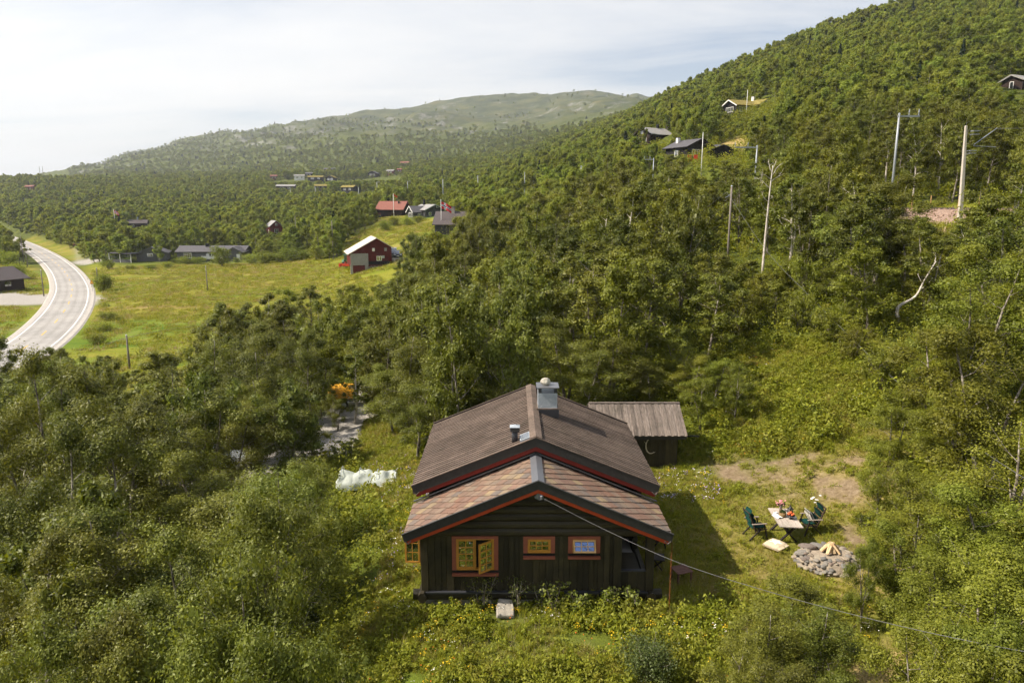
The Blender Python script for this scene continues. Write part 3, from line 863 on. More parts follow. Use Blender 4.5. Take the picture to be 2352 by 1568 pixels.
s2.location = (b, -0.08, c); s2.rotation_euler = (0, 0, R(180 + 38)); s2.scale = (1, -1, 1)
w, (a, b, c, d) = casing(cab, *WIN[1], -0.06)
s1 = sash(w, b - a, d - c, 3, 2, M['ochre']); s1.location = (a, -0.055, c)
w, (a, b, c, d) = casing(cab, *WIN[2], -0.06)
s1 = sash(w, b - a + .02, d - c, 3, 2, M['ochre_light'], 'open_sash', 'glass_coated')
s1.location = (a - .01, -0.085 - math.sin(R(36)) * (d - c), d - math.cos(R(36)) * (d - c)); s1.rotation_euler = (R(-36), 0, 0)
# open casement on the left wall
w = empty('window'); w.parent = cab
B = MB(); B.box((-3.55, 0.95, 1.55), (0.05, 1.0, 1.1)); B.build('casing', M['frame_rose'], w)
s1 = sash(w, 0.46, 0.98, 2, 3, M['ochre'], 'open_sash'); s1.location = (-3.58, 0.42, 1.12); s1.rotation_euler = (0, 0, R(176))

# ---- roofs
def slope_fn(side, ridge_z, pitch):
    c, s = math.cos(pitch), math.sin(pitch)
    def fn(sd, y, h=0.0):
        return Vector((side * (sd * c + h * s), y, ridge_z - sd * s + h * c))
    return fn
LA = 3.92 / math.cos(PA); LM = 3.92 / math.cos(PM)
random.seed(3)
# underlying deck of the front roof
for side in (-1, 1):
    fn = slope_fn(side, 4.17, PA)
    B = MB(); q = [(0.0, -0.55), (LA - 0.03, -0.55), (LA - 0.03, 1.9), (0.0, 1.9)]
    B.prism(q, -0.20, -0.075, lambda p, t: fn(p[0], p[1], t)); B.build('roof_deck', M['log_dark'], cab)
    fm = slope_fn(side, 4.77, PM)
    B = MB(); q = [(0.0, 1.55), (LM - 0.03, 1.55), (LM - 0.03, 8.05), (0.0, 8.05)]
    B.prism(q, -0.22, -0.075, lambda p, t: fm(p[0], p[1], t)); B.build('roof_deck', M['log_dark'], cab)
# slates laid in slanting courses
t = NT('slate').set(0.72, 0.3)
oi = t.new('ShaderNodeObjectInfo')
rc = t.ramp(oi.outputs['Random'], [(0.0, (0.185, 0.136, 0.104)), (0.16, (0.185, 0.108, 0.078)), (0.32, (0.165, 0.120, 0.092)), (0.46, (0.145, 0.122, 0.108)), (0.60, (0.215, 0.155, 0.115)), (0.74, (0.185, 0.115, 0.088)), (0.88, (0.20, 0.158, 0.118)), (0.97, (0.25, 0.19, 0.115))])
nn = t.noise(2.2, 6, 0.7, t.mapped(t.pos(), (1, 1, 2)), 1.5)
rr2 = t.ramp(nn.outputs['Fac'], [(0.3, (0.78, 0.78, 0.80)), (0.62, (1.12, 1.08, 1.02)), (0.76, (1.7, 1.5, 0.95))])
t.lk(t.mix(1.0, rc.outputs[0], rr2.outputs[0], 'MULTIPLY').outputs[0], t.b.inputs['Base Color'])
t.bump(nn.outputs['Fac'], 0.35, 0.02)
M['slate'] = t.m
def clip_poly(poly, x0, x1, y0, y1):
    for ax, lim, sg in ((0, x0, 1), (0, x1, -1), (1, y0, 1), (1, y1, -1)):
        out = []
        for k in range(len(poly)):
            p, q = poly[k], poly[(k + 1) % len(poly)]
            dp, dq = sg * (p[ax] - lim), sg * (q[ax] - lim)
            if dp >= 0: out.append(p)
            if dp * dq < 0:
                f = dp / (dp - dq); out.append((p[0] + (q[0] - p[0]) * f, p[1] + (q[1] - p[1]) * f))
        poly = out
        if len(poly) < 3: return []
    return poly
ang = R(40)
cd = Vector((math.cos(ang), math.sin(ang))); hd = Vector((math.sin(ang), -math.cos(ang)))
for side in (-1, 1):
    fn = slope_fn(side, 4.17, PA)
    for c in range(-14, 16):
        for r in range(-4, 22):
            p = cd * (r * 0.298 + (0.149 if c % 2 else 0)) + hd * (c * 0.31)
            e = [random.uniform(-.012, .012) for _ in range(3)]
            w, L = 0.292, 0.50
            loc = [(-w / 2, 0), (-w / 2 + .008, L + e[0]), (0.0, L + .008 + e[1]), (w / 2 - .008, L + e[2]), (w / 2, 0)]
            pts = [(p.x + cd.x * a_ + hd.x * b_, p.y + cd.y * a_ + hd.y * b_) for a_, b_ in loc]
            pts = clip_poly(pts, 0.02, LA + 0.015, -0.575, 1.66)
            if not pts: continue
            ar = abs(sum(pts[k][0] * pts[(k + 1) % len(pts)][1] - pts[(k + 1) % len(pts)][0] * pts[k][1] for k in range(len(pts)))) / 2
            if ar < 0.012: continue
            h0 = random.uniform(-.003, .003)
            def hh(q): return -0.062 + h0 + 0.055 * ((q[0] - p.x) * hd.x + (q[1] - p.y) * hd.y) / L * .62
            cen = fn(sum(q[0] for q in pts) / len(pts), sum(q[1] for q in pts) / len(pts), -.05)
            B = MB(); n_ = len(pts)
            B.add([fn(q[0], q[1], hh(q)) - cen for q in pts] + [fn(q[0], q[1], hh(q) + .022) - cen for q in pts], [tuple(range(n_)), tuple(range(n_, 2 * n_))] + [(k, (k + 1) % n_, n_ + (k + 1) % n_, n_ + k) for k in range(n_)])
            o = B.build('slate', M['slate'], cab); o.location = cen; ns = 1
# rear roof: boards running down the slope, upper ones lapping the lower ones
bm = []
for k in range(3):
    B = MB(); B.box((0, 0, 0), (LM + 0.05, 0.118 - 0.006 * k, 0.026)); bm.append(B.mesh('roof_board', M['grey_wood']))
for side in (-1, 1):
    fn = slope_fn(side, 4.77, PM)
    y = 1.56; k = 0
    while y < 8.1:
        o = link('roof_board', bm[k % 3], cab)
        o.location = fn(LM / 2 + 0.01 + random.uniform(-.015, .015), y, -0.045 + (0.024 if k % 2 else 0.0))
        o.rotation_euler = (0, PM if side > 0 else math.pi - PM, 0)
        if side < 0: o.rotation_euler = (0, -PM + math.pi, 0)
        y += 0.098; k += 1
# ridge boards and ridge flashing
B = MB()
for side in (-1, 1):
    fn = slope_fn(side, 4.80, PM)
    B.prism([(-0.01, 1.5), (0.20, 1.5), (0.20, 8.12), (-0.01, 8.12)], 0.0, 0.03, lambda p, tt: fn(p[0], p[1], tt))
B.build('ridge_board', M['grey_wood'], cab)
B = MB()
for side in (-1, 1):
    fn = slope_fn(side, 4.175, PA)
    B.prism([(-0.01, -0.56), (0.19, -0.56), (0.19, 1.74), (-0.01, 1.74)], 0.0, 0.02, lambda p, tt: fn(p[0], p[1], tt))
B.build('ridge_flashing', M['metal_grey'], cab)
# raised seam flashing where the front roof meets the rear gable
for side in (-1, 1):
    fn = slope_fn(side, 4.17, PA)
    B = MB(); B.beam(fn(0.0, 1.63, 0.06), fn(LA - .05, 1.63, 0.06), 0.035, 0.04); B.build('wall_flashing', M['metal_grey'], cab)
# barge boards, dark above red
def barge(ridge_z, pitch, L, y, hb, hr, mat_r, back=False):
    for side in (-1, 1):
        fn = slope_fn(side, ridge_z, pitch)
        B = MB()
        B.prism([(0, 0.0), (L + 0.03, 0.0), (L + 0.03 - hb * .25, -hb), (0, -hb)], y - 0.02, y + 0.02, lambda p, tt: Vector((side * p[0] * math.cos(pitch), tt, ridge_z + 0.0 - p[0] * math.sin(pitch) + p[1])))
        B.build('barge_board', M['barge_dark'], cab)
        B = MB()
        B.prism([(0, -hb + .02), (L - 0.08, -hb + .02), (L - 0.15, -hb - hr), (0, -hb - hr)], y + 0.022, y + 0.06, lambda p, tt: Vector((side * p[0] * math.cos(pitch), tt, ridge_z - p[0] * math.sin(pitch) + p[1])))
        B.build('under_board', M[mat_r], cab)
        # cap strip
        B = MB(); B.beam(Vector((0, y, ridge_z + .012)), Vector((side * (L + .04) * math.cos(pitch), y, ridge_z + .012 - (L + .04) * math.sin(pitch))), 0.075, 0.024); B.build('cap_strip', M['grey_wood'] if mat_r == 'red_dark' else M['barge_dark'], cab)
barge(4.175, PA, LA, -0.59, 0.25, 0.125, 'red_orange')
barge(4.78, PM, LM, 1.50, 0.30, 0.15, 'red_dark')
barge(4.78, PM, LM, 8.12, 0.25, 0.12, 'red_dark')
# gable of the rear part above the front roof
B = MB(); B.prism([(-3.4, 3.0), (3.4, 3.0), (3.4, 3.1), (0, 4.5), (-3.4, 3.1)], 1.9, 1.95, lambda p, tt: Vector((p[0], tt, p[1]))); B.build('rear_gable_wall', M['log_dark_h'], cab)
B = MB(); B.prism([(-3.42, 0.4), (3.42, 0.4), (3.42, 3.1), (0, 4.5), (-3.42, 3.1)], 7.55, 7.62, lambda p, tt: Vector((p[0], tt, p[1]))); B.build('back_wall', M['log_dark_h'], cab)
for s in (-1, 1):
    B = MB(); B.box((s * 3.36, 4.7, 2.6), (0.14, 5.8, 1.0)); B.build('upper_wall', M['log_dark_h'], cab)
# wooden V gutters
for rz0, pt, LL, y0, y1 in ((4.17, PA, LA, -0.62, 1.45), (4.77, PM, LM, 1.46, 8.1)):
    for s in (-1, 1):
        fn = slope_fn(s, rz0, pt)
        a = fn(LL - 0.02, y0, -0.30); b = fn(LL - 0.02, y1, -0.30)
        B = MB()
        for q in (-1, 1):
            B.beam(a + Vector((q * 0.045, 0, 0.03)), b + Vector((q * 0.045, 0, 0.03)), 0.018, 0.13, up=(q * 0.7, 0, 0.7))
        B.build('gutter', M['shed_wood'], cab)
# rain chain at the right front corner
B = MB()
ct = Vector((3.92, -0.55, 2.22)); n = 26
for k in range(n):
    z = ct.z - k * 0.085
    a = k % 2
    pts = []
    for q in range(9):
        th = 2 * math.pi * q / 8
        lx, lz = 0.016 * math.cos(th), 0.052 * math.sin(th)
        pts.append((ct.x + (lx if a else 0), ct.y + (0 if a else lx), z + lz))
    B.tube(pts, 0.006, 4, False)
M['rust'] = m_plain('rusty iron', (0.22, 0.075, 0.022), 0.85, 0.2, 0.3, 20)
B.build('rain_chain', M['rust'], cab)
# chimney with sheet jacket, slot under the cap
ch = empty('chimney', (0.52, 5.0, 0)); ch.parent = cab
B = MB(); B.box((0, 0, 4.62), (0.80, 0.80, 0.30)); B.build('chimney_base', M['metal_dark'], ch)
B = MB(); B.box((0, 0, 4.795), (0.78, 0.78, 0.04)); B.build('chimney_flashing', M['grey_wood'], ch)
t = NT('worn zinc').set(0.5, 0.5, 0.25)
nn = t.noise(5, 6, 0.65, t.obj(), 0.6)
t.lk(t.ramp(nn.outputs['Fac'], [(0.35, (0.33, 0.37, 0.42)), (0.58, (0.42, 0.46, 0.50)), (0.68, (0.62, 0.64, 0.65))]).outputs[0], t.b.inputs['Base Color'])
M['zinc'] = t.m
B = MB(); B.box((0, 0, 5.09), (0.68, 0.68, 0.55)); B.build('chimney_jacket', M['zinc'], ch)
for sx in (-1, 1):
    for sy in (-1, 1):
        B = MB(); B.box((sx * 0.28, sy * 0.28, 5.455), (0.115, 0.115, 0.18)); B.build('cap_pillar', M['metal_dark'], ch)
B = MB(); B.box((0, 0, 5.562), (0.80, 0.80, 0.035)); B.build('chimney_cap', M['metal_grey'], ch)
# vent pipe and roof window on the left slope
vp = empty('vent_pipe', (-0.66, 1.98, 4.45)); vp.parent = cab
B = MB(); B.lathe([(0.095, 0), (0.095, 0.42)], 14); B.build('pipe', M['metal_dark'], vp, True)
B = MB(); B.box((0, 0, 0.47), (0.30, 0.30, 0.15)); B.build('cowl', M['metal_dark'], vp, bevel=.012)
B = MB(); B.prism([(-.16, -.16), (.16, -.16), (.16, .16), (-.16, .16)], 0, 1, lambda p, tt: Vector((p[0] * (1 - .75 * tt), p[1] * (1 - .75 * tt), .547 + .05 * tt))); B.build('cowl_top', M['metal_pale'], vp)
B = MB(); B.box((0, 0, 0.0), (0.36, 0.40, 0.03), Euler((0, -PM, 0)).to_matrix()); B.build('collar', M['metal_pale'], vp)
rw = empty('roof_window'); rw.parent = cab
fn = slope_fn(-1, 4.77, PM)
B = MB(); B.prism([(0.17, 1.66), (0.52, 1.66), (0.52, 2.25), (0.17, 2.25)], -0.03, 0.05, lambda p, tt: fn(p[0], p[1], tt)); B.build('frame', M['metal_pale'], rw)
B = MB(); B.prism([(0.21, 1.71), (0.48, 1.71), (0.48, 2.20), (0.21, 2.20)], 0.045, 0.056, lambda p, tt: fn(p[0], p[1], tt)); B.build('pane', M['glass'], rw)
# cable bracket under the front apex
B = MB(); B.box((0.03, -0.50, 3.70), (0.18, 0.1, 0.22), Euler((0, 0.5, 0)).to_matrix()); B.lathe([(0.02, 0), (0.06, 0.02), (0.06, 0.12), (0.03, 0.15)], 8, (0.10, -0.56, 3.60)); B.build('cable_bracket', M['metal_grey'], cab)

# stone lying on the chimney cap
def rock_mesh(name, seed, sx, sy, sz, mat, sub=2, rough=0.22):
    r = np.random.default_rng(seed)
    import bmesh
    bm_ = bmesh.new(); bmesh.ops.create_icosphere(bm_, subdivisions=sub, radius=1.0)
    off = r.uniform(0, 100, 3)
    planes = [(Vector(r.normal(size=3)).normalized(), r.uniform(0.62, 0.95)) for _ in range(9)]
    for v in bm_.verts:
        p = v.co.copy()
        for n_, d_ in planes:
            e = p.dot(n_) - d_
            if e > 0: p -= n_ * e * 0.85
        k = 1 + rough * 0.5 * float(vnoise(np.array(p.x * 2.3 + off[0]), np.array(p.y * 2.3 + p.z * 1.7 + off[1]), 3) - 0.5)
        v.co = Vector((p.x * sx * k, p.y * sy * k, p.z * sz * k))
    me = bpy.data.meshes.new(name); bm_.to_mesh(me); bm_.free()
    me.materials.append(mat)
    return me
def m_rock(name, cols):
    t = NT(name).set(0.9, 0.2)
    oi = t.new('ShaderNodeObjectInfo')
    c = t.ramp(oi.outputs['Random'], cols)
    n = t.noise(7, 7, 0.7, t.obj(), 0.4)
    r_ = t.ramp(n.outputs['Fac'], [(0.3, (0.55, 0.55, 0.55)), (0.55, (1, 1, 1)), (0.75, (1.4, 1.38, 1.3))])
    t.lk(t.mix(1.0, c.outputs[0], r_.outputs[0], 'MULTIPLY').outputs[0], t.b.inputs['Base Color'])
    t.bump(n.outputs['Fac'], 0.6, 0.03)
    return t.m
M['rock'] = m_rock('field stone', [(0.0, (0.15, 0.142, 0.132)), (0.25, (0.22, 0.203, 0.18)), (0.5, (0.30, 0.262, 0.21)), (0.7, (0.36, 0.30, 0.225)), (0.85, (0.21, 0.16, 0.13)), (1.0, (0.12, 0.115, 0.11))])
M['rock_pale'] = m_rock('pale stone', [(0.0, (0.50, 0.46, 0.38)), (1.0, (0.55, 0.51, 0.43))])
o = link('cap_stone', rock_mesh('cap_stone', 4, 0.19, 0.16, 0.145, M['rock_pale'], 3), None, CAB + Vector((0.45, 5.0, 5.70)))
tag(o, 'pale rounded stone weighing down the cabin chimney cap', 'stone')

# ------------------------------------------------------------------ the small shed behind, with antlers
shed = thing('wooden_shed', 'small dark shed with silver-grey board roof behind the cabin', 'shed', (5.75, 31.6, H(6.5, 31.6)))
zb = shed.location.z
ze, zr = -10.34 - zb, -9.36 - zb
B = MB(); B.prism([(0.0, 0), (0.0, ze - .1), (1.4, zr - .15), (2.8, ze - .1), (2.8, 0)], -1.9, 1.86, lambda p, tt: Vector((tt, p[0], p[1]))); B.build('shed_wall', M['log_dark'], shed)
for k in range(10):
    B = MB(); B.box((0, 0, 0), (0.17, 0.03, ze - 0.16)); o = B.build('wall_plank', M['log_dark'], shed)
    o.location = (0.18 + k * 0.175 - 0.02, -0.02 - .012 * (k % 2), ze / 2 - 0.04)
B = MB(); B.box((-0.55, -0.03, ze / 2), (1.0, 0.04, ze - .12)); B.build('red_panel', M['red_dark'], shed)
pt = math.atan2(zr - ze, 1.75); Ls = 1.75 / math.cos(pt) + 0.12
B = MB(); B.box((0, 0, 0), (Ls, 0.175, 0.028)); bmsh = B.mesh('roof_board', M['shed_wood'])
for side in (0, 1):
    x = -2.05; k = 0
    while x < 2.15:
        o = link('roof_board', bmsh, shed)
        yc = 1.4 - 0.875 - 0.03 if side == 0 else 1.4 + 0.875 + 0.03
        o.location = (x, yc, (ze + zr) / 2 + (0.028 if k % 2 else 0))
        o.rotation_euler = Euler((0, 0, R(90))) if False else ((Matrix.Rotation(R(90), 3, 'Z') @ Matrix.Rotation(-pt if side == 0 else pt, 3, 'Y')).to_euler())
        x += 0.148; k += 1
B = MB(); B.box((0.05, 1.4, zr + 0.055), (4.3, 0.16, 0.03)); B.build('ridge_board', M['shed_wood'], shed)
B = MB(); B.box((0.04, -0.36, ze - 0.12), (4.2, 0.035, 0.16)); B.build('eave_board', M['barge_dark'], shed)
B = MB(); B.beam((2.16, -0.42, ze - .05), (2.16, 1.4, zr - .05), 0.035, 0.16); B.build('barge_board', M['shed_wood'], shed)
B = MB(); B.beam((2.16, 1.4, zr - .05), (2.16, 3.2, ze - .05), 0.035, 0.16); B.build('barge_board', M['shed_wood'], shed)
B = MB(); B.beam((1.6, -0.33, ze - .04), (2.75, -0.33, ze - .04), 0.05, 0.05); B.build('gutter_hook', M['black'], shed)
# antlers nailed to the shed wall
ant = thing('reindeer_antler', 'pale curved antler nailed to the dark shed wall', 'antler', shed.location + Vector((0.62, -0.06, ze - 0.95)))
M['bone'] = m_plain('bone', (0.50, 0.44, 0.34), 0.6, 0.3, 0.15, 10)
arc = [Vector((-0.22 * math.sin(R(a)) * 1.0, -0.03 - 0.04 * math.sin(R(a)), 0.35 - 0.36 * math.cos(R(a)))) for a in range(-10, 175, 15)]
arc = [Vector((-0.24 * math.sin(R(a)), -0.05, -0.36 * math.cos(R(a)) + 0.36)) for a in range(-35, 165, 14)]
B = MB(); B.tube(arc, [0.016 + 0.016 * math.sin(math.pi * k / len(arc)) for k in range(len(arc))], 6); B.build('main_beam', M['bone'], ant, True)
for k, dv in ((10, (-0.1, -.04, 0.14)), (12, (-0.02, -.04, 0.2)), (14, (0.08, -.03, 0.12)), (1, (0.12, -.02, 0.06)), (5, (-0.06, -.02, 0.02))):
    p = arc[min(k, len(arc) - 1)]
    B = MB(); B.tube([p, p + Vector(dv) * .6, p + Vector(dv)], [0.016, 0.012, 0.004], 5); B.build('tine', M['bone'], ant, True)
# ------------------------------------------------------------------ table and chairs in the yard
M['table_wood'] = m_wood('grey table plank', [(0.22, 0.18, 0.145), (0.38, 0.325, 0.275), (0.52, 0.46, 0.40)], (12, 1, 12), 0.8, 0.2, 0.12, 0.4)
M['dark_leg'] = m_plain('dark brown wood', (0.022, 0.016, 0.013), 0.65, 0.3, 0.3, 8)
M['green_fabric'] = m_plain('dark green fabric', (0.007, 0.040, 0.033), 0.9, 0.1, 0.2, 14, bump=0.2)
M['slat_dark'] = m_plain('stained chair wood', (0.06, 0.04, 0.03), 0.6, 0.3, 0.3, 8)
M['arm_wood'] = m_plain('worn arm rest', (0.28, 0.23, 0.19), 0.7, 0.2, 0.2, 8)
GZ0 = H(9.9, 24.5)
TC = Vector((9.93, 24.52, GZ0)); TR = R(-4.5)
table = thing('garden_table', 'weathered grey plank garden table with crossed dark legs', 'table', TC, TR)
TZ = 0.74
B = MB(); B.box((0, 0, 0), (0.195, 1.6, 0.035)); tm = B.mesh('top_plank', M['table_wood'])
for k in range(4):
    o = link('top_plank', tm, table, (-0.303 + k * 0.202, random.uniform(-.01, .01), TZ - 0.0175))
for y in (-0.5, 0.5):
    for s in (-1, 1):
        B = MB(); B.beam((s * 0.36, y + s * .022, -0.02), (-s * 0.30, y + s * .022, TZ - 0.04), 0.045, 0.10, up=(0, 1, 0)); B.build('leg', M['dark_leg'], table)
B = MB(); B.beam((0, -0.5, TZ * .48), (0, 0.5, TZ * .48), 0.07, 0.05); B.build('stretcher', M['dark_leg'], table)
B = MB(); B.box((0.0, 0.45, TZ - .075), (0.68, 0.07, 0.06)); B.box((0.0, -0.45, TZ - .075), (0.68, 0.07, 0.06)); B.build('batten', M['dark_leg'], table)

def cushion(B, c, d, rot=None, n=6, puff=0.5):
    """rounded pad: superellipse sheet with thick middle"""
    V = []; Fc = []
    for side in (1, -1):
        for i in range(n + 1):
            for j in range(n + 1):
                a, b = 2 * i / n - 1, 2 * j / n - 1
                e = (1 - abs(a) ** 4) * (1 - abs(b) ** 4)
                z = side * d[2] / 2 * (0.12 + (1 - 0.12) * e ** puff)
                k = 1 - 0.05 * (abs(a * b)) ** 2
                p = Vector((a * d[0] / 2 * k, b * d[1] / 2 * k, z))
                if rot is not None: p = rot @ p
                V.append(p + Vector(c))
    o = (n + 1) ** 2
    for i in range(n):
        for j in range(n):
            q = i * (n + 1) + j
            Fc.append((q, q + n + 1, q + n + 2, q + 1))
            Fc.append((o + q, o + q + 1, o + q + n + 2, o + q + n + 1))
    for i in range(n):
        for (p, q) in (((i) * (n + 1), (i + 1) * (n + 1)), ((i + 1) * (n + 1) + n, i * (n + 1) + n)):
            Fc.append((p, q, o + q, o + p))
        for (p, q) in ((i + 1, i), (n * (n + 1) + i, n * (n + 1) + i + 1)):
            Fc.append((p, q, o + q, o + p))
    return B.add(V, Fc)

def garden_chair(label, loc, rz):
    """folding position chair, sitter looks along local +x"""
    c = thing('garden_chair', label, 'chair', loc, rz, 'green cushioned garden chairs at the table')
    for s in (-1, 1):
        y = s * 0.28
        B = MB(); B.beam((-0.36, y, 0.0), (0.05, y, 0.42), 0.035, 0.05, up=(0, 1, 0)); B.build('leg', M['dark_leg'], c)
        B = MB(); B.beam((0.32, y + s * .02, 0.0), (0.16, y + s * .02, 0.62), 0.035, 0.05, up=(0, 1, 0)); B.build('leg', M['dark_leg'], c)
        B = MB(); B.beam((-0.42, y - s * .035, 1.06), (-0.12, y - s * .035, 0.30), 0.035, 0.05, up=(0, 1, 0)); B.build('back_upright', M['slat_dark'], c)
        B = MB(); B.box((-0.03, y + s * .02, 0.635), (0.56, 0.065, 0.028)); B.build('armrest', M['arm_wood'], c, bevel=0.008)
        B = MB(); B.beam((-0.14, y - s * .03, 0.36), (0.30, y - s * .03, 0.40), 0.03, 0.05, up=(0, 1, 0)); B.build('seat_rail', M['slat_dark'], c)
    for k in range(5):
        B = MB(); B.box((-0.10 + k * 0.09, 0, 0.40), (0.05, 0.5, 0.02)); B.build('seat_slat', M['slat_dark'], c)
    for k in range(7):
        f = k / 6
        B = MB(); B.box((-0.17 - 0.25 * f, 0, 0.42 + 0.62 * f), (0.018, 0.52, 0.055), Euler((0, -0.38, 0)).to_matrix()); B.build('back_slat', M['slat_dark'], c)
    B = MB(); cushion(B, (0.08, 0, 0.455), (0.46, 0.46, 0.085)); B.build('seat_cushion', M['green_fabric'], c, True)
    rm = Euler((0, R(-68), 0)).to_matrix()
    for k, (f, l) in enumerate(((0.22, 0.34), (0.56, 0.32), (0.88, 0.28))):
        B = MB(); cushion(B, (-0.12 - 0.25 * f, 0, 0.44 + 0.64 * f), (l, 0.44, 0.10), rm); B.build('back_cushion', M['green_fabric'], c, True)
    return c
ca = TC + Vector((-1.02, 0.05, 0)); cb = TC + Vector((0.98, 0.12, 0))
ca.z = H(ca.x, ca.y); cb.z = H(cb.x, cb.y)
garden_chair('empty green cushioned garden chair left of the table', ca, R(8))
garden_chair('green cushioned garden chair with the striped pillow on it', cb, R(183))
def m_stripes(name, base, dark, freq, axis=1):
    t = NT(name).set(0.9, 0.1)
    sp_ = t.new('ShaderNodeSeparateXYZ'); t.lk(t.obj(), sp_.inputs[0])
    mu = t.new('ShaderNodeMath', operation='MULTIPLY'); mu.inputs[1].default_value = freq; t.lk(sp_.outputs[axis], mu.inputs[0])
    fr_ = t.new('ShaderNodeMath', operation='FRACT'); t.lk(mu.outputs[0], fr_.inputs[0])
    gt = t.new('ShaderNodeMath', operation='GREATER_THAN'); gt.inputs[1].default_value = 0.74; t.lk(fr_.outputs[0], gt.inputs[0])
    t.lk(t.mix(gt.outputs[0], base, dark).outputs[0], t.b.inputs['Base Color'])
    return t.m
M['striped'] = m_stripes('striped linen', (0.72, 0.68, 0.60), (0.05, 0.045, 0.05), 14)
B = MB(); cushion(B, (0, 0, 0), (0.46, 0.46, 0.17))
o = B.build('striped_pillow', M['striped'], None, True); o.location = cb + Vector((-0.06, -0.02, 0.70)); o.rotation_euler = (R(4), R(62), R(8))
tag(o, 'cream pillow with thin dark stripes leaning on the right chair', 'pillow')
# floor cushion with a star
M['linen'] = m_plain('beige linen', (0.52, 0.43, 0.30), 0.9, 0.1, 0.12, 16, bump=0.15)
M['star'] = m_plain('off white applique', (0.78, 0.74, 0.66), 0.9, 0.1, 0.06, 10)
pl = ong(1783, 1262)
star = thing('floor_cushion', 'beige floor cushion with a white star lying on the grass', 'cushion', Vector((pl.x, pl.y + .1, H(pl.x, pl.y + .1) + 0.13)), R(38))
B = MB(); cushion(B, (0, 0, 0), (0.68, 0.68, 0.24), n=10); B.build('cover', M['linen'], star, True)
B = MB(); sv = [(0, 0, 0.127)]
for k in range(10):
    r_ = 0.25 if k % 2 == 0 else 0.115
    x_, y_ = r_ * math.cos(k * math.pi / 5 + 1.1), r_ * math.sin(k * math.pi / 5 + 1.1)
    a_, b_ = x_ / .34, y_ / .34
    e_ = max(0, (1 - abs(a_) ** 4) * (1 - abs(b_) ** 4))
    sv.append((x_, y_, 0.12 * (0.12 + .88 * e_ ** .5) + 0.012))
B.add(sv, [(0, k, k % 10 + 1) for k in range(1, 11)]); B.build('star_patch', M['star'], star)

# ---- things on the table
def on_table(x, y, dz=0.0):
    c, s = math.cos(TR), math.sin(TR)
    return TC + Vector((c * x - s * y, s * x + c * y, TZ + dz))
M['pink'] = m_plain('pink petals', (0.72, 0.30, 0.32), 0.8, 0.2, 0.25, 30)
M['wicker'] = m_plain('wicker', (0.22, 0.15, 0.07), 0.85, 0.1, 0.35, 40, bump=0.5)
M['peach'] = m_plain('peach skin', (0.72, 0.14, 0.04), 0.5, 0.3, 0.35, 9)
M['white_cloth'] = m_plain('white cloth', (0.78, 0.75, 0.70), 0.9, 0.1, 0.08, 9)
M['leaf_plain'] = m_leaf('bouquet leaf', [(0.03, 0.06, 0.015), (0.05, 0.09, 0.02), (0.08, 0.12, 0.03)])
va = thing('flower_vase', 'brown vase of pink flowers at the far end of the table', 'vase', on_table(-0.02, 0.52))
B = MB(); B.lathe([(0.05, 0), (0.06, 0.1), (0.045, 0.22), (0.05, 0.24)], 10); B.build('vase', M['arm_wood'], va, True)
B = MB()
for k in range(46):
    th, rr0 = random.random() * 6.28, abs(random.gauss(0, .10)); z0 = 0.34 + random.uniform(-.06, .10) - rr0 * .3
    B.lathe([(0.006, -0.012), (0.026, 0.0), (0.02, 0.018), (0.004, 0.022)], 5, (rr0 * math.cos(th), rr0 * math.sin(th), z0))
B.build('blossoms', M['pink'], va)
B = MB()
for k in range(60):
    th, rr0 = random.random() * 6.28, random.uniform(0.02, .16); z0 = 0.26 + random.uniform(-.05, .08)
    B.box((rr0 * math.cos(th), rr0 * math.sin(th), z0), (0.06, 0.025, 0.004), Euler((random.random() * 3, random.random() * 3, th)).to_matrix())
B.build('leaves', M['leaf_plain'], va)
ln = thing('lantern', 'small black lantern with pointed top on the table', 'lantern', on_table(0.24, 0.22), R(15))
B = MB(); B.box((0, 0, 0.012), (0.15, 0.15, 0.024)); B.box((0, 0, 0.25), (0.16, 0.16, 0.02)); B.build('frame', M['black'], ln)
for sx in (-1, 1):
    for sy in (-1, 1):
        B = MB(); B.box((sx * .062, sy * .062, 0.132), (0.014, 0.014, 0.22)); B.build('post', M['black'], ln)
for k in range(4):
    B = MB(); B.box((0, 0.06, 0.132), (0.108, 0.004, 0.21)); o = B.build('pane', M['glass_far'], ln); o.rotation_euler = (0, 0, k * math.pi / 2)
B = MB(); B.lathe([(0.085, 0.26), (0.03, 0.33), (0.028, 0.36), (0.004, 0.40)], 8); B.build('roof', M['black'], ln)
B = MB(); B.tube([(0.03 * math.cos(a), 0, 0.41 + 0.03 * math.sin(a)) for a in np.linspace(0, 6.28, 9)], 0.004, 4, False); B.build('ring', M['black'], ln)
bw = thing('fruit_stand', 'dark footed stand piled with orange peaches', 'fruit bowl', on_table(0.16, -0.12))
B = MB(); B.lathe([(0.07, 0), (0.06, 0.012), (0.015, 0.03), (0.015, 0.10), (0.06, 0.115), (0.145, 0.14), (0.15, 0.15), (0.0, 0.135)], 14); B.build('stand', M['black'], bw, True)
for k in range(8):
    th = k * 2.4; rr0 = 0.085 if k < 6 else 0.02
    B = MB(); B.lathe([(0.008, -0.038), (0.034, -0.02), (0.042, 0.0), (0.034, 0.024), (0.008, 0.038)], 8, (rr0 * math.cos(th), rr0 * math.sin(th), 0.185 if k < 6 else 0.245)); B.build('peach', M['peach'], bw, True)
bk_ = thing('wicker_basket', 'round wicker basket with greenery on the table', 'basket', on_table(-0.08, 0.06))
B = MB(); B.lathe([(0.10, 0), (0.125, 0.06), (0.13, 0.16), (0.118, 0.16), (0.10, 0.05)], 14); B.build('body', M['wicker'], bk_, True)
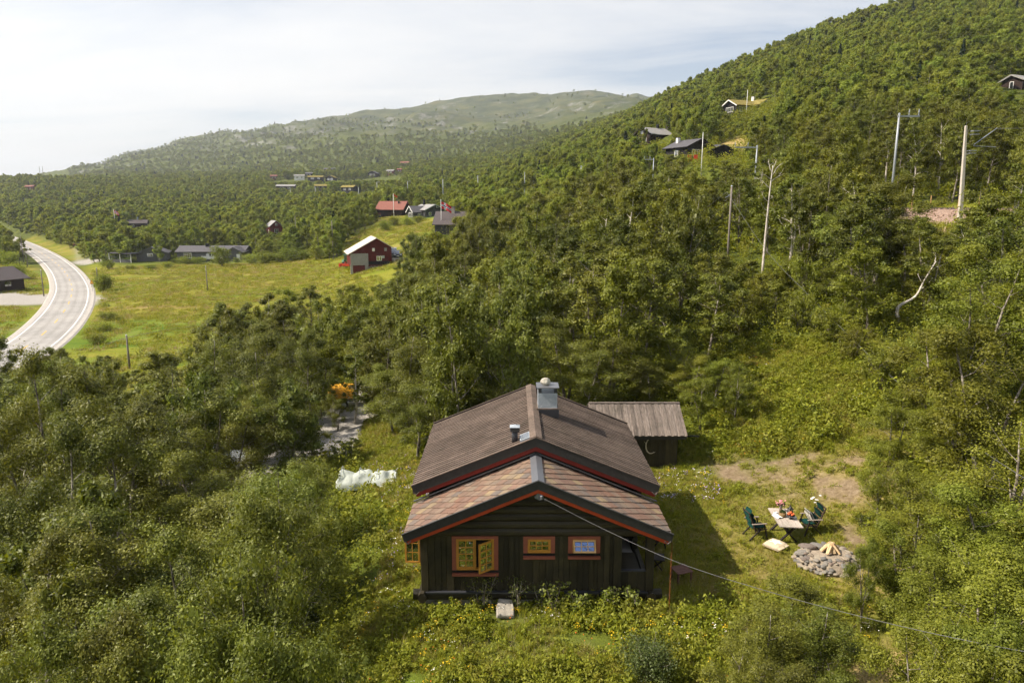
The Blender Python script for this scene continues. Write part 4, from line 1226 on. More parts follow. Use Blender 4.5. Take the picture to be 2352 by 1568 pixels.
B = MB(); B.tube([(0.12 * math.cos(a), 0, 0.15 + 0.16 * math.sin(a)) for a in np.linspace(0, math.pi, 9)], 0.008, 5); B.build('handle', M['wicker'], bk_)
B = MB()
for k in range(50):
    th, rr0 = random.random() * 6.28, random.uniform(0, .11)
    B.box((rr0 * math.cos(th), rr0 * math.sin(th), 0.18 + random.uniform(-.02, .05)), (0.055, 0.03, 0.004), Euler((random.random() * 3, random.random() * 3, th)).to_matrix())
B.build('greenery', M['leaf_plain'], bk_)
cl = thing('folded_cloth', 'crumpled white cloth on the near left of the table', 'cloth', on_table(-0.26, 0.02), R(20))
V = []; n = 9
for i in range(n):
    for j in range(n):
        x_, y_ = (i / (n - 1) - .5) * .26, (j / (n - 1) - .5) * .34
        V.append((x_, y_, 0.012 + 0.055 * float(vnoise(np.array(i * .8), np.array(j * .8), 8)) * (1 - (2 * i / (n - 1) - 1) ** 4)))
B = MB().add(V, [(i * n + j, (i + 1) * n + j, (i + 1) * n + j + 1, i * n + j + 1) for i in range(n - 1) for j in range(n - 1)]); B.build('cloth', M['white_cloth'], cl, True)
for (x_, y_, l_) in ((0.31, 0.02, 'white plate beside the fruit stand on the table'), (-0.24, 0.28, 'white plate by the basket on the table')):
    p_ = thing('plate', l_, 'plate', on_table(x_, y_))
    B = MB(); B.lathe([(0.06, 0), (0.105, 0.012), (0.11, 0.016), (0.065, 0.007), (0, 0.006)], 16); B.build('plate', M['white'], p_, True)
    B = MB(); B.lathe([(0.03, 0.008), (0.045, 0.04), (0.04, 0.075), (0.036, 0.075), (0.036, 0.02)], 10); B.build('cup', M['white'], p_, True)

# ------------------------------------------------------------------ fire pit of field stones with firewood
FP = Vector((10.62, 22.45, 0)); FP.z = H(FP.x, FP.y)
pit = thing('fire_pit', 'round heap of grey field stones with split firewood on top', 'fire pit', FP)
pit.scale = (.94, .94, .76)
random.seed(9)
rocks = [rock_mesh('stone', 20 + k, 1, random.uniform(.7, 1), random.uniform(.5, .85), M['rock'], 2) for k in range(9)]
layers = [(1.08, 0.06, 34, .115), (1.0, 0.17, 32, .11), (0.92, 0.28, 28, .11), (0.82, 0.40, 24, .11), (0.70, 0.52, 18, .12)]
B = MB(); B.lathe([(1.02, -0.1), (0.96, 0.12), (0.82, 0.40), (0.6, 0.52), (0.0, 0.46)], 18); B.build('ash_core', M['rock'], pit, True)
for rad, z, n, s in layers:
    for k in range(n):
        th = 2 * math.pi * (k + random.uniform(-.25, .25)) / n
        sz = s * random.uniform(0.75, 1.35)
        o = link('stone', random.choice(rocks), pit, (rad * 1.0 * math.cos(th), rad * 0.88 * math.sin(th), z + random.uniform(-.03, .05)))
        o.rotation_euler = (random.uniform(-.4, .4), random.uniform(-.4, .4), random.random() * 6.28)
        o.scale = (sz * random.uniform(.9, 1.35), sz, sz * random.uniform(.7, 1.0))
for th, rad, sz in ((2.5, .72, .27), (2.0, .55, .24), (3.0, .9, .22), (0.6, .85, .2), (5.9, .9, .2), (4.9, 1.06, .17)):
    o = link('stone', random.choice(rocks), pit, (rad * math.cos(th), rad * .88 * math.sin(th), 0.56 if rad < .8 else .42)); o.scale = (sz * 1.3, sz, sz * .7); o.rotation_euler = (0, .2, th)
for k in range(70):
    th = random.random() * 6.28; f_ = random.random(); rad = 1.10 - .5 * f_; sz = random.uniform(.07, .15)
    o = link('stone', random.choice(rocks), pit, (rad * math.cos(th), rad * .88 * math.sin(th), .05 + .52 * f_)); o.scale = (sz * random.uniform(.9, 1.5), sz, sz * random.uniform(.6, 1.0)); o.rotation_euler = (random.uniform(-.5, .5), random.uniform(-.5, .5), random.random() * 6.28)
M['firewood'] = m_wood('split firewood', [(0.40, 0.24, 0.12), (0.60, 0.42, 0.24), (0.72, 0.58, 0.40)], (1, 9, 9), 0.8, 0.15, 0.2, 0.4)
random.seed(21)
for k in range(17):
    L, rr0 = random.uniform(.32, .46), random.uniform(.045, .07)
    B = MB(); B.prism([(rr0 * math.cos(a), rr0 * math.sin(a)) for a in (0.1, 1.0, 1.9, 3.3, 5.1)], -L / 2, L / 2, lambda p, tt: Vector((tt, p[0], p[1])))
    o = B.build('firewood_log', M['firewood'], pit)
    th = k * 2.4 + random.uniform(-.4, .4); rd = random.uniform(.16, .34)
    foot = Vector((0.12 + rd * math.cos(th), 0.02 + rd * math.sin(th) * .9, 0.58)); apex = Vector((0.12 + random.uniform(-.05, .05), 0.02 + random.uniform(-.05, .05), 1.0))
    dr_ = (apex - foot).normalized(); o.location = foot + dr_ * L * .42
    o.rotation_euler = (dr_.to_track_quat('X', 'Z') @ Euler((random.random() * 6, 0, 0)).to_quaternion()).to_euler()

# ------------------------------------------------------------------ seat and crate in the shade beside the cabin
sx_ = Vector((CAB.x + 4.05, CAB.y + 2.1, 0)); sx_.z = H(sx_.x, sx_.y)
sc2 = thing('folding_chair', 'dark folding chair with white blanket in the cabin shade', 'chair', sx_, R(-10))
for s in (-1, 1):
    B = MB(); B.beam((-0.3, s * .24, 0), (0.2, s * .24, .45), .03, .04, up=(0, 1, 0)); B.build('leg', M['dark_leg'], sc2)
    B = MB(); B.beam((0.28, s * .26, 0), (-0.1, s * .26, .5), .03, .04, up=(0, 1, 0)); B.build('leg', M['dark_leg'], sc2)
    B = MB(); B.beam((-0.36, s * .23, 1.0), (-0.12, s * .23, .4), .03, .04, up=(0, 1, 0)); B.build('back_upright', M['dark_leg'], sc2)
B = MB(); B.box((0.05, 0, .45), (.44, .5, .03)); B.build('seat', M['dark_leg'], sc2)
B = MB(); cushion(B, (-0.17, 0, .72), (.46, .40, .09), Euler((0, R(-66), 0)).to_matrix()); B.build('blanket', M['white_cloth'], sc2, True)
cx_ = Vector((CAB.x + 4.72, CAB.y + 1.35, 0)); cx_.z = H(cx_.x, cx_.y)
cr_ = thing('wooden_crate', 'low reddish wooden crate table in the cabin shade', 'crate', cx_, R(20))
M['crate'] = m_plain('reddish crate wood', (0.16, 0.085, 0.065), 0.8, 0.2, 0.2, 8)
for k in range(4):
    B = MB(); B.box((0, -0.2 + k * .133, .42), (.55, .12, .02)); B.build('top_board', M['crate'], cr_)
for s in (-1, 1):
    for q in (-1, 1):
        B = MB(); B.box((s * .24, q * .2, .205), (.05, .05, .41)); B.build('leg', M['crate'], cr_)
gc = Vector((CAB.x + 4.28, CAB.y + 3.6, 0)); gc.z = H(gc.x, gc.y)
g3 = garden_chair('green cushioned chair half hidden behind the cabin eave', gc, R(15))
g3['group'] = 'green cushioned garden chairs at the table'; del g3['group']

# flat stone slab in front of the cabin
ps = ong(1160, 1412)
B = MB(); B.prism([(-.36, -.40), (.30, -.42), (.34, -.05), (.30, .36), (-.22, .42), (-.33, .05)], 0, .13, lambda p, tt: Vector((p[0] * (1 - .06 * tt / .13), p[1] * (1 - .06 * tt / .13), tt)))
M['slab'] = m_rock('slab stone', [(0.0, (0.34, 0.31, 0.26)), (1.0, (0.36, 0.33, 0.28))])
o = B.build('stone_slab', M['slab'], None, bevel=.03); o.location = (ps.x, ps.y + .1, ps.z + 0.12); o.rotation_euler = (R(16), R(3), .12); o.scale = (.82, .85, 1)
tag(o, 'cracked pale stone slab lying in weeds before the cabin', 'stone slab')

# overhead cables
M['cable'] = m_plain('cable', (0.12, 0.12, 0.12), 0.6, 0.3, 0.1, 5)
def cable(name, label, pts, r=0.011, n=24):
    P = catmull([Vector(p) for p in pts], 10)
    o = MB().tube(P, r, 5).build(name, M['cable'], None, True)
    return tag(o, label, 'cable')
cable('power_cable', 'grey supply cable running from the cabin gable to the lower right', [CAB + Vector((0.13, -0.58, 3.66)), at(1390, 1216, 18.4), at(1560, 1292, 16.8), at(1780, 1362, 15.2), at(1990, 1418, 13.8), at(2200, 1466, 12.5), at(2460, 1515, 11.2)], 0.0068)
# ------------------------------------------------------------------ houses of the valley
M['barn_red'] = m_wood('barn red boards', [(0.075, 0.012, 0.010), (0.105, 0.017, 0.013), (0.13, 0.022, 0.016)], (9, 9, 0.6), 0.8, 0.15, 0.08, 0.3, 2.0)
M['door_red'] = m_plain('red door', (0.13, 0.02, 0.015), 0.7, 0.2, 0.1, 2)
M['tin_pale'] = m_plain('pale tin roof', (0.56, 0.50, 0.43), 0.6, 0.4, 0.15, 0.6)
M['boards_pale'] = m_plain('pale grey cladding', (0.30, 0.29, 0.28), 0.8, 0.2, 0.12, 2)
M['stone_wall'] = m_rock('foundation stone', [(0.0, (0.22, 0.20, 0.175)), (1.0, (0.34, 0.30, 0.26))])
M['dark_brown'] = m_plain('dark brown stain', (0.035, 0.022, 0.018), 0.8, 0.2, 0.2, 2)
M['brown_red'] = m_plain('brown red stain', (0.12, 0.035, 0.025), 0.8, 0.2, 0.2, 2)
M['grey_wall'] = m_plain('slate grey house paint', (0.125, 0.125, 0.125), 0.8, 0.2, 0.1, 2)
M['dark_grey_wall'] = m_plain('charcoal house paint', (0.055, 0.056, 0.055), 0.8, 0.2, 0.1, 2)
M['roof_charcoal'] = m_plain('charcoal tiles', (0.085, 0.08, 0.085), 0.6, 0.35, 0.15, 1.5)
M['roof_brown'] = m_plain('dark brown tiles', (0.075, 0.06, 0.058), 0.6, 0.35, 0.15, 1.5)
M['roof_red'] = m_plain('red brown tiles', (0.215, 0.078, 0.055), 0.7, 0.3, 0.12, 1.5)
M['roof_grey'] = m_plain('grey roof', (0.27, 0.26, 0.25), 0.7, 0.3, 0.12, 1.0)
M['turf'] = m_plain('turf roof', (0.22, 0.18, 0.055), 0.95, 0.1, 0.35, 1.2, bump=0.6)
M['black_wall'] = m_plain('black stain', (0.016, 0.014, 0.014), 0.8, 0.2, 0.2, 2)
M['pole_wood'] = m_plain('grey pole', (0.20, 0.175, 0.15), 0.85, 0.15, 0.2, 2)
M['steel_pale'] = m_plain('galvanised pole', (0.30, 0.32, 0.34), 0.5, 0.4, 0.1, 1.0, 0.3)
M['mast_concrete'] = m_plain('mast concrete', (0.52, 0.47, 0.40), 0.9, 0.15, 0.12, 1.5)

HOUSES = []
def house(name, label, pos, rz, L, W, h, pitch, wall, roof, over=0.45, barge=None, win=(), doors=(), chim=None, tin=0.16, cat='house', ridge_off=0.0, base=1.2, group=None, deck=None, sight=True):
    """gabled house, ridge along local x, long wall at -y (face S), gables E (+x) and W (-x)"""
    if not isinstance(doors, list): chim, doors = (doors or chim), []
    r = thing(name, label, cat, pos, rz, group)
    pt = R(pitch); rise = (W / 2) * math.tan(pt)
    HOUSES.append((Vector(pos), rz, L, W, h, rise, over, sight))
    B = MB()
    B.prism([(-W / 2, -base), (W / 2, -base), (W / 2, h), (ridge_off, h + rise), (-W / 2, h)], -L / 2, L / 2, lambda p, t: Vector((t, p[0], p[1])))
    B.build('wall', M[wall], r)
    rf = empty('roof'); rf.parent = r
    for s in (-1, 1):
        e = Vector((0, s * (W / 2 + over), h - over * math.tan(pt))); a = Vector((0, ridge_off, h + rise))
        B = MB(); n = Vector((0, s * math.sin(pt), math.cos(pt)))
        P = []
        for x in (-L / 2 - over, L / 2 + over):
            for q in (a, e):
                P.append(Vector((x, q.y, q.z)) + n * tin); P.append(Vector((x, q.y, q.z)) + n * 0.015)
        B.add(P, [(0, 2, 6, 4), (1, 5, 7, 3), (0, 1, 3, 2), (4, 6, 7, 5), (2, 3, 7, 6), (0, 4, 5, 1)])
        B.build('roof_slope', M[roof], rf)
        if barge:
            for x in (-1, 1):
                B = MB(); B.beam(Vector((x * (L / 2 + over + .03), a.y, a.z + .02)), Vector((x * (L / 2 + over + .03), e.y, e.z + .02)), 0.06, 0.30); B.build('barge_board', M[barge], rf)
    def place(face, along, z, B, dep):
        if face == 'S': return Vector((along, -W / 2 - dep, z)), 0
        if face == 'N': return Vector((along, W / 2 + dep, z)), math.pi
        if face == 'E': return Vector((L / 2 + dep, along, z)), math.pi / 2
        return Vector((-L / 2 - dep, along, z)), -math.pi / 2
    for (face, along, z, w, hh, *opt) in win:
        p, a = place(face, along, z, None, 0.03)
        fr_ = opt[0] if opt else 'white'
        B = MB(); f = 0.12
        B.box((-w / 2 + f / 2, 0, 0), (f, 0.06, hh)); B.box((w / 2 - f / 2, 0, 0), (f, 0.06, hh)); B.box((0, 0, hh / 2 - f / 2), (w - 2 * f, 0.06, f)); B.box((0, 0, -hh / 2 + f / 2), (w - 2 * f, 0.06, f))
        nb = max(1, int(round(w / 0.7)))
        for k in range(1, nb): B.box((-w / 2 + w * k / nb, 0, 0), (0.07, 0.055, hh - 2 * f))
        o = B.build('window', M[fr_], r); o.location = p; o.rotation_euler = (0, 0, a)
        B = MB(); B.box((0, 0.01, 0), (w - 2 * f, 0.03, hh - 2 * f)); q = B.build('pane', M['glass_far'], o)
    for (face, along, w, hh, mt) in doors:
        p, a = place(face, along, hh / 2 + .02, None, 0.03)
        B = MB(); B.box((0, 0, 0), (w, 0.07, hh)); o = B.build('door', M[mt], r); o.location = p; o.rotation_euler = (0, 0, a)
        B = MB(); B.box((w * .36, -.05, 0), (.05, .05, .14)); B.build('handle', M['metal_dark'], o)
    if chim:
        x, y, ch_, cw, mt = chim
        zr = h + rise - abs(y - ridge_off) * math.tan(pt)
        B = MB(); B.box((x, y, zr + ch_ / 2 - .2), (cw, cw, ch_ + .4)); o = B.build('chimney', M[mt], r)
        B = MB(); B.box((x, y, zr + ch_ + .06), (cw + .16, cw + .16, .1)); B.build('chimney_cap', M['metal_dark'], o)
    if deck:
        face, x0, x1, d, z, mt = deck
        y = -W / 2 - d / 2
        B = MB(); B.box(((x0 + x1) / 2, y, z / 2 - .6), (x1 - x0, d, z + 1.2)); B.build('deck', M['dark_grey_wall'], r)
        B = MB(); B.box(((x0 + x1) / 2, -W / 2 - d, z + .95), (x1 - x0, .08, .08))
        for k in range(int((x1 - x0) / 1.2) + 1): B.box((x0 + k * 1.2, -W / 2 - d, z + .45), (.07, .07, .9))
        B.box(((x0 + x1) / 2, -W / 2 - d, z + .45), (x1 - x0, .02, .75)); B.build('railing', M[mt], r)
    return r
def gp(u, v): return ong(u, v)
def mpx(p): return FPX / (p.y * CP - p.z * SP)      # photo pixels per metre at a point

# ---- red barn with tractor and cars
bp = ong(812, 629)
s_ = mpx(bp)
barn = thing('red_barn', 'dark red barn with pale roof and stone foundation in the meadow', 'barn', bp, R(17))
bw_, bh, bl_, br_ = 95 / s_, 80 / s_, 48 / s_, 61 / s_           # width, apex, left eave, right eave
ax_ = 61 / s_
def bf(x, z): return (x, z)
D_ = 10.0
B = MB(); B.prism([(0.1, 1.5), (bw_, 1.5), (bw_, br_), (ax_, bh), (0.1, bl_)], 0, D_, lambda p, t: Vector((p[0] - .6, t, p[1]))); B.build('wall', M['barn_red'], barn)
B = MB()
for k in range(int(bw_ / 0.3)):
    x = 0.1 + k * 0.3
    zt_ = bl_ + (bh - bl_) * x / ax_ if x < ax_ else bh + (br_ - bh) * (x - ax_) / (bw_ - ax_)
    if x > 3.0: B.box((x - .6, -0.015, (zt_ + 2.9) / 2), (0.04, 0.03, zt_ - 3.0))
B.build('cover_strip', M['barn_red'], barn)
for (xa, za, xb, zb_) in ((-0.5, bl_ - .35, ax_, bh + .06), (ax_, bh + .06, bw_ + .55, br_ - .38)):
    B = MB(); B.beam(Vector(((xa + xb) / 2 - .6, -.45, (za + zb_) / 2)), Vector(((xa + xb) / 2 - .6, D_ + .45, (za + zb_) / 2)), math.hypot(xb - xa, zb_ - za), 0.14, up=(-(zb_ - za), 0, (xb - xa))); B.build('roof_slope', M['tin_pale'], barn)
# upper apron, garage door and stone base
B = MB(); B.box((1.95 - .6, -0.05, 3.05), (3.7, 0.1, 2.4)); B.build('pale_cladding', M['boards_pale'], barn)
B = MB()
for k in range(12): B.box((0.25 + k * .31 - .6, -.108, 3.05), (.03, .02, 2.36))
B.build('cladding_strip', M['boards_pale'], barn)
B = MB(); B.box((0.28 - .6, 0.1, 0.75), (.5, .4, 2.3)); B.box((3.4 - .6, 0.1, 0.75), (.7, .4, 2.3)); B.box((1.9 - .6, .1, 1.84), (3.7, .4, .12)); B.build('door_pillar', M['concrete'], barn)
B = MB(); B.box((1.8 - .6, 0.15, 0.82), (2.6, .1, 1.95)); o = B.build('garage_door', M['door_red'], barn)
for k in range(6):
    B = MB(); B.box((0.72 + k * .43 - .6, 0.09, .82), (.40, .03, 1.9)); B.build('door_panel', M['door_red'], o)
B = MB(); B.box((6.2 - .6, 0.35, 1.0), (5.0, .5, 2.0)); B.build('foundation_core', M['stone_wall'], barn)
random.seed(4)
bst = [rock_mesh('foundation_stone', 60 + k, 1, .5, .8, M['stone_wall'], 1, .3) for k in range(5)]
for zz in range(4):
    x = 3.95
    while x < bw_ - .1:
        w_ = random.uniform(.5, .95)
        o = link('foundation_stone', random.choice(bst), barn, (x + w_ / 2 - .6, 0.1, 0.0 + zz * .5 + random.uniform(-.05, .05)), (0, random.uniform(-.1, .1), 0), (w_ * .56, .3, .33)); x += w_
B = MB(); B.box((6.1 - .6, -0.02, 2.25), (4.6, .08, .75)); B.build('dark_band', M['black_wall'], barn)
for x, z, mt in ((4.95, 5.0, 'white'), (7.5, 5.0, 'boards_pale')):
    B = MB(); B.box((x - .6, -.03, z), (.52, .08, .68)); o = B.build('hatch', M[mt], barn)
w_ = empty('window'); w_.parent = barn
B = MB()
for q in (-.5, 0, .5): B.box((6.1 - .6 + q, -.05, 3.15), (.13, .1, 1.0))
for q in (-.45, .45): B.box((6.1 - .6, -.052, 3.15 + q), (1.0, .1, .12))
B.build('frame', M['white'], w_)
B = MB(); B.box((6.1 - .6, -.01, 3.15), (.9, .06, .85)); B.build('pane', M['glass_far'], w_)
B = MB(); B.box((6.95 - .6, -.05, 3.45), (.55, .06, .55)); B.build('blue_panel', M['metal_pale'], barn)

def wheel(parent, x, y, z, r, w, name='wheel', rim='metal_pale'):
    e = empty(name, (x, y, z)); e.parent = parent
    B = MB(); n = 16
    B.prism([(r * math.cos(2 * math.pi * k / n), r * math.sin(2 * math.pi * k / n)) for k in range(n)], -w / 2, w / 2, lambda p, t: Vector((p[0], t, p[1]))); B.build('tyre', M['black'], e)
    B = MB(); B.prism([(.58 * r * math.cos(2 * math.pi * k / n), .58 * r * math.sin(2 * math.pi * k / n)) for k in range(n)], -w / 2 - .01, w / 2 + .01, lambda p, t: Vector((p[0], t, p[1]))); B.build('rim', M[rim], e)
def car(label, pos, rz, paint, van=False):
    """hatchback or van, front towards local +x"""
    c = thing('parked_car', label, 'car', pos, rz)
    Lc, Wc = 4.3, 1.75
    hb = 0.92; ht = 1.78 if van else 1.46
    B = MB()
    prof = [(-2.12, .32), (-2.15, .75), (-2.02, hb), (1.0, hb + .02), (2.0, .80), (2.14, .62), (2.12, .32)]
    for a, b in ((-1, 1),):
        B.prism(prof, -Wc / 2, Wc / 2, lambda p, t: Vector((p[0], t * (1 - .06 * (abs(p[0]) / 2.1) ** 3), p[1])))
    roof = [(-1.95, hb), (-1.55 if not van else -1.85, ht), (0.0 if not van else .35, ht + .02), (1.15, hb + .02)]
    n = len(roof)
    P = []
    for s in (-1, 1):
        for (x, z) in roof:
            k = .90 - .14 * (z - hb) / (ht - hb)
            P.append((x, s * Wc / 2 * k, z))
    B.add(P, [(0, 1, 2, 3), (7, 6, 5, 4), (1, 5, 6, 2), (0, 4, 5, 1), (2, 6, 7, 3)])
    B.build('body', M[paint], c, bevel=0.04)
    def gl(name, pts):
        B = MB(); B.add(pts, [tuple(range(len(pts)))]); B.build(name, M['glass_far'], c)
    y1, y2 = Wc / 2 * .86, Wc / 2 * .755
    fx0, fz0 = roof[2]; fx1, fz1 = roof[3]
    def lerp(a, b, t): return a + (b - a) * t
    gl('windscreen', [(lerp(fx0, fx1, .12) + .02, -y2, lerp(fz0, fz1, .12) + .012), (lerp(fx0, fx1, .92) + .02, -y1, lerp(fz0, fz1, .92) + .012), (lerp(fx0, fx1, .92) + .02, y1, lerp(fz0, fz1, .92) + .012), (lerp(fx0, fx1, .12) + .02, y2, lerp(fz0, fz1, .12) + .012)])
    bx0, bz0 = roof[1]; bx1, bz1 = roof[0]
    gl('rear_window', [(lerp(bx0, bx1, .12) - .02, y2, lerp(bz0, bz1, .12) + .012), (lerp(bx0, bx1, .85) - .02, y1, lerp(bz0, bz1, .85) + .012), (lerp(bx0, bx1, .85) - .02, -y1, lerp(bz0, bz1, .85) + .012), (lerp(bx0, bx1, .12) - .02, -y2, lerp(bz0, bz1, .12) + .012)])
    for s in (-1, 1):
        def sp2(x, z):
            k = .90 - .14 * (z - hb) / (ht - hb); return (x, s * (Wc / 2 * k + .012), z)
        gl('side_window', [sp2(-1.7, hb + .06), sp2(-1.5, ht - .08), sp2(-.6, ht - .07), sp2(-.6, hb + .06)])
        gl('side_window', [sp2(-.52, hb + .06), sp2(-.52, ht - .07), sp2(-.02, ht - .07), sp2(.92, hb + .08)])
        for x in (-1.32, 1.32): wheel(c, x, s * (Wc / 2 - .1), .32, .32, .22)
        B = MB(); B.box((2.06, s * .62, .66), (.12, .34, .15)); B.build('headlight', M['white'], c)
        B = MB(); B.box((.85, s * (Wc / 2 + .09), 1.0), (.16, .16, .13)); B.build('mirror', M[paint], c)
    B = MB(); B.box((2.13, 0, .46), (.04, .5, .12)); B.build('number_plate', M['white'], c)
    B = MB(); B.box((2.11, 0, .62), (.06, .7, .14)); B.build('grille', M['black'], c)
    return c
M['paint_silver'] = m_plain('silver car paint', (0.40, 0.43, 0.46), 0.3, 0.6, 0.03, 1, 0.5)
M['paint_navy'] = m_plain('dark blue car paint', (0.035, 0.045, 0.07), 0.25, 0.6, 0.03, 1, 0.3)
M['paint_red'] = m_plain('red car paint', (0.22, 0.02, 0.02), 0.3, 0.6, 0.03, 1, 0.2)
M['paint_black'] = m_plain('black car paint', (0.02, 0.022, 0.026), 0.25, 0.6, 0.03, 1, 0.2)
def level_car(label, u, v, rz, paint, van=False, dz=0.0):
    p = ong(u, v); p.z += dz
    return car(label, p, rz, paint, van)
cp = bp + Vector((9.4, 3.4, 0)); cp.z = H(cp.x, cp.y)
cz = at(911, 592, cp.y)
# level parking pad beside the barn, held by a low wall
pad = tag(empty('parking_pad', (cz.x + .2, cz.y + 3, cz.z - .02)), 'small gravel parking pad beside the barn', 'parking pad', kind='structure')
B = MB(); B.box((-.2, 1, -.9), (4.6, 9.5, 1.8)); B.build('gravel_bed', M['gravel'], pad)
pst = [rock_mesh('pad_stone', 90 + k, 1, .5, .8, M['stone_wall'], 1, .3) for k in range(3)]
for k in range(7):
    link('pad_stone', random.choice(pst), pad, (-2.2 + k * .68, -3.75, -.35 - .1 * (k % 2)), None, (.40, .25, .33))
car('dark blue hatchback parked right of the barn', Vector((cz.x + .15, cz.y + 1.4, cz.z)), R(-84), 'paint_navy')
car('silver van parked behind the dark blue hatchback', Vector((cz.x - 1.55, cz.y + 5.6, cz.z)), R(-84), 'paint_silver', True)

# tractor
tp = ong(795, 616)
tr = thing('farm_tractor', 'green tractor with red rear implement left of the barn', 'tractor', tp + Vector((.3, 1.6, 0)), R(78))
tr.location.z = H(tr.location.x, tr.location.y)
M['tractor_green'] = m_plain('green tractor paint', (0.035, 0.13, 0.06), 0.4, 0.4, 0.1, 3)
M['implement_red'] = m_plain('orange red implement', (0.52, 0.055, 0.02), 0.5, 0.3, 0.15, 3)
B = MB(); B.box((1.0, 0, 1.15), (1.9, .75, .8)); B.box((-.1, 0, .95), (1.0, .6, .6)); B.build('engine_hood', M['tractor_green'], tr, bevel=.06)
B = MB(); B.box((-.45, 0, 1.95), (1.35, 1.35, .06)); B.box((-.45, 0, 1.5), (1.25, 1.25, .1))
for sx in (-1, 1):
    for sy in (-1, 1): B.box((-.45 + sx * .6, sy * .6, 2.1), (.07, .07, 1.3))
B.build('cab_frame', M['tractor_green'], tr)
B = MB(); B.box((-.45, 0, 2.15), (1.16, 1.16, 1.1)); B.build('cab_glass', M['glass_far'], tr)
B = MB(); B.box((-.45, 0, 2.80), (1.55, 1.5, .14)); B.build('cab_roof', M['tractor_green'], tr, bevel=.05)
for s in (-1, 1):
    wheel(tr, -.65, s * .85, .8, .8, .45, rim='white'); wheel(tr, 1.55, s * .75, .55, .55, .32, rim='white')
    B = MB(); B.prism([(.9 * math.cos(a), .9 * math.sin(a)) for a in np.linspace(.3, 2.8, 9)] + [(.84 * math.cos(a), .84 * math.sin(a)) for a in np.linspace(2.8, .3, 9)], s * .85 - .25, s * .85 + .25, lambda p, t: Vector((p[0] - .65, t, p[1] + .8))); B.build('fender', M['tractor_green'], tr)
B = MB(); B.box((-1.9, 0.1, .55), (.5, 2.3, .5)); B.beam((-1.2, 0, .8), (-1.9, 0, 1.2), .14, .14); B.beam((-1.9, 0, 1.2), (-1.9, .1, .6), .12, .12); B.box((-2.05, 1.2, .45), (.7, .4, .75)); B.build('rear_implement', M['implement_red'], tr)

# ---- grey bungalow and garage
p = ong(483, 598); k_ = mpx(p)
W1 = 152 / k_
gh = house('grey_bungalow', 'long grey bungalow with charcoal roof and white windows beyond the meadow', p + Vector((0, 4, 0)), R(2), W1, 7.5, 2.75, 22, 'grey_wall', 'roof_charcoal', .5, None,
      [('S', -W1 / 2 + 3.2 * W1 / 20, 1.55, 2.5, 1.7), ('S', -W1 * .02, 1.6, 1.4, 1.3)], [('S', -W1 / 2 + 9.1 * W1 / 20, .95, 2.0, 'white')], (-W1 * .1, -.6, .9, .75, 'black'), deck=('S', -W1 * .10, W1 * .22, 2.2, .5, 'white'))
wing = MB()
wing.prism([(-2.6, -1), (2.6, -1), (2.6, 2.7), (0, 4.0), (-2.6, 2.7)], -3.6, 0, lambda p_, t_: Vector((p_[0] + W1 * .40, t_ - 3.6, p_[1]))); wing.build('wing_wall', M['grey_wall'], gh)
for s in (-1, 1):
    B = MB(); B.beam((W1 * .40 + s * 1.5, -7.7, 3.42), (W1 * .40 + s * 1.5, -1, 3.42), 3.5, .14, up=(s * .5, 0, 1)); B.build('wing_roof', M['roof_charcoal'], gh)
B = MB(); B.box((W1 * .40 + 1.4, -7.25, 1.1), (1.0, .08, 2.1)); o = B.build('wing_door', M['white'], gh)
p = ong(338, 600); k_ = mpx(p)
W1 = 62 / k_
gg = house('grey_garage', 'grey gabled garage with one small white window left of the bungalow', p + Vector((0, 4.5, 0)), R(-72), 9.0, W1, 2.5, 22, 'grey_wall', 'roof_charcoal', .5, 'grey_wall', [('E', -.4, 1.9, 1.6, 1.0)], cat='garage')
# open veranda in front of it
p = ong(288, 603)
pv = thing('glazed_pergola', 'grey open-sided pergola with glass screens left of the grey garage', 'pergola', p + Vector((-1, 2, 0)), R(-8))
B = MB(); B.box((0, 0, 2.7), (7.6, 5.0, .16), Euler((0, R(2), 0)).to_matrix()); B.build('roof', M['roof_charcoal'], pv)
for x in (-3.5, 0, 3.5):
    for y in (-2.3, 2.3):
        B = MB(); B.box((x, y, 1.2), (.14, .14, 2.9)); B.build('post', M['white'], pv)
B = MB(); B.box((1.8, -2.3, .45), (3.3, .1, 1.0)); B.box((-1.8, -2.3, .45), (3.3, .1, 1.0)); B.box((-3.5, 0, .45), (.1, 4.4, 1.0)); B.build('half_wall', M['grey_wall'], pv)
for x in (-1.8, 1.8):
    B = MB(); B.box((x, -2.3, 1.6), (3.3, .03, 1.15)); B.build('glass_screen', M['glass_far'], pv)
# ---- brown house at the left edge
p = ong(-8, 672)
house('brown_house', 'dark brown house with broad roof at the left edge by the road', p + Vector((-4.5, 3, 0)), R(68), 11, 9, 2.7, 24, 'dark_brown', 'roof_brown', .9, None, [('S', 2.0, 1.5, 1.6, 1.2, 'dark_brown'), ('E', 0, 1.5, 1.4, 1.1, 'dark_brown')])
# ---- small red house in the wood
p = ong(627, 540); p = at(627, 540, p.y if p.y < 330 else 260)
house('small_red_house', 'small two-storey red house with pale roof among the birches', Vector((p.x, p.y + 2, p.z)), R(-58), 7, 5.0, 3.6, 40, 'barn_red', 'roof_grey', .3, None, [('E', 0, 1.6, 1.5, 1.7), ('S', 1.0, 1.6, 1.1, 1.4), ('E', 0, 4.3, .8, .9)], base=3)
p = ong(318, 524)
house('brown_cottage', 'dark brown cottage with pale chimney hidden among trees at left', p, R(20), 8.5, 6, 2.6, 26, 'dark_brown', 'roof_brown', .5, None, [('S', -2, 1.4, 1.2, 1.1), ('E', 0, 1.4, 1, 1)], (0, .2, 1.6, .7, 'metal_pale'), base=4)
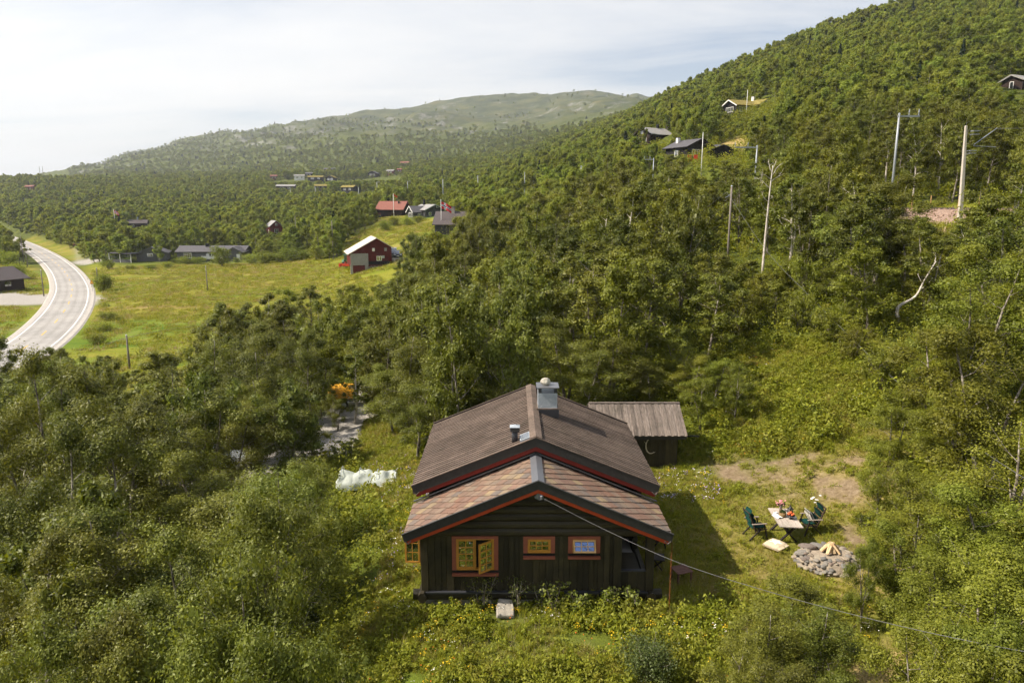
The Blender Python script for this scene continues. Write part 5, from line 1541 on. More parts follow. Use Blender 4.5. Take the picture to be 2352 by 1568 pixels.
# ---- red-roofed house, charcoal house, dark long roof by the flags
p = ong(900, 497)
house('red_roofed_house', 'brown house with large red-brown roof at the top of the meadow', p + Vector((0, 5, 0)), R(-12), 10.6, 9.0, 2.9, 33, 'dark_brown', 'roof_red', .7, 'roof_red', [('W', -1, 1.5, 2.2, 1.6, 'brown_red'), ('W', 1.6, 1.5, 1.4, 1.6, 'brown_red'), ('S', 1.5, 1.5, 1.2, 1.1, 'brown_red')], (2.8, -1.4, .9, .5, 'black'), deck=('S', -6.5, -3.2, 1.2, .4, 'brown_red'), base=2)
p = ong(945, 504)
ch_ = house('charcoal_house', 'charcoal house with white barge boards and terrace beside the flagpoles', p + Vector((3.0, 4.5, 0)), R(30), 8.5, 5.6, 2.8, 35, 'dark_grey_wall', 'roof_charcoal', .5, 'white', [('W', 0, 1.5, 3.2, 1.7), ('S', -1.5, 1.4, 1.8, 1.6), ('S', 1.6, 1.2, 1.2, 2.0)], None, deck=('S', -5.2, 2.5, 2.6, .3, 'grey_wall'), base=2)
p2 = at(984, 497, p.y + 6)
house('charcoal_wing_house', 'larger charcoal gabled house behind the terrace house', Vector((p2.x, p2.y, p.z + .4)), R(-52), 9, 8.2, 3.1, 24, 'dark_grey_wall', 'roof_grey', .6, 'metal_pale', [('E', 1.2, 4.2, .9, .9), ('E', -2, 1.3, 1.3, 1.8)], (-2, -.5, 2.0, .6, 'black'), base=3)
p = at(1062, 522, 168)
house('long_dark_house', 'long low house with dark ribbed roof half hidden behind birches', Vector((p.x, p.y, -7.0)), R(-4), 11.2, 9.0, 2.3, 30, 'dark_grey_wall', 'roof_brown', .5, 'metal_dark', [('W', 0, 1.2, 2.0, 1.5)], (-2.0, -.6, 1.5, .75, 'concrete'), base=4, sight=False)
p = at(1136, 540, 150)
house('brown_annex', 'weathered brown cottage with grey roof screened by birches', Vector((p.x, p.y, p.z - .5)), R(38), 6.5, 5.5, 2.6, 28, 'brown_red', 'roof_grey', .4, 'roof_grey', [('S', 0, 1.4, 1.2, 1.1)], base=4, sight=False)
# ---- hillside cabins at the right
p = ong(1708, 262)
tfh = house('turf_roofed_cabin', 'white-gabled cabin with turf roof on the wooded hillside', p + Vector((0, 4, 0)), R(24), 8.0, 6.4, 2.7, 27, 'black_wall', 'turf', .7, 'white', [('W', 0, 1.5, 3.4, 1.5), ('S', -1.2, 1.5, 4.0, 1.6)], None, tin=.3, base=3, cat='cabin')
house('turf_roofed_wing', 'turf-roofed dark cabin wing with white chimney beside the flagpole', p + Vector((5.6, 7, .4)), R(-48), 7.5, 7.5, 2.7, 24, 'black_wall', 'turf', .7, 'metal_pale', [('E', 1.5, 1.3, 1.2, 1.3)], (-.5, -.5, 1.5, .8, 'white'), tin=.3, base=3, cat='cabin')
p = ong(1497, 329)
house('brown_chalet', 'brown chalet with pale roof and balcony on the hillside', p + Vector((1, 4, 0)), R(32), 8.5, 8.0, 3.0, 27, 'dark_brown', 'roof_grey', 1.0, 'dark_brown', [('W', 0, 1.2, 3.4, 1.4), ('W', .6, 3.6, 1.3, .9)], (2, 0, 1.2, .7, 'black'), base=4, cat='cabin')
p = ong(1590, 364)
house('black_cabin', 'black cabin with white chimney and red garden chairs below', p + Vector((0, 3.5, 0)), R(-62), 7.5, 7.4, 2.6, 24, 'black_wall', 'roof_charcoal', .6, 'black_wall', [('E', -1.2, 1.2, 2.4, 1.6), ('S', 0, 1.2, 1.2, 1.4)], (-2.5, -1.2, 1.2, .7, 'white'), base=3, cat='cabin')
house('black_cabin_wing', 'low black cabin wing with white windows right of the white chimney', p + Vector((5.2, 4.5, 0)), R(5), 4.4, 4.5, 2.4, 20, 'black_wall', 'roof_charcoal', .4, None, [('S', -.6, 1.2, 1.8, 1.4)], base=3, cat='cabin')
p = ong(1664, 366)
house('black_outhouse', 'small black gabled outhouse under the hay patch', p + Vector((0, 2, 0)), R(80), 4.5, 5.2, 1.6, 24, 'black_wall', 'black_wall', .4, None, base=3, cat='shed', sight=False)
p = ong(2344, 206)
house('grey_roofed_hut', 'dark hut with grey roof at the right edge of the hillside', p + Vector((1.6, 3, 0)), R(24), 6.0, 5.2, 2.4, 25, 'dark_brown', 'roof_grey', .6, 'roof_grey', [('S', -.4, 1.4, 1.2, 1.2), ('W', 0, 1.2, 1.0, 1.8)], base=3, cat='cabin')
# ---- far cabins in the valley: (u, v of the base, width px, turn, wall, roof, kind, label)
FAR = [
 (658, 440, 42, 0, 'dark_brown', 'roof_grey', 'far_lodge', 'long far lodge with pale grey roof left of the far cabins', 0.22),
 (737, 440, 26, 10, 'black_wall', 'turf', 'far_cabin', 'far turf-roofed cabin with two dark gables', 0.5),
 (803, 444, 34, -25, 'black_wall', 'turf', 'far_cabin', 'far turf-roofed cabin with dark gable and white windows', 0.5),
 (726, 417, 34, 0, 'black_wall', 'turf', 'far_cabin', 'far long black cabin with brown turf roof and white windows', 0.3),
 (761, 419, 22, 80, 'black_wall', 'turf', 'far_garage', 'far garage with two white doors and turf roof', 0.8),
 (688, 414, 22, 15, 'white', 'roof_grey', 'far_cabin', 'far cabin with white wall and bright roof', 0.4),
 (711, 408, 16, -10, 'black_wall', 'roof_charcoal', 'far_cabin', 'far dark cabin with white barge boards', 0.5),
 (629, 414, 14, 20, 'brown_red', 'roof_red', 'far_cabin', 'far little red-brown cabin at the left of the far group', 0.5),
 (758, 397, 24, 10, 'black_wall', 'roof_charcoal', 'far_cabin', 'far dark cabin with white gable peak behind spruces', 0.5),
 (858, 408, 22, 75, 'black_wall', 'roof_charcoal', 'far_cabin', 'far blue-black cabin with low gable and pale windows', 0.9),
 (898, 402, 18, -25, 'brown_red', 'roof_grey', 'far_cabin', 'far brown cabin with pale roof edge by a dirt track', 0.5),
 (931, 382, 22, -20, 'black_wall', 'roof_red', 'far_cabin', 'far dark cabin with orange roof alone on the slope', 0.5),
 (918, 399, 10, 0, 'brown_red', 'roof_red', 'far_hut', 'tiny far red hut right of the brown cabin', 0.6),
 (72, 440, 22, -15, 'door_red', 'roof_red', 'far_cabin', 'far red cabin on the wooded ridge at far left', 0.5),
]
FARPOS = []
for (u, v, w, rz, wl_, rf_, nm, lb, asp) in FAR:
    p = ong(u, v)
    if p.y > 1300: p = at(u, v, 900)
    k_ = mpx(p); Lf = w / k_
    Wf = min(Lf * .8, max(5.0, Lf * asp))
    if abs(rz) > 60: Lf, Wf = max(5, Lf * .6), Lf
    wins = [('S', -Lf * .2, 1.6, Lf * .2, 1.6), ('S', Lf * .22, 1.6, Lf * .18, 1.6)] if abs(rz) <= 60 else [('E' if rz < 0 else 'W', -Wf * .18, 1.5, Wf * .25, 2.0), ('E' if rz < 0 else 'W', Wf * .18, 1.5, Wf * .25, 2.0)]
    house(nm, lb, Vector((p.x, p.y, p.z + 1.5)), R(rz), Lf, Wf, 3.2, 24, wl_, rf_, .6, 'white' if 'white barge' in lb or 'white gable' in lb else None, wins, base=6, cat='cabin')
    FARPOS.append((p.x, p.y, Lf))

# ------------------------------------------------------------------ poles, masts and flags
def pole(name, label, u, vtop, vbase, Y=None, r=0.11, mat='pole_wood', arm=None, cat='pole', group=None, hgt_=None):
    p = ong(u, vbase) if Y is None else at(u, vbase, Y)
    d_ = ray(u, vtop); top = Vector(d_ * (p.y / d_[1]))
    Hh = top.z - p.z
    e = thing(name, label, cat, Vector((p.x, p.y, p.z - .3)), 0, group)
    B = MB(); B.tube([(0, 0, -9 if Y else -.3), (0, 0, Hh * .5), (0, 0, Hh + .3)], [r * 1.15, r, r * .8], 10); B.build('shaft', M[mat], e, True)
    B = MB(); B.lathe([(r * .95, Hh + .29), (r * .9, Hh + .34), (.02, Hh + .40)], 10); B.build('cap', M['metal_pale'], e)
    if arm:
        B = MB(); B.box((arm[0] / 2 - r, 0, Hh + .1), (arm[0], .14, .16)); B.build('cross_arm', M[mat], e)
        for x in (arm[0] - r - .1, arm[0] * .45):
            B = MB(); B.lathe([(.05, Hh + .18), (.03, Hh + .35), (.07, Hh + .45), (.03, Hh + .75)], 6, (x, 0, 0)); B.build('insulator', M['steel_pale'], e)
    return e, top
pole('utility_pole', 'thin wooden pole in the meadow just above the near birches', 298, 770, 846)
pole('utility_pole', 'slim pole standing in the middle of the meadow', 477, 612, 668)
pole('utility_pole', 'pole on the outer side of the road bend', 101, 620, 680)
pole('utility_pole', 'pole beside a dark bush right of the road', 227, 615, 667)
pole('utility_pole', 'pole by the bare little tree at the road top left', 55, 543, 604)
pole('utility_pole', 'thin pole behind the grey bungalow', 681, 498, 560, 215, .1)
pole('utility_pole', 'pole between the birches left of the barn', 765, 508, 575, 190, .1)
e, wp_top = pole('utility_pole', 'brown wooden pole left of the dead birch', 1670, 428, 618, 66, 0.10)
B = MB(); B.beam((-0.5, 0, (wp_top.z - e.location.z) - 1.0), (0.1, 0, (wp_top.z - e.location.z) - .6), .06, .06); B.build('bracket', M['steel_pale'], e)
cable('power_cable', 'grey cable sloping from the brown pole down into the right-hand birches', [wp_top + Vector((0, 0, -.5)), at(1760, 575, 56), at(1860, 680, 47), at(1990, 810, 38), at(2120, 930, 30), at(2250, 1030, 23), at(2420, 1140, 17)], 0.011)
cable('power_cable', 'thin cable leaving the brown pole towards the left', [wp_top + Vector((0, 0, -.5)), at(1560, 525, 72), at(1440, 610, 80), at(1340, 680, 86)], 0.014)
cable('power_cable', 'thin wire over the meadow from the thin wooden pole', [at(200, 806, 100), at(298, 774, 92), at(420, 752, 98), at(560, 735, 110)], 0.02)
# feeder line of steel poles beside the railway
FEED = [(2048, 262, 430, 69, 2.0, 'tall grey steel pole with cross-arm behind the big birch at right'), (1733, 335, 420, 95, -2.6, 'grey steel pole with offset cross-arm above the dead birch'), (1499, 364, 420, 145, -1.6, 'grey steel pole below the brown chalet'),
        (1334, 381, 416, 205, 1.6, 'grey steel pole above the middle of the wood'), (1205, 396, 446, 250, None, 'grey steel pole right of the flag houses'), (1238, 408, 445, 275, None, 'thin steel pole just right of another above the wood'),
        (1098, 404, 440, 300, None, 'thin grey pole above the trees right of the striped flag'), (1018, 412, 448, 300, None, 'tall grey pole above the striped flag'), (867, 418, 440, 400, 1.6, 'far grey pole behind the red-roofed house'), (937, 416, 436, 380, 1.6, 'far grey pole right above the red roof'),
        (825, 430, 458, 470, None, 'far grey pole right of the far turf cabin'), (726, 429, 460, 530, None, 'far grey pole under the far turf cabins'), (669, 433, 462, 560, None, 'far grey pole below the far lodge'), (606, 436, 464, 600, None, 'leftmost far grey pole along the railway')]
for (u, vt, vb, Y, arm, lb) in FEED:
    pole('steel_pole', lb, u, vt, vb + 14, Y, 0.11 if Y < 260 else 0.15, 'steel_pale', (arm,) if arm and arm > 0 else ((arm,) if arm else None), 'pole')
# concrete catenary mast with bracket
mp = at(2207, 484, 70.5)
ms_ = thing('catenary_mast', 'tall pale concrete railway mast with slanting bracket arm', 'mast', mp)
mt_ = at(2219, 289, 70.5); Hm = mt_.z - mp.z
B = MB(); B.prism([(-.19, -.17), (.19, -.17), (.19, .17), (-.19, .17)], 0, 1, lambda p, t: Vector((p[0] * (1 - .45 * t) + t * (mt_.x - mp.x), p[1] * (1 - .45 * t), -.8 + t * (Hm + .8)))); B.build('mast', M['mast_concrete'], ms_, bevel=.03)
B = MB(); B.tube([(0.5, 0, Hm * .78), (2.9, .6, Hm * .98)], .045, 6); B.build('bracket_arm', M['steel_pale'], ms_)
B = MB(); B.tube([(0.5, 0, Hm * .765), (3.0, .6, Hm * .76)], .035, 6); B.build('registration_arm', M['steel_pale'], ms_)
B = MB(); B.tube([(0.55, 0, Hm * .985), (2.9, .6, Hm * .975)], .018, 5); B.build('stay_wire', M['metal_dark'], ms_)
for f in (.68, .71, .9, .94):
    B = MB(); B.box((.48 * f + .05, 0, Hm * f), (.62, .5, .07)); B.build('clamp', M['steel_pale'], ms_)
cable('contact_wire', 'overhead railway wire leaving the concrete mast to the right', [mp + Vector((2.9, .6, Hm * .975)), mp + Vector((16, -3, Hm * .95)), mp + Vector((34, -7, Hm * .97))], .02)
# fence of yellowish posts behind the track
M['fence_wood'] = m_plain('fresh fence post', (0.45, 0.28, 0.12), 0.8, 0.2, 0.1, 4)
fe = thing('wire_fence', 'low wire fence of yellow-brown posts behind the railway', 'fence')
fpos = []
for (u, vt, vb) in ((2054, 449, 463), (2095, 449, 463), (2138, 449, 463), (2202, 452, 463), (2250, 452, 463), (2286, 453, 463), (2330, 453, 463)):
    p = at(u, vb, 79); d_ = ray(u, vt); tp_ = Vector(d_ * (79 / d_[1]))
    B = MB(); B.tube([(p.x, p.y, p.z - 1.2), (p.x, p.y, tp_.z)], .06, 6); B.build('post', M['fence_wood'], fe); fpos.append(tp_)
for dz in (-.1, -.45):
    B = MB(); B.tube([q + Vector((0, 0, dz)) for q in fpos], .012, 4); B.build('wire', M['metal_dark'], fe)
# flagpoles
M['flag'] = None
t = NT('cross flag cloth').set(0.8, 0.2)
sp_ = t.new('ShaderNodeSeparateXYZ'); t.lk(t.obj(), sp_.inputs[0])
def band(sock, c, hw):
    a = t.new('ShaderNodeMath', operation='SUBTRACT'); a.inputs[1].default_value = c; t.lk(sock, a.inputs[0])
    b = t.new('ShaderNodeMath', operation='ABSOLUTE'); t.lk(a.outputs[0], b.inputs[0])
    d = t.new('ShaderNodeMath', operation='LESS_THAN'); d.inputs[1].default_value = hw; t.lk(b.outputs[0], d.inputs[0]); return d.outputs[0]
at_uv = t.new('ShaderNodeAttribute', attribute_name='cloth_uv')
su = t.new('ShaderNodeSeparateXYZ'); t.lk(at_uv.outputs['Vector'], su.inputs[0])
def vmax(a, b):
    m = t.new('ShaderNodeMath', operation='MAXIMUM'); t.lk(a, m.inputs[0]); t.lk(b, m.inputs[1]); return m.outputs[0]
wh = vmax(band(su.outputs[0], .364, .091), band(su.outputs[1], .5, .125)); bl = vmax(band(su.outputs[0], .364, .0455), band(su.outputs[1], .5, .0625))
c1 = t.mix(wh, (0.60, 0.035, 0.045), (0.8, 0.8, 0.8)); c2 = t.mix(bl, c1.outputs[0], (0.01, 0.025, 0.12))
t.lk(c2.outputs[0], t.b.inputs['Base Color'])
M['flag'] = t.m
def flagpole(label, u, vt, vb, Y=None, flag=None, r=.08):
    p = ong(u, vb) if Y is None else at(u, vb, Y)
    d_ = ray(u, vt); Hh = d_[2] * p.y / d_[1] - p.z
    e = thing('flagpole', label, 'flagpole', p)
    B = MB(); B.tube([(0, 0, -1), (0, 0, Hh)], [r * 1.2, r * .7], 8); B.build('shaft', M['white'], e, True)
    B = MB(); B.lathe([(.02, Hh), (.09, Hh + .06), (.09, Hh + .12), (.02, Hh + .18)], 8); B.build('finial', M['white'], e)
    if flag:
        W_, H_ = flag; n, m = 12, 6; V = []; uv = []
        for i_ in range(n + 1):
            for j_ in range(m + 1):
                a, b = i_ / n, j_ / m
                droop = a ** 1.6 * H_ * .75
                V.append((.1 + a * W_ * .93, .16 * math.sin(a * 7 + b) * a * 1.2, Hh - .35 - H_ * (1 - b) - droop)); uv.append((a, b, 0))
        me = bpy.data.meshes.new('flag'); me.from_pydata(V, [], [(i_ * (m + 1) + j_, (i_ + 1) * (m + 1) + j_, (i_ + 1) * (m + 1) + j_ + 1, i_ * (m + 1) + j_ + 1) for i_ in range(n) for j_ in range(m)])
        me.materials.append(M['flag']); me.attributes.new('cloth_uv', 'FLOAT_VECTOR', 'POINT').data.foreach_set('vector', np.array(uv, np.float32).ravel())
        me.polygons.foreach_set('use_smooth', np.ones(len(me.polygons), bool))
        o = link('flag', me, e)
    return e
flagpole('white flagpole with small pennant before the red-roofed house', 905, 446, 508, None, None, .11)
flagpole('white flagpole flying a red white and blue cross flag', 1014, 460, 535, 165, (2.4, 1.5), .07)
flagpole('white flagpole in front of the turf-roofed cabin', 1714, 208, 264, None, None, .09)
flagpole('white flagpole in front of the black cabin', 1610, 306, 408, 140, None, .07)
flagpole('far flagpole with red flag above the left wood', 266, 481, 530, 330, (2.2, 1.5), .09)
# little pennant
B = MB(); B.add([(0, 0, 0), (1.4, .1, -.9), (1.2, 0, -1.5), (0, 0, -.45)], [(0, 1, 2, 3)])
pe = B.build('pennant', M['implement_red'], [o for o in bpy.data.objects if o.name.startswith('flagpole')][0]); pe.location = (.1, 0, proj(0, 1, 0)[1] * 0 + 9.8)
for u, lb in ((92, 'left upright of the far pylon on the left ridge'), (99, 'right upright of the far pylon on the left ridge')):
    pole('pylon_leg', lb, u, 382, 400, 880, .22, 'pole_wood')
# road sign
p = ong(213, 671)
sg = thing('road_sign', 'small triangular red-edged road sign beside the bend', 'road sign', p)
B = MB(); B.tube([(0, 0, -.5), (0, 0, 2.4)], .035, 6); B.build('post', M['steel_pale'], sg)
for k, (s, mt, y) in enumerate(((.5, 'implement_red', 0), (.34, 'paint_yellow', -.03))):
    B = MB(); B.prism([(s * math.cos(a), s * math.sin(a)) for a in (math.pi / 2, math.pi * 7 / 6, math.pi * 11 / 6)], y - .02, y, lambda p_, t_: Vector((p_[0], t_ - .04, 2.1 + p_[1]))); B.build('sign_plate', M[mt], sg)
# red car on the track, dark car in the trees at right, pale car by the drive
p = ong(171, 566)
car('red car parked up the grassy track by the road', p + Vector((0, 1.5, .05)), R(-70), 'paint_red')
p = at(1945, 600, 60); p.z = H(p.x, p.y)
car('dark car glimpsed through the birches below the railway', p, R(165), 'paint_black')
p = ong(489, 1078)
car('pale car glimpsed through leaves at the left', p, R(20), 'paint_silver')
# ------------------------------------------------------------------ garden bed under white fleece, yellow cover
wp_ = ong(840, 1122)
rcov = thing('fleece_tunnel', 'white garden fleece draped over hoops beside the drive', 'garden cover', Vector((wp_.x - 1.35, wp_.y + .35, H(wp_.x, wp_.y + .4) + .05)), R(4))
t = NT('white fleece').set(0.8, 0.2)
t.b.inputs['Base Color'].default_value = (0.62, 0.66, 0.60, 1)
tl = t.new('ShaderNodeBsdfTranslucent'); tl.inputs['Color'].default_value = (0.6, 0.66, 0.58, 1)
mx_ = t.new('ShaderNodeMixShader'); mx_.inputs[0].default_value = .35; t.lk(t.b.outputs[0], mx_.inputs[1]); t.lk(tl.outputs[0], mx_.inputs[2]); t.lk(mx_.outputs[0], t.out.inputs['Surface'])
nn = t.noise(9, 5, .6, t.obj()); t.bump(nn.outputs['Fac'], .6, .04)
M['fleece'] = t.m
V = []; n, m = 60, 20; Lr = 2.15
for i_ in range(n + 1):
    a = i_ / n
    hoop = abs(math.sin(math.pi * a * 3.4 + .25)) ** .7
    Hh = (0.40 + .06 * hoop) * (1 - .30 * a) * (1 if 0.02 < a < .98 else .6)
    for j_ in range(m + 1):
        th = math.pi * j_ / m
        wv = .14 * float(vnoise(np.array(a * 8), np.array(j_ * .45), 12) - .5)
        V.append((a * Lr, -.58 * math.cos(th) * (1 + wv * 1.5 + .10 * math.sin(a * 11)), max(0, Hh * math.sin(th) ** .8 + wv)))
B = MB().add(V, [(i_ * (m + 1) + j_, (i_ + 1) * (m + 1) + j_, (i_ + 1) * (m + 1) + j_ + 1, i_ * (m + 1) + j_ + 1) for i_ in range(n) for j_ in range(m)]); B.build('fleece', M['fleece'], rcov, True)
rcov.scale = (1.3, 1.3, 1.6)
for q in (0.08, .37, .66, .94):
    B = MB(); B.tube([(q * Lr, -.46 * math.cos(a), .56 * (1 - .35 * q) * math.sin(a) ** .8 + .01) for a in np.linspace(.02, 3.12, 11)], .012, 5); B.build('hoop', M['metal_pale'], rcov)
M['yellow_tarp'] = m_plain('yellow tarpaulin', (0.75, 0.36, 0.02), 0.6, 0.3, 0.12, 3, bump=.3)
yp = at(788, 922, 50); yp.z = H(yp.x, yp.y)
yc = thing('covered_trailer', 'bright yellow tarpaulin-covered trailer glimpsed through leaves on the drive', 'trailer', yp + Vector((0, 0, 0)), R(15))
V = []; n, m = 16, 8
for i_ in range(n + 1):
    for j_ in range(m + 1):
        a, th = i_ / n, math.pi * j_ / m
        V.append(((a - .5) * 2.1, -.75 * math.cos(th), .75 + .95 * math.sin(th) ** .6 * (1 - (2 * a - 1) ** 4 * .5) + .05 * math.sin(a * 15)))
B = MB().add(V, [(i_ * (m + 1) + j_, (i_ + 1) * (m + 1) + j_, (i_ + 1) * (m + 1) + j_ + 1, i_ * (m + 1) + j_ + 1) for i_ in range(n) for j_ in range(m)]); B.build('tarpaulin', M['yellow_tarp'], yc, True)
B = MB(); B.box((0, 0, .62), (2.2, 1.5, .2)); B.build('bed', M['metal_dark'], yc)
B = MB(); B.beam((-1.1, 0, .6), (-2.2, 0, .5), .08, .08); B.build('drawbar', M['metal_pale'], yc)
for s in (-1, 1): wheel(yc, 0, s * .8, .33, .33, .2)
# red folding chairs by the black cabin
for u, lb in ((1583, 'left one of two small red chairs before the black cabin'), (1597, 'right one of two small red chairs before the black cabin')):
    p = ong(u, 373); e = thing('red_chair', lb, 'chair', p + Vector((0, -.5, .2)))
    B = MB(); B.box((0, 0, .45), (.8, .7, .1)); B.build('seat', M['implement_red'], e)
    B = MB(); B.box((0, .35, .9), (.8, .1, .9)); B.build('backrest', M['implement_red'], e)
    for sx in (-1, 1):
        for sy in (-1, 1): B = MB(); B.box((sx * .34, sy * .3, .0), (.07, .07, .85)); B.build('leg', M['implement_red'], e)
# ------------------------------------------------------------------ plants
M['bark_birch'] = None
t = NT('birch bark').set(0.8, 0.2)
v = t.mapped(t.obj(), (3, 3, 1.2))
n = t.noise(2.2, 6, 0.7, v, 0.8)
oi = t.new('ShaderNodeObjectInfo')
rA = t.ramp(n.outputs['Fac'], [(0.36, (0.055, 0.045, 0.035)), (0.50, (0.20, 0.17, 0.14)), (0.62, (0.42, 0.38, 0.33))])
t.lk(rA.outputs[0], t.b.inputs['Base Color']); t.bump(n.outputs['Fac'], .4, .02)
M['bark_birch'] = t.m
t = NT('white birch bark').set(0.7, 0.2)
n = t.noise(2.4, 6, 0.7, t.mapped(t.obj(), (3, 3, 1.0)), 0.8)
t.lk(t.ramp(n.outputs['Fac'], [(0.33, (0.10, 0.08, 0.06)), (0.42, (0.48, 0.42, 0.36)), (0.62, (0.70, 0.64, 0.57))]).outputs[0], t.b.inputs['Base Color'])
M['bark_white'] = t.m
M['leaf_birch'] = m_leaf('birch leaf', [(0.0800, 0.0878, 0.0105), (0.1382, 0.1467, 0.0171), (0.2364, 0.2383, 0.0444)], 0.31, 0.48, 0.25, .30)
M['leaf_bright'] = m_leaf('bright birch leaf', [(0.1054, 0.1134, 0.0095), (0.1756, 0.1830, 0.0165), (0.2740, 0.2727, 0.0428)], 0.34, 0.48, 0.25, .24)
M['leaf_willow'] = m_leaf('willow leaf', [(0.0887, 0.1035, 0.0126), (0.1513, 0.1689, 0.0235), (0.2485, 0.2613, 0.0560)], 0.36, 0.48, 0.28, .2)
M['leaf_rowan'] = m_leaf('rowan leaf', [(0.075, 0.090, 0.008), (0.115, 0.130, 0.012), (0.16, 0.17, 0.02)], 0.42, 0.5, 0.35, .12)
M['leaf_far'] = m_leaf('far birch foliage', [(0.1291, 0.1556, 0.0272), (0.2072, 0.2370, 0.0436), (0.3227, 0.3418, 0.0798)], 0.46, 0.7, 0.1, .30)
M['leaf_spruce'] = m_leaf('spruce needles', [(0.018, 0.030, 0.012), (0.028, 0.042, 0.016), (0.04, 0.058, 0.02)], 0.1, 0.6, 0.2, .2)
M['leaf_currant'] = m_leaf('currant leaf', [(0.13, 0.16, 0.022), (0.19, 0.225, 0.035), (0.26, 0.29, 0.06)], 0.42, 0.5, 0.35, .1)
M['leaf_grey'] = m_leaf('grey green shrub leaf', [(0.0720, 0.0893, 0.0210), (0.1020, 0.1208, 0.0300), (0.1440, 0.1575, 0.0450)], 0.3, 0.5, 0.3, .1)

def leaves(rg, centers, sig, per, size, aspect=0.62, up=0.35, jit=0.4, nrm=None):
    """rhombic leaf faces gathered round twig points"""
    n = len(centers) * per
    C = np.repeat(np.asarray(centers, float), per, 0) + rg.normal(size=(n, 3)) * np.asarray(sig)
    N = rg.normal(size=(n, 3)); N[:, 2] = np.abs(N[:, 2]) * 0.8 + up; N /= np.linalg.norm(N, axis=1, keepdims=True)
    if nrm is not None:
        N = nrm + .55 * N; N /= np.linalg.norm(N, axis=1, keepdims=True)
    T = rg.normal(size=(n, 3)); T[:, 2] -= 0.4
    T -= N * (T * N).sum(1, keepdims=True); T /= np.linalg.norm(T, axis=1, keepdims=True)
    Bn = np.cross(N, T)
    s = size * (1 + jit * rg.uniform(-1, 1, (n, 1)))
    a, b = T * s * 0.5, Bn * s * 0.5 * aspect
    V = np.stack([C - a, C + b - a * .1 - N * s * .06, C + a, C - b - a * .1 - N * s * .06], 1).reshape(-1, 3)
    F = np.arange(4 * n).reshape(-1, 4)
    return V, F

def skeleton(rg, h, w, stems=1, nb=14, lean=0.06, low=0.22, droop=0.0, sub=3, updir=0.75, peak=.45):
    """trunk, limbs and twig points of a birch-like tree of height h and crown width w"""
    tubes = []; tips = []
    for s in range(stems):
        az = rg.uniform(0, 6.28); ln = lean * (1 if stems == 1 else 2.6)
        hh = h * (1 if s == 0 else rg.uniform(.72, .95))
        P = []; p = np.array([0.0, 0, 0]); dirv = np.array([math.cos(az) * ln, math.sin(az) * ln, 1.0])
        for k in range(9):
            P.append(p.copy())
            dirv[:2] += rg.normal(size=2) * 0.055; dirv[:2] *= 0.94
            p = p + dirv / np.linalg.norm(dirv) * hh * 0.97 / 8
        P = np.array(P)
        r0 = 0.011 * h + 0.018
        rad = [r0 * (1 - .9 * (k / 8) ** .9) + .006 for k in range(9)]
        tubes.append((P, rad))
        m = max(6, nb // stems + (2 if stems > 1 else 0))
        for b in range(m):
            f = low + (0.97 - low) * (b + rg.uniform(0, .8)) / m
            q = f * 8; i = min(int(q), 7); base = P[i] + (P[i + 1] - P[i]) * (q - i)
            g = (f - low) / (1 - low)
            prof = (0.35 + 0.65 * math.sin(math.pi * min(1, (g + .12)) ** (math.log(.5) / math.log(peak + .12)))) if g < .9 else .3
            L = w * 0.5 * prof * rg.uniform(.65, 1.15)
            a2 = b * 2.39996 + rg.uniform(-.5, .5) + s
            el = updir * (0.55 + .6 * g)
            d = np.array([math.cos(a2), math.sin(a2), el]); d /= np.linalg.norm(d)
            pts = [base]; pp = base.copy()
            for k in range(4):
                pp = pp + d * L * 0.29
                d = d + rg.normal(size=3) * .16 + np.array([0, 0, .06 - droop]); d /= np.linalg.norm(d)
                pts.append(pp.copy())
            pts = np.array(pts); rb = rad[i] * .42
            tubes.append((pts, [rb, rb * .75, rb * .5, rb * .32, .004]))
            for k in (2, 3, 4): tips.append(pts[k])
            tips.append((pts[2] + pts[3]) / 2); tips.append((pts[3] + pts[4]) / 2)
            for c in range(sub):
                k = rg.integers(1, 4); d2 = d * .5 + rg.normal(size=3) * .7; d2[2] += .12; d2 /= np.linalg.norm(d2)
                e = pts[k] + d2 * L * rg.uniform(.25, .5)
                tubes.append((np.array([pts[k], (pts[k] + e) / 2 + rg.normal(size=3) * .02, e]), [rb * .4, rb * .25, .003]))
                tips.append(e); tips.append((pts[k] + e * 2) / 3)
        tips.append(P[8]); tips.append(P[7])
    return tubes, np.array(tips)

def tubes_np(tubes, sides):
    Vs, Fs = [], []; o = 0
    for P, rad in tubes:
        P = np.asarray(P); n = len(P)
        d = np.gradient(P, axis=0); d /= np.linalg.norm(d, axis=1, keepdims=True) + 1e-9
        ref = np.array([.31, .95, .1]); a = np.cross(d, ref); a /= np.linalg.norm(a, axis=1, keepdims=True) + 1e-9
        b = np.cross(d, a)
        th = np.arange(sides) * 2 * math.pi / sides
        ring = P[:, None, :] + (a[:, None, :] * np.cos(th)[None, :, None] + b[:, None, :] * np.sin(th)[None, :, None]) * np.asarray(rad)[:, None, None]
        Vs.append(ring.reshape(-1, 3))
        i, j = np.meshgrid(np.arange(n - 1), np.arange(sides), indexing='ij')
        Fs.append(np.stack([o + i * sides + j, o + i * sides + (j + 1) % sides, o + (i + 1) * sides + (j + 1) % sides, o + (i + 1) * sides + j], -1).reshape(-1, 4))
        o += n * sides
    return np.vstack(Vs), np.vstack(Fs)

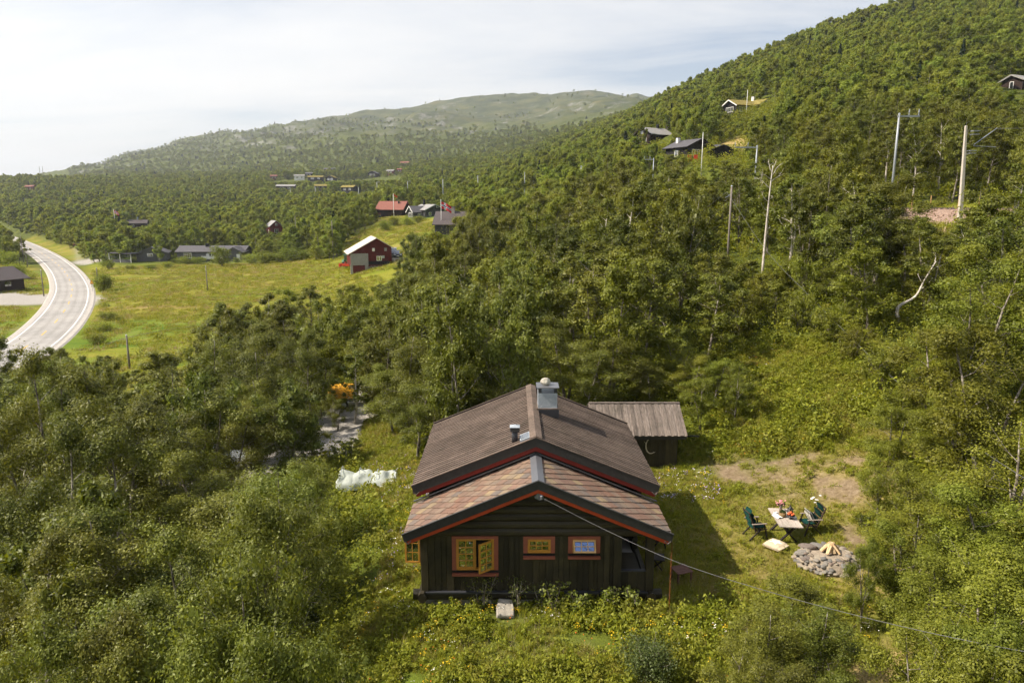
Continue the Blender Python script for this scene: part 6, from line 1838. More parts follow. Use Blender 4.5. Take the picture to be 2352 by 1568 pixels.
PROTO = {}
def make_proto(key, seed, h, w, nl, size, leafm, stems=1, nb=14, sig=.22, sides=6, aspect=.62, bark='bark_birch', lr=(.06, .145), **kw):
    rg = np.random.default_rng(seed)
    tb, tips = skeleton(rg, h, w, stems, nb, **kw)
    TV, TF = tubes_np(tb, sides)
    # crown of leafy lobes round the twigs: sunlit leaves outside, larger sprays added inside to block light
    nlob = max(6, min(len(tips), int(nb * 3.2)))
    far = np.linalg.norm(tips[:, :2] - tips[:, :2].mean(0), axis=1) / w + tips[:, 2] / h
    pick = rg.choice(len(tips), nlob, replace=False, p=(far + .25) / (far + .25).sum())
    LC = tips[pick]; LR = rg.uniform(lr[0], lr[1], nlob) * w * (1.15 - .35 * LC[:, 2] / h)
    wt = LR ** 2; n1 = int(nl * .72)
    rep = rg.choice(nlob, n1, p=wt / wt.sum())
    D = rg.normal(size=(n1, 3)); D[:, 2] = D[:, 2] * .85 + .30; D /= np.linalg.norm(D, axis=1, keepdims=True)
    rough = 1 + .22 * np.sin(D[:, 0] * 7 + rep * 1.3) * np.sin(D[:, 1] * 7 + rep) + .12 * np.sin(D[:, 2] * 9 + rep * .7)
    C1 = LC[rep] + D * (LR[rep] * rg.uniform(.62, 1.14, n1) * rough)[:, None] * np.array([1, 1, .78])
    n2 = nl - n1
    C2 = tips[rg.integers(0, len(tips), n2)] + rg.normal(size=(n2, 3)) * sig * 1.15
    LV1, LF1 = leaves(rg, np.vstack([C1, C2]), (.01, .01, .01), 1, size, aspect, nrm=np.vstack([D, np.tile([0, 0, .5], (n2, 1))]))
    n3 = nlob * 20
    r3 = np.repeat(np.arange(nlob), 20)
    D3 = rg.normal(size=(n3, 3)); D3 /= np.linalg.norm(D3, axis=1, keepdims=True)
    C3 = LC[r3] + D3 * (LR[r3] * rg.uniform(.1, .72, n3))[:, None] * np.array([1, 1, .78])
    LV2, LF2 = leaves(rg, C3, (.01, .01, .01), 1, max(size * 2.0, w * .035), .8)
    LV, LF = np.vstack([LV1, LV2]), np.vstack([LF1, LF2 + len(LV1)])
    tm = np_mesh('trunk_' + key, TV, TF, [M[bark]], smooth=True)
    cm = np_mesh('crown_' + key, LV, LF, [M[leafm]])
    PROTO.setdefault(key, []).append((tm, cm, h, w, TV, TF, LV, LF, M[bark], M[leafm]))
# near trees (single leaves), middle trees (leaf pairs), far trees (sprays)
for k in range(5): make_proto('near_birch', 100 + k, 8.5, 4.6, 27000, .082, 'leaf_birch', (1, 2, 1, 2, 3)[k], 15, .19, 7, sub=4, lr=(.08, .17))
for k in range(3): make_proto('near_bright', 120 + k, 7.5, 5.0, 27000, .084, 'leaf_bright', (2, 3, 2)[k], 15, .22, 7, sub=4, low=.14)
for k in range(2): make_proto('near_willow', 130 + k, 6.0, 5.2, 27000, .098, 'leaf_willow', 5, 20, .16, 6, .42, low=.05, sub=4, lr=(.09, .17), updir=.62)
for k in range(3): make_proto('near_shrub', 144 + k, 3.0, 3.0, 9000, .085, 'leaf_bright', 6, 26, .20, 5, low=.05, sub=3, updir=.9)
make_proto('near_rowan', 140, 5.5, 3.6, 7000, .15, 'leaf_rowan', 2, 14, .2, 6, .4, low=.15)
for k in range(5): make_proto('mid_birch', 150 + k, 8.5, 4.4, 9500, .145, 'leaf_birch', (1, 2, 1, 1, 2)[k], 15, .25, 5)
for k in range(4): make_proto('mid_bright', 160 + k, 7.5, 4.6, 9500, .145, 'leaf_bright', (2, 1, 2, 1)[k], 15, .27, 5, low=.16)
make_proto('mid_willow', 170, 5.0, 4.6, 8000, .145, 'leaf_willow', 4, 18, .25, 5, .45, low=.08)
for k in range(7): make_proto('far_birch', 180 + k, 8.0, 4.8, 2600, .28, 'leaf_far', (1, 1, 2, 1, 2, 1, 2)[k], 13, .28, 4, sub=2, low=.12, lr=(.09, .19))
for k in range(5): make_proto('vfar_birch', 190 + k, 7.5, 5.2, 620, .55, 'leaf_far', 1, 9, .4, 3, sub=1, low=.08, lr=(.11, .22))
# sparse, half bare birches of the middle wood
for k in range(3): make_proto('sparse_birch', 200 + k, 9.5, 4.0, 3800, .15, 'leaf_birch', (1, 1, 2)[k], 16, .26, 5, bark='bark_white', low=.30)
# spruces
def make_spruce(key, seed, h, w, nl, size):
    rg = np.random.default_rng(seed)
    TV, TF = tubes_np([(np.array([[0, 0, 0], [0, 0, h * .5], [0, 0, h]]), [.012 * h, .007 * h, .01])], 5)
    z = h * (0.08 + .92 * rg.uniform(0, 1, nl) ** 1.25); rmax = w / 2 * (1 - z / h) ** .85
    tier = np.abs(((z / h * 11) % 1) - .5) * 2
    r_ = rmax * np.sqrt(rg.uniform(.15, 1, nl)) * (.72 + .28 * tier); th = rg.uniform(0, 6.28, nl)
    C = np.stack([r_ * np.cos(th), r_ * np.sin(th), z - r_ * .22], -1)
    LV, LF = leaves(rg, C, (.05,) * 3, 1, size, .5, .3)
    PROTO.setdefault(key, []).append((np_mesh('trunk_' + key, TV, TF, [M['bark_birch']]), np_mesh('crown_' + key, LV, LF, [M['leaf_spruce']]), h, w, TV, TF, LV, LF, M['bark_birch'], M['leaf_spruce']))
make_spruce('far_spruce', 210, 9, 3.4, 1500, .45)
make_spruce('far_spruce', 211, 8, 3.0, 1500, .45)

# ------------------------------------------------------------------ where trees may stand
def clear_world(X, Y, margin=0.0):
    ok = ~inpoly(X, Y, YARD)
    for P_ in (DRIVE, MEADOW, MEADOW_L, MEADOW_L2, VERGE, HAY, CLEAR_R, GRAVEL_L, GRAVEL_R, TRACK, HOUSEGROUND):
        ok &= ~inpoly(X, Y, P_)
    sel = (Y > 60) & (Y < 640) & (X < 20)
    if sel.any():
        d, _ = polydist(X[sel], Y[sel], ROADXY); q = ok[sel]; q &= d > 9.0; ok[sel] = q
    sel = (Y > 40) & (Y < 320) & (X > -40)
    if sel.any():
        d, _ = polydist(X[sel], Y[sel], RAILXY); q = ok[sel]; q &= d > 5.5; ok[sel] = q
    ok &= ~((X > CAB.x - 5) & (X < CAB.x + 5.0) & (Y > 17) & (Y < 30.5))
    ok &= ~((X > 3) & (X < 9.5) & (Y > 29.5) & (Y < 36.5))
    for (p, rz, L, W, h, rise, ov, sg_) in HOUSES:
        c, s = math.cos(-rz), math.sin(-rz); dx_, dy_ = X - p.x, Y - p.y
        lx, ly = c * dx_ - s * dy_, s * dx_ + c * dy_
        ok &= ~((np.abs(lx) < L / 2 + 2.2) & (np.abs(ly) < W / 2 + 2.2))
    return ok
# sight lines: photo outlines that trees nearer than Y must not cover
SIGHT = [
 (150, [(0, 540), (60, 545), (165, 575), (260, 612), (600, 612), (780, 600), (800, 545), (870, 545), (925, 565), (925, 595), (870, 640), (800, 645), (690, 640), (640, 660), (540, 672), (470, 680), (400, 700), (375, 750), (335, 795), (315, 842), (285, 845), (200, 790), (120, 785), (85, 805), (40, 795), (0, 790)]),
 (215, [(258, 560), (372, 560), (400, 555), (560, 555), (565, 600), (258, 604)]),
 (262, [(604, 500), (646, 500), (646, 537), (604, 537)]), (250, [(296, 500), (338, 500), (338, 524), (296, 524)]),
 (270, [(862, 450), (1002, 455), (1002, 500), (985, 530), (862, 520)]),
 (160, [(1005, 455), (1040, 455), (1040, 520), (1005, 520)]),
 (215, [(1660, 225), (1750, 225), (1750, 262), (1660, 266)]), (232, [(1466, 292), (1520, 292), (1520, 328), (1466, 328)]), 
 (185, [(1640, 310), (1716, 310), (1716, 362), (1640, 362)]), (190, [(2310, 175), (2400, 175), (2400, 206), (2310, 206)]), (175, [(1606, 300), (1616, 300), (1616, 395), (1606, 395)]),
 (68, [(2196, 280), (2232, 280), (2226, 488), (2196, 488)]), (72, [(2120, 455), (2270, 455), (2270, 486), (2120, 486)]), (66, [(2200, 290), (2285, 290), (2285, 345), (2200, 345)]),
 (63, [(1740, 360), (1770, 360), (1765, 590), (1742, 590)]), (69.5, [(1658, 425), (1684, 425), (1682, 580), (1660, 580)]),
 (90, [(1722, 330), (1742, 330), (1742, 385), (1722, 385)]), (66, [(2035, 258), (2062, 258), (2058, 330), (2036, 330)]),
 (47, [(765, 898), (810, 898), (808, 935), (765, 935)]), (33, [(795, 1068), (905, 1070), (900, 1125), (795, 1125)]), (36, [(845, 985), (905, 985), (905, 1090), (850, 1080)]),
 (30, [(1344, 918), (1580, 918), (1640, 1000), (1680, 1010), (1650, 1090), (1480, 1080), (1440, 990)]),
 (19, [(900, 1180), (1700, 1090), (2000, 1090), (2010, 1250), (1990, 1340), (1700, 1420), (1000, 1420), (880, 1340), (930, 1220)]),
 (15.5, [(760, 1440), (1700, 1440), (1640, 1568), (740, 1568)]),
 (130, [(1330, 375), (1340, 375), (1340, 420), (1330, 420)]), (140, [(1494, 358), (1506, 358), (1506, 400), (1494, 400)]), (240, [(1200, 392), (1210, 392), (1210, 435), (1200, 435)]),
 (560, [(630, 424), (860, 424), (860, 440), (630, 440)]), (820, [(620, 404), (920, 398), (920, 412), (620, 417)]), (900, [(915, 368), (945, 368), (945, 381), (915, 381)]), (500, [(60, 430), (85, 430), (85, 439), (60, 439)]),
 (330, [(262, 478), (272, 478), (272, 505), (262, 505)]),
 (460, [(600, 434), (612, 434), (612, 455), (600, 455)]), (460, [(664, 430), (674, 430), (674, 455), (664, 455)]), (460, [(722, 427), (731, 427), (731, 455), (722, 455)]), (400, [(822, 428), (830, 428), (830, 450), (822, 450)]),
 (36, [(1700, 860), (1800, 830), (1900, 850), (2000, 880), (2060, 950), (2060, 1010), (2010, 1140), (1900, 1120), (1700, 1010), (1660, 960)]),
]
for (p, rz, L, W, h, rise, ov, sg_) in HOUSES:
    if not sg_: continue
    c, s = math.cos(rz), math.sin(rz); U = []; ys = []
    for lx in (-L / 2, L / 2):
        for ly in (-W / 2, W / 2):
            for z_ in (h * .62, h):
                q = (p.x + c * lx - s * ly, p.y + s * lx + c * ly, p.z + z_); U.append(proj(*q)); ys.append(q[1])
        q = (p.x + c * lx, p.y + s * lx, p.z + h + rise); U.append(proj(*q))
    us = [a for a, b in U]; vs = [b for a, b in U]
    SIGHT.append((min(ys) - 1, [(min(us), min(vs)), (max(us), min(vs)), (max(us), max(vs)), (min(us), max(vs))]))
def sight_ok(X, Y, Z, h, w):
    ok = np.ones(X.shape, bool)
    for Yl, poly in SIGHT:
        m = ok & (Y < Yl)
        if not m.any(): continue
        xs, ys, zs, hs, ws = X[m], Y[m], Z[m], h[m], w[m]
        bad = np.zeros(xs.shape, bool)
        for fz in (.25, .5, .72, .88, .98):
            half = ws * .5 * (.85 if fz < .8 else (.5 if fz < .95 else .15))
            for fxx in (-1, -.5, 0, .5, 1):
                u, v_ = proj(xs + half * fxx, ys, zs + hs * fz)
                bad |= inpoly(u, v_, poly)
        q = ok[m]; q &= ~bad; ok[m] = q
    return ok
def jitter_grid(y0, y1, cell, t0, t1, rg, jit=.85):
    xs = np.arange(t0 * y1 - cell, t1 * y1 + cell, cell); ys = np.arange(y0, y1, cell)
    X, Y = np.meshgrid(xs, ys); X = X + rg.uniform(-.5, .5, X.shape) * cell * jit; Y = Y + rg.uniform(-.5, .5, Y.shape) * cell * jit
    X, Y = X.ravel(), Y.ravel()
    m = (X > t0 * Y - 4) & (X < t1 * Y + 4)
    return X[m], Y[m]

TREES = []     # dicts: x y z h w kind rot seed
def add_tree(x, y, h, w, kind, **kw):
    TREES.append(dict(x=x, y=y, z=H(x, y), h=h, w=w, kind=kind, rot=random.random() * 6.28, **kw))
def top_tree(u, v, Y, w, kind, hmin=3.0, **kw):
    """a tree whose crown top shows at (u, v) and stands at distance Y"""
    p = at(u, v, Y); z = H(p.x, p.y)
    add_tree(p.x, p.y, max(hmin, p.z - z + .15), w, kind, **kw)
random.seed(17)
# --- foreground, one by one as in the photograph
NEAR = [
 (255, 830, 29, 5.4, 'near_birch'), (25, 795, 33, 4.6, 'near_birch'), (125, 800, 38, 4.0, 'near_birch'), (345, 930, 30, 4.4, 'near_birch'), (180, 985, 24, 4.4, 'near_birch'), (60, 960, 24, 4.0, 'near_birch'),
 (430, 905, 34, 4.6, 'near_birch'), (560, 800, 41, 5.0, 'near_birch'), (470, 770, 46, 5.2, 'near_birch'), (640, 745, 47, 5.6, 'near_birch'), (705, 755, 45, 3.6, 'near_birch'), (860, 775, 47, 3.2, 'near_birch'), (806, 800, 44.5, 2.6, 'sparse_birch'), (575, 870, 37.5, 4.2, 'near_birch'), (655, 890, 36.5, 3.6, 'near_birch'), (530, 930, 35, 3.6, 'near_birch'), (772, 905, 43, 1.6, 'near_birch'),
 (555, 1235, 14.0, 3.4, 'near_willow'), (635, 1070, 22, 4.0, 'near_willow'), (695, 1045, 26, 3.0, 'near_willow'), (600, 1120, 19, 3.6, 'near_willow'), 
 (90, 1320, 14.5, 3.4, 'near_birch'), (270, 1345, 14.2, 3.4, 'near_birch'), (400, 1330, 15.5, 3.0, 'near_birch'), (180, 1400, 12.5, 2.8, 'near_birch'), (30, 1430, 12, 2.8, 'near_birch'), (360, 1450, 12.2, 2.6, 'near_birch'), (620, 1420, 12.0, 2.6, 'near_willow'), (470, 1400, 12.2, 2.6, 'near_willow'),
 (110, 1120, 20, 3.6, 'near_rowan'), (330, 1140, 20, 4.4, 'near_birch'), (450, 1130, 22, 4.2, 'near_birch'), (230, 1180, 18.5, 4.0, 'near_birch'), (40, 1200, 18, 3.6, 'near_birch'), (500, 1010, 28, 4.6, 'near_birch'),
 (345, 1225, 17, 3.4, 'near_birch'), (240, 1290, 15.5, 2.2, 'near_rowan'),
 # behind and beside the cabin
 (935, 760, 40, 4.8, 'near_birch'), (985, 800, 37.5, 4.2, 'near_birch'), (900, 840, 41, 3.4, 'near_birch'), (955, 870, 35, 3.8, 'near_birch'), (1060, 760, 38, 4.6, 'near_birch'), (1150, 770, 37, 4.2, 'near_birch'), (1010, 700, 44, 4.4, 'near_birch'),
 (1300, 720, 39, 4.6, 'near_birch'), (1400, 760, 38.5, 4.2, 'near_birch'), (1340, 800, 37, 4.0, 'near_birch'), (1480, 800, 40, 4.0, 'near_birch'), (1560, 790, 41, 3.6, 'near_bright'), (1590, 850, 38.5, 3.4, 'near_bright'), (1640, 870, 37.5, 2.8, 'near_bright'), (1690, 905, 35.8, 2.2, 'near_bright'), (1500, 860, 38, 3.4, 'near_birch'), (1610, 940, 35.2, 2.6, 'near_bright'),
 # right hand mass
 (2260, 600, 30, 5.6, 'near_bright'), (2330, 560, 33, 5.4, 'near_bright'), (2200, 740, 29, 4.8, 'near_bright'), (2300, 760, 24, 5.0, 'near_bright'), (2150, 860, 30, 3.8, 'near_bright'), (2230, 900, 25.5, 4.4, 'near_bright'), (2340, 950, 20, 4.4, 'near_bright'), (2150, 1010, 27.5, 3.0, 'near_bright'),
 (2220, 1085, 21, 4.4, 'near_bright'), (2120, 1130, 22.5, 3.6, 'near_bright'), (2330, 1130, 17.5, 4.0, 'near_bright'), (2110, 1220, 19.5, 3.4, 'near_bright'), (2230, 1210, 17.5, 3.8, 'near_bright'), (2330, 1290, 14.5, 3.6, 'near_bright'), (2180, 1310, 16, 3.2, 'near_bright'), (2080, 1300, 18.6, 2.4, 'near_bright'), (2270, 1400, 12.8, 3.0, 'near_bright'), (2150, 1420, 13.6, 2.4, 'near_bright'), (2340, 1460, 11, 2.8, 'near_bright'), (2210, 1490, 11.5, 2.4, 'near_bright'),
 (1800, 1415, 16.2, 2.6, 'near_birch'), (1740, 1470, 15.2, 2.0, 'near_birch'), (1870, 1450, 15.4, 2.2, 'near_birch'), (1680, 1530, 14.2, 1.4, 'near_birch'), (1850, 1550, 13.4, 1.8, 'near_birch'), (1985, 1385, 18.4, 1.2, 'near_bright'), (2020, 1180, 24.5, 2.2, 'near_bright'), (2040, 1090, 28, 2.4, 'near_bright'),
 # tall loose birches in the middle of the wood at right
 (2030, 400, 52, 6.2, 'near_birch'), (1960, 470, 54, 5.0, 'near_birch'), (1880, 480, 56, 5.0, 'sparse_birch'), (2090, 500, 49, 5.2, 'near_birch'), (1830, 400, 60, 4.6, 'sparse_birch'), (1440, 430, 62, 5.0, 'sparse_birch'), (1530, 540, 58, 4.6, 'sparse_birch'), (1230, 460, 75, 4.4, 'mid_birch'), (1000, 540, 70, 4.6, 'mid_birch'), (1330, 520, 66, 4.6, 'sparse_birch'),
 (2130, 620, 45, 4.4, 'near_bright'), (1990, 700, 45, 4.0, 'near_bright'), (1900, 640, 50, 4.0, 'near_birch'),
]
for a in NEAR: top_tree(*a)
# young growth creeping down the bank
for (u, v, h, w, kd) in ((1640, 800, 2.6, 2.4, 'near_shrub'), (1700, 770, 3.2, 2.6, 'near_shrub'), (1830, 760, 2.8, 2.4, 'near_shrub'), (1900, 790, 2.4, 2.4, 'near_shrub'), (1960, 830, 2.2, 2.2, 'near_shrub'), 
                         (2020, 900, 2.4, 2.4, 'near_shrub'), (2060, 985, 2.0, 2.0, 'near_shrub'), (1655, 900, 1.7, 1.8, 'near_shrub'), (1745, 715, 3.0, 2.6, 'near_shrub'), (1850, 700, 3.6, 2.8, 'near_shrub'), (1960, 740, 3.2, 2.8, 'near_shrub'), (1600, 720, 4.0, 3.0, 'near_shrub'), (1670, 700, 3.4, 2.8, 'near_shrub')):
    p = ong(u, v); add_tree(p.x, p.y, h, w, kd)
# --- fill of the wood, then the far wood
rg = np.random.default_rng(5)
def fill(y0, y1, cell, t0, t1, hr, wr, kinds, keep=1.0, hfun=None):
    X, Y = jitter_grid(y0, y1, cell, t0, t1, rg)
    m = clear_world(X, Y) & (rg.uniform(0, 1, X.shape) < keep)
    X, Y = X[m], Y[m]
    Z = hgt(X, Y); patch = fbm(X / (cell * 6), Y / (cell * 6), 61, 3)
    h = rg.uniform(hr[0], hr[1], X.shape) * (1 + .25 * patch); w = rg.uniform(wr[0], wr[1], X.shape)
    ok = sight_ok(X, Y, Z, h, w)
    # a second chance for smaller growth where a tall tree would block the view
    X2, Y2, Z2 = X[~ok], Y[~ok], Z[~ok]; h2 = h[~ok] * .45; w2 = w[~ok] * .6
    ok2 = sight_ok(X2, Y2, Z2, h2, w2)
    X3, Y3, Z3 = X2[~ok2], Y2[~ok2], Z2[~ok2]; h3 = h2[~ok2] * .45; w3 = w2[~ok2] * .8
    ok3 = sight_ok(X3, Y3, Z3, h3, w3)
    _big = np.concatenate([np.zeros(ok.sum(), bool), np.zeros(ok2.sum(), bool), np.ones(ok3.sum(), bool)])
    X = np.concatenate([X[ok], X2[ok2], X3[ok3]]); Y = np.concatenate([Y[ok], Y2[ok2], Y3[ok3]]); Z = np.concatenate([Z[ok], Z2[ok2], Z3[ok3]]); h = np.concatenate([h[ok], h2[ok2], h3[ok3]]); w = np.concatenate([w[ok], w2[ok2], w3[ok3]])
    kd = rg.choice(len(kinds), X.shape)
    for x, y, z, hh, ww, k in zip(X, Y, Z, h, w, kd):
        TREES.append(dict(x=float(x), y=float(y), z=float(z), h=float(hh), w=float(ww), kind=kinds[k], rot=float(rg.uniform(0, 6.28))))
def too_close(x, y, d):
    return any((q['x'] - x) ** 2 + (q['y'] - y) ** 2 < d * d for q in TREES)
fill(32, 62, 3.4, -.80, .80, (5.5, 9.0), (3.4, 5.0), ['mid_birch', 'mid_birch', 'mid_bright', 'sparse_birch', 'mid_willow'], .80)
fill(62, 125, 3.5, -.80, .80, (6.0, 10.0), (3.4, 5.0), ['mid_birch', 'mid_birch', 'mid_bright', 'mid_bright', 'sparse_birch'], .88)
NFILL = len(TREES)
FAR_T = []
_keep = TREES; TREES = FAR_T
fill(125, 330, 4.0, -.82, .82, (5.5, 9.8), (3.7, 5.6), ['far_birch'], .92)
fill(330, 900, 6.2, -.82, .82, (5.5, 9.8), (4.4, 6.6), ['vfar_birch', 'vfar_birch', 'vfar_birch', 'far_spruce'] if False else ['vfar_birch'], .92)
TREES = _keep
# mountain and far ridge woods
X, Y = jitter_grid(900, 2700, 13.0, -.82, .5, rg)
Z = hgt(X, Y); r_ = np.hypot(X, Y)
dens = np.clip(1.15 - (Z / r_ - 0.068) / 0.030 + 1.3 * fbm(X / 150, Y / 150, 71, 4), 0.02, 1) * np.clip(1.1 + 1.2 * fbm(X / 60, Y / 60, 73, 3), .15, 1)
hid = (X / Y < -.60) & (Y > 1200)
m = (rg.uniform(0, 1, X.shape) < dens * .9) & ~hid
for x, y, z in zip(X[m], Y[m], Z[m]):
    FAR_T.append(dict(x=float(x), y=float(y), z=float(z), h=float(rg.uniform(5, 8.5)), w=float(rg.uniform(5.5, 9)), kind='vfar_birch' if rg.uniform() > .06 else 'far_spruce', rot=float(rg.uniform(0, 6.28))))
for d in FAR_T:
    if d['y'] < 900 and rg.uniform() < (.05 if d['kind'] == 'vfar_birch' else .03): d['kind'] = 'far_spruce'; d['w'] *= .75

# ------------------------------------------------------------------ single trees
def tree_size(d):
    return d['h'] * d['w'] / (d['y'] ** 2 + .1)
def in_view(d):
    u, v = proj(d['x'], d['y'], d['z'] + d['h'] * .6)
    wpx = d['w'] / d['y'] * FPX * .5
    return -wpx < u < 2352 + wpx and -50 < v < 1568 + d['h'] / d['y'] * FPX * .5
TREES = [d for d in TREES if in_view(d)]
near_list = TREES[:]
near_list.sort(key=lambda d: -tree_size(d))
SOLO, REST = near_list[:296], near_list[296:]

KINDW = {'near_birch': ('birch_tree', 'dark green birch', 'birch'), 'mid_birch': ('birch_tree', 'dark green birch', 'birch'), 'near_bright': ('birch_tree', 'bright green birch', 'birch'), 'mid_bright': ('birch_tree', 'bright green birch', 'birch'),
         'near_shrub': ('birch_sapling', 'leafy young birch', 'sapling'), 'near_willow': ('willow_tree', 'bushy pale green willow', 'willow'), 'mid_willow': ('willow_tree', 'low bushy willow', 'willow'), 'near_rowan': ('rowan_tree', 'yellow-green rowan', 'rowan'), 'sparse_birch': ('birch_tree', 'thin half-bare birch', 'birch')}
def region(d):
    u, v = proj(d['x'], d['y'], d['z'] + d['h'] * .6)
    if u < 420: return 'in the lower left corner' if v > 1330 else ('in the dense left foreground' if v > 980 else 'at the left below the road')
    if u < 800 and v > 1150: return 'in the foreground left of the cabin'
    if u < 880 and v > 930: return 'beside the drive left of the cabin'
    if u < 880 and v > 640: return 'between the meadow and the drive'
    if u < 1230 and v > 640: return 'behind the cabin, left of its chimney'
    if 1600 < u < 2050 and v > 1280: return 'in the grass below the supply cable'
    if u < 1720 and v > 640: return 'behind the shed, right of the chimney'
    if u > 1990 and v > 1280: return 'in the lower right corner'
    if u > 1990 and v > 960: return 'at the right beside the fire pit'
    if u > 1990 and v > 500: return 'at the right below the railway mast'
    if u < 860: return 'around the far edge of the meadow'
    if u < 1300: return 'between flag houses and cabin'
    if u < 1690: return 'left of the brown pole'
    return 'around the dead white birch' if v > 400 else 'on the slope by the railway'
buckets = {}
for d in SOLO:
    d['reg'] = region(d); nm, ph, cat = KINDW[d['kind']]
    buckets.setdefault((nm, ph, cat, d['reg']), []).append(d)
ORD = ['leftmost', 'second from left', 'third from left', 'fourth from left', 'fifth from left', 'sixth from left']
ROWS = ['front row', 'second row', 'third row', 'fourth row', 'fifth row', 'sixth row', 'seventh row']
for (nm, ph, cat, reg), L in buckets.items():
    for d in L: d['u'] = proj(d['x'], d['y'], d['z'] + d['h'] * .6)[0]
    L.sort(key=lambda d: d['y'])
    nr = max(1, math.ceil(len(L) / 6)); per = math.ceil(len(L) / nr)
    for r0 in range(nr):
        row = sorted(L[r0 * per:(r0 + 1) * per], key=lambda d: d['u'])
        for k, d in enumerate(row):
            o_ = '' if len(row) == 1 else (', rightmost' if k == len(row) - 1 else ', ' + ORD[k])
            rw_ = '' if nr == 1 else ', ' + (ROWS[r0] if r0 < nr - 1 else 'back row')
            d['label'] = ph + ' ' + reg + rw_ + o_
random.seed(8)
for d in SOLO:
    nm, ph, cat = KINDW[d['kind']]
    tm, cm, h0, w0 = random.choice(PROTO[d['kind']])[:4]
    e = empty(nm, (d['x'], d['y'], d['z'] - .15), d['rot'])
    tag(e, d['label'], cat, f"{cat} trees {d['reg']}")
    sx = d['w'] / w0; sz = d['h'] / h0
    sx = min(max(sx, sz * .55), sz * 1.45)
    e.scale = (sx, sx, sz)
    link('trunk', tm, e); link('crown', cm, e)

# dead white birch, leaning birch, bare little tree by the road
def bare_tree(name, label, base, pts, r0, branches, bark, seed):
    rgb = np.random.default_rng(seed)
    e = thing(name, label, 'birch', base)
    P = [Vector(p) for p in pts]
    B = MB(); B.tube(catmull(P, 4), list(np.linspace(r0, r0 * .25, (len(P) - 1) * 4 + 1)), 8); B.build('trunk', M[bark], e, True)
    C = catmull(P, 10)
    for f, L, az, el in branches:
        b = C[int(f * (len(C) - 1))]; d = Vector((math.cos(az) * math.cos(el), math.sin(az) * math.cos(el), math.sin(el)))
        q = [b]
        for k in range(4):
            q.append(q[-1] + d * L / 4); d = (d + Vector(rgb.normal(size=3) * .22) + Vector((0, 0, .10))).normalized()
        B = MB(); B.tube(q, [r0 * .32, r0 * .24, r0 * .17, r0 * .1, .006], 5)
        for k in (2, 3):
            d2 = (d + Vector(rgb.normal(size=3) * .7)).normalized(); B.tube([q[k], q[k] + d2 * L * .3], [r0 * .12, .005], 4)
        B.build('branch', M[bark], e, True)
    return e
bp_ = at(1751, 628, 60)
bp_.z = H(bp_.x, bp_.y)
Ht = at(1757, 385, 60).z - bp_.z
bare_tree('dead_birch', 'dead white birch trunk with bare branches standing above the wood', bp_, [(0, 0, -.2), (.05, 0, Ht * .3), (.12, 0, Ht * .6), (.2, 0, Ht * .85), (.32, .1, Ht * 1.02)], .115,
          [(.5, 1.0, 3.0, .3), (.58, 1.1, 3.3, .5), (.62, .8, .2, .2), (.72, 1.6, 2.9, .7), (.78, 1.5, .3, .6), (.8, 1.4, 3.5, .5), (.85, 1.5, .1, .9), (.9, 1.2, 2.6, 1.0), (.93, 1.0, .6, 1.1), (.45, .7, 3.6, .1), (.36, .6, .3, .1)], 'bark_white', 3)
lp_ = at(2062, 760, 44); lp_.z = H(lp_.x, lp_.y)
lt = at(2150, 600, 44); dd = lt - lp_
bare_tree('leaning_birch', 'pale birch trunk leaning to the right below the railway', lp_, [(0, 0, 0), dd * .12 + Vector((-.35, 0, .5)), dd * .4 + Vector((.1, 0, .1)), dd * .7, dd], .11, [(.6, 1.2, .4, .5), (.8, 1.0, .2, .8), (.95, 1.1, .8, .9), (.7, .9, 2.8, .9)], 'bark_white', 5)
rb = ong(63, 612)
bare_tree('bare_tree', 'small bare grey tree beside the road top left', rb, [(0, 0, 0), (.1, 0, 2.2), (-.6, 0, 4.5), (-1.4, 0, 6.5)], .13, [(.5, 2.4, 2.8, .7), (.6, 2.2, .5, .8), (.75, 1.8, 3.0, .6), (.9, 1.4, 1.0, .9), (.8, 1.4, 2.0, .9)], 'bark_birch', 7)

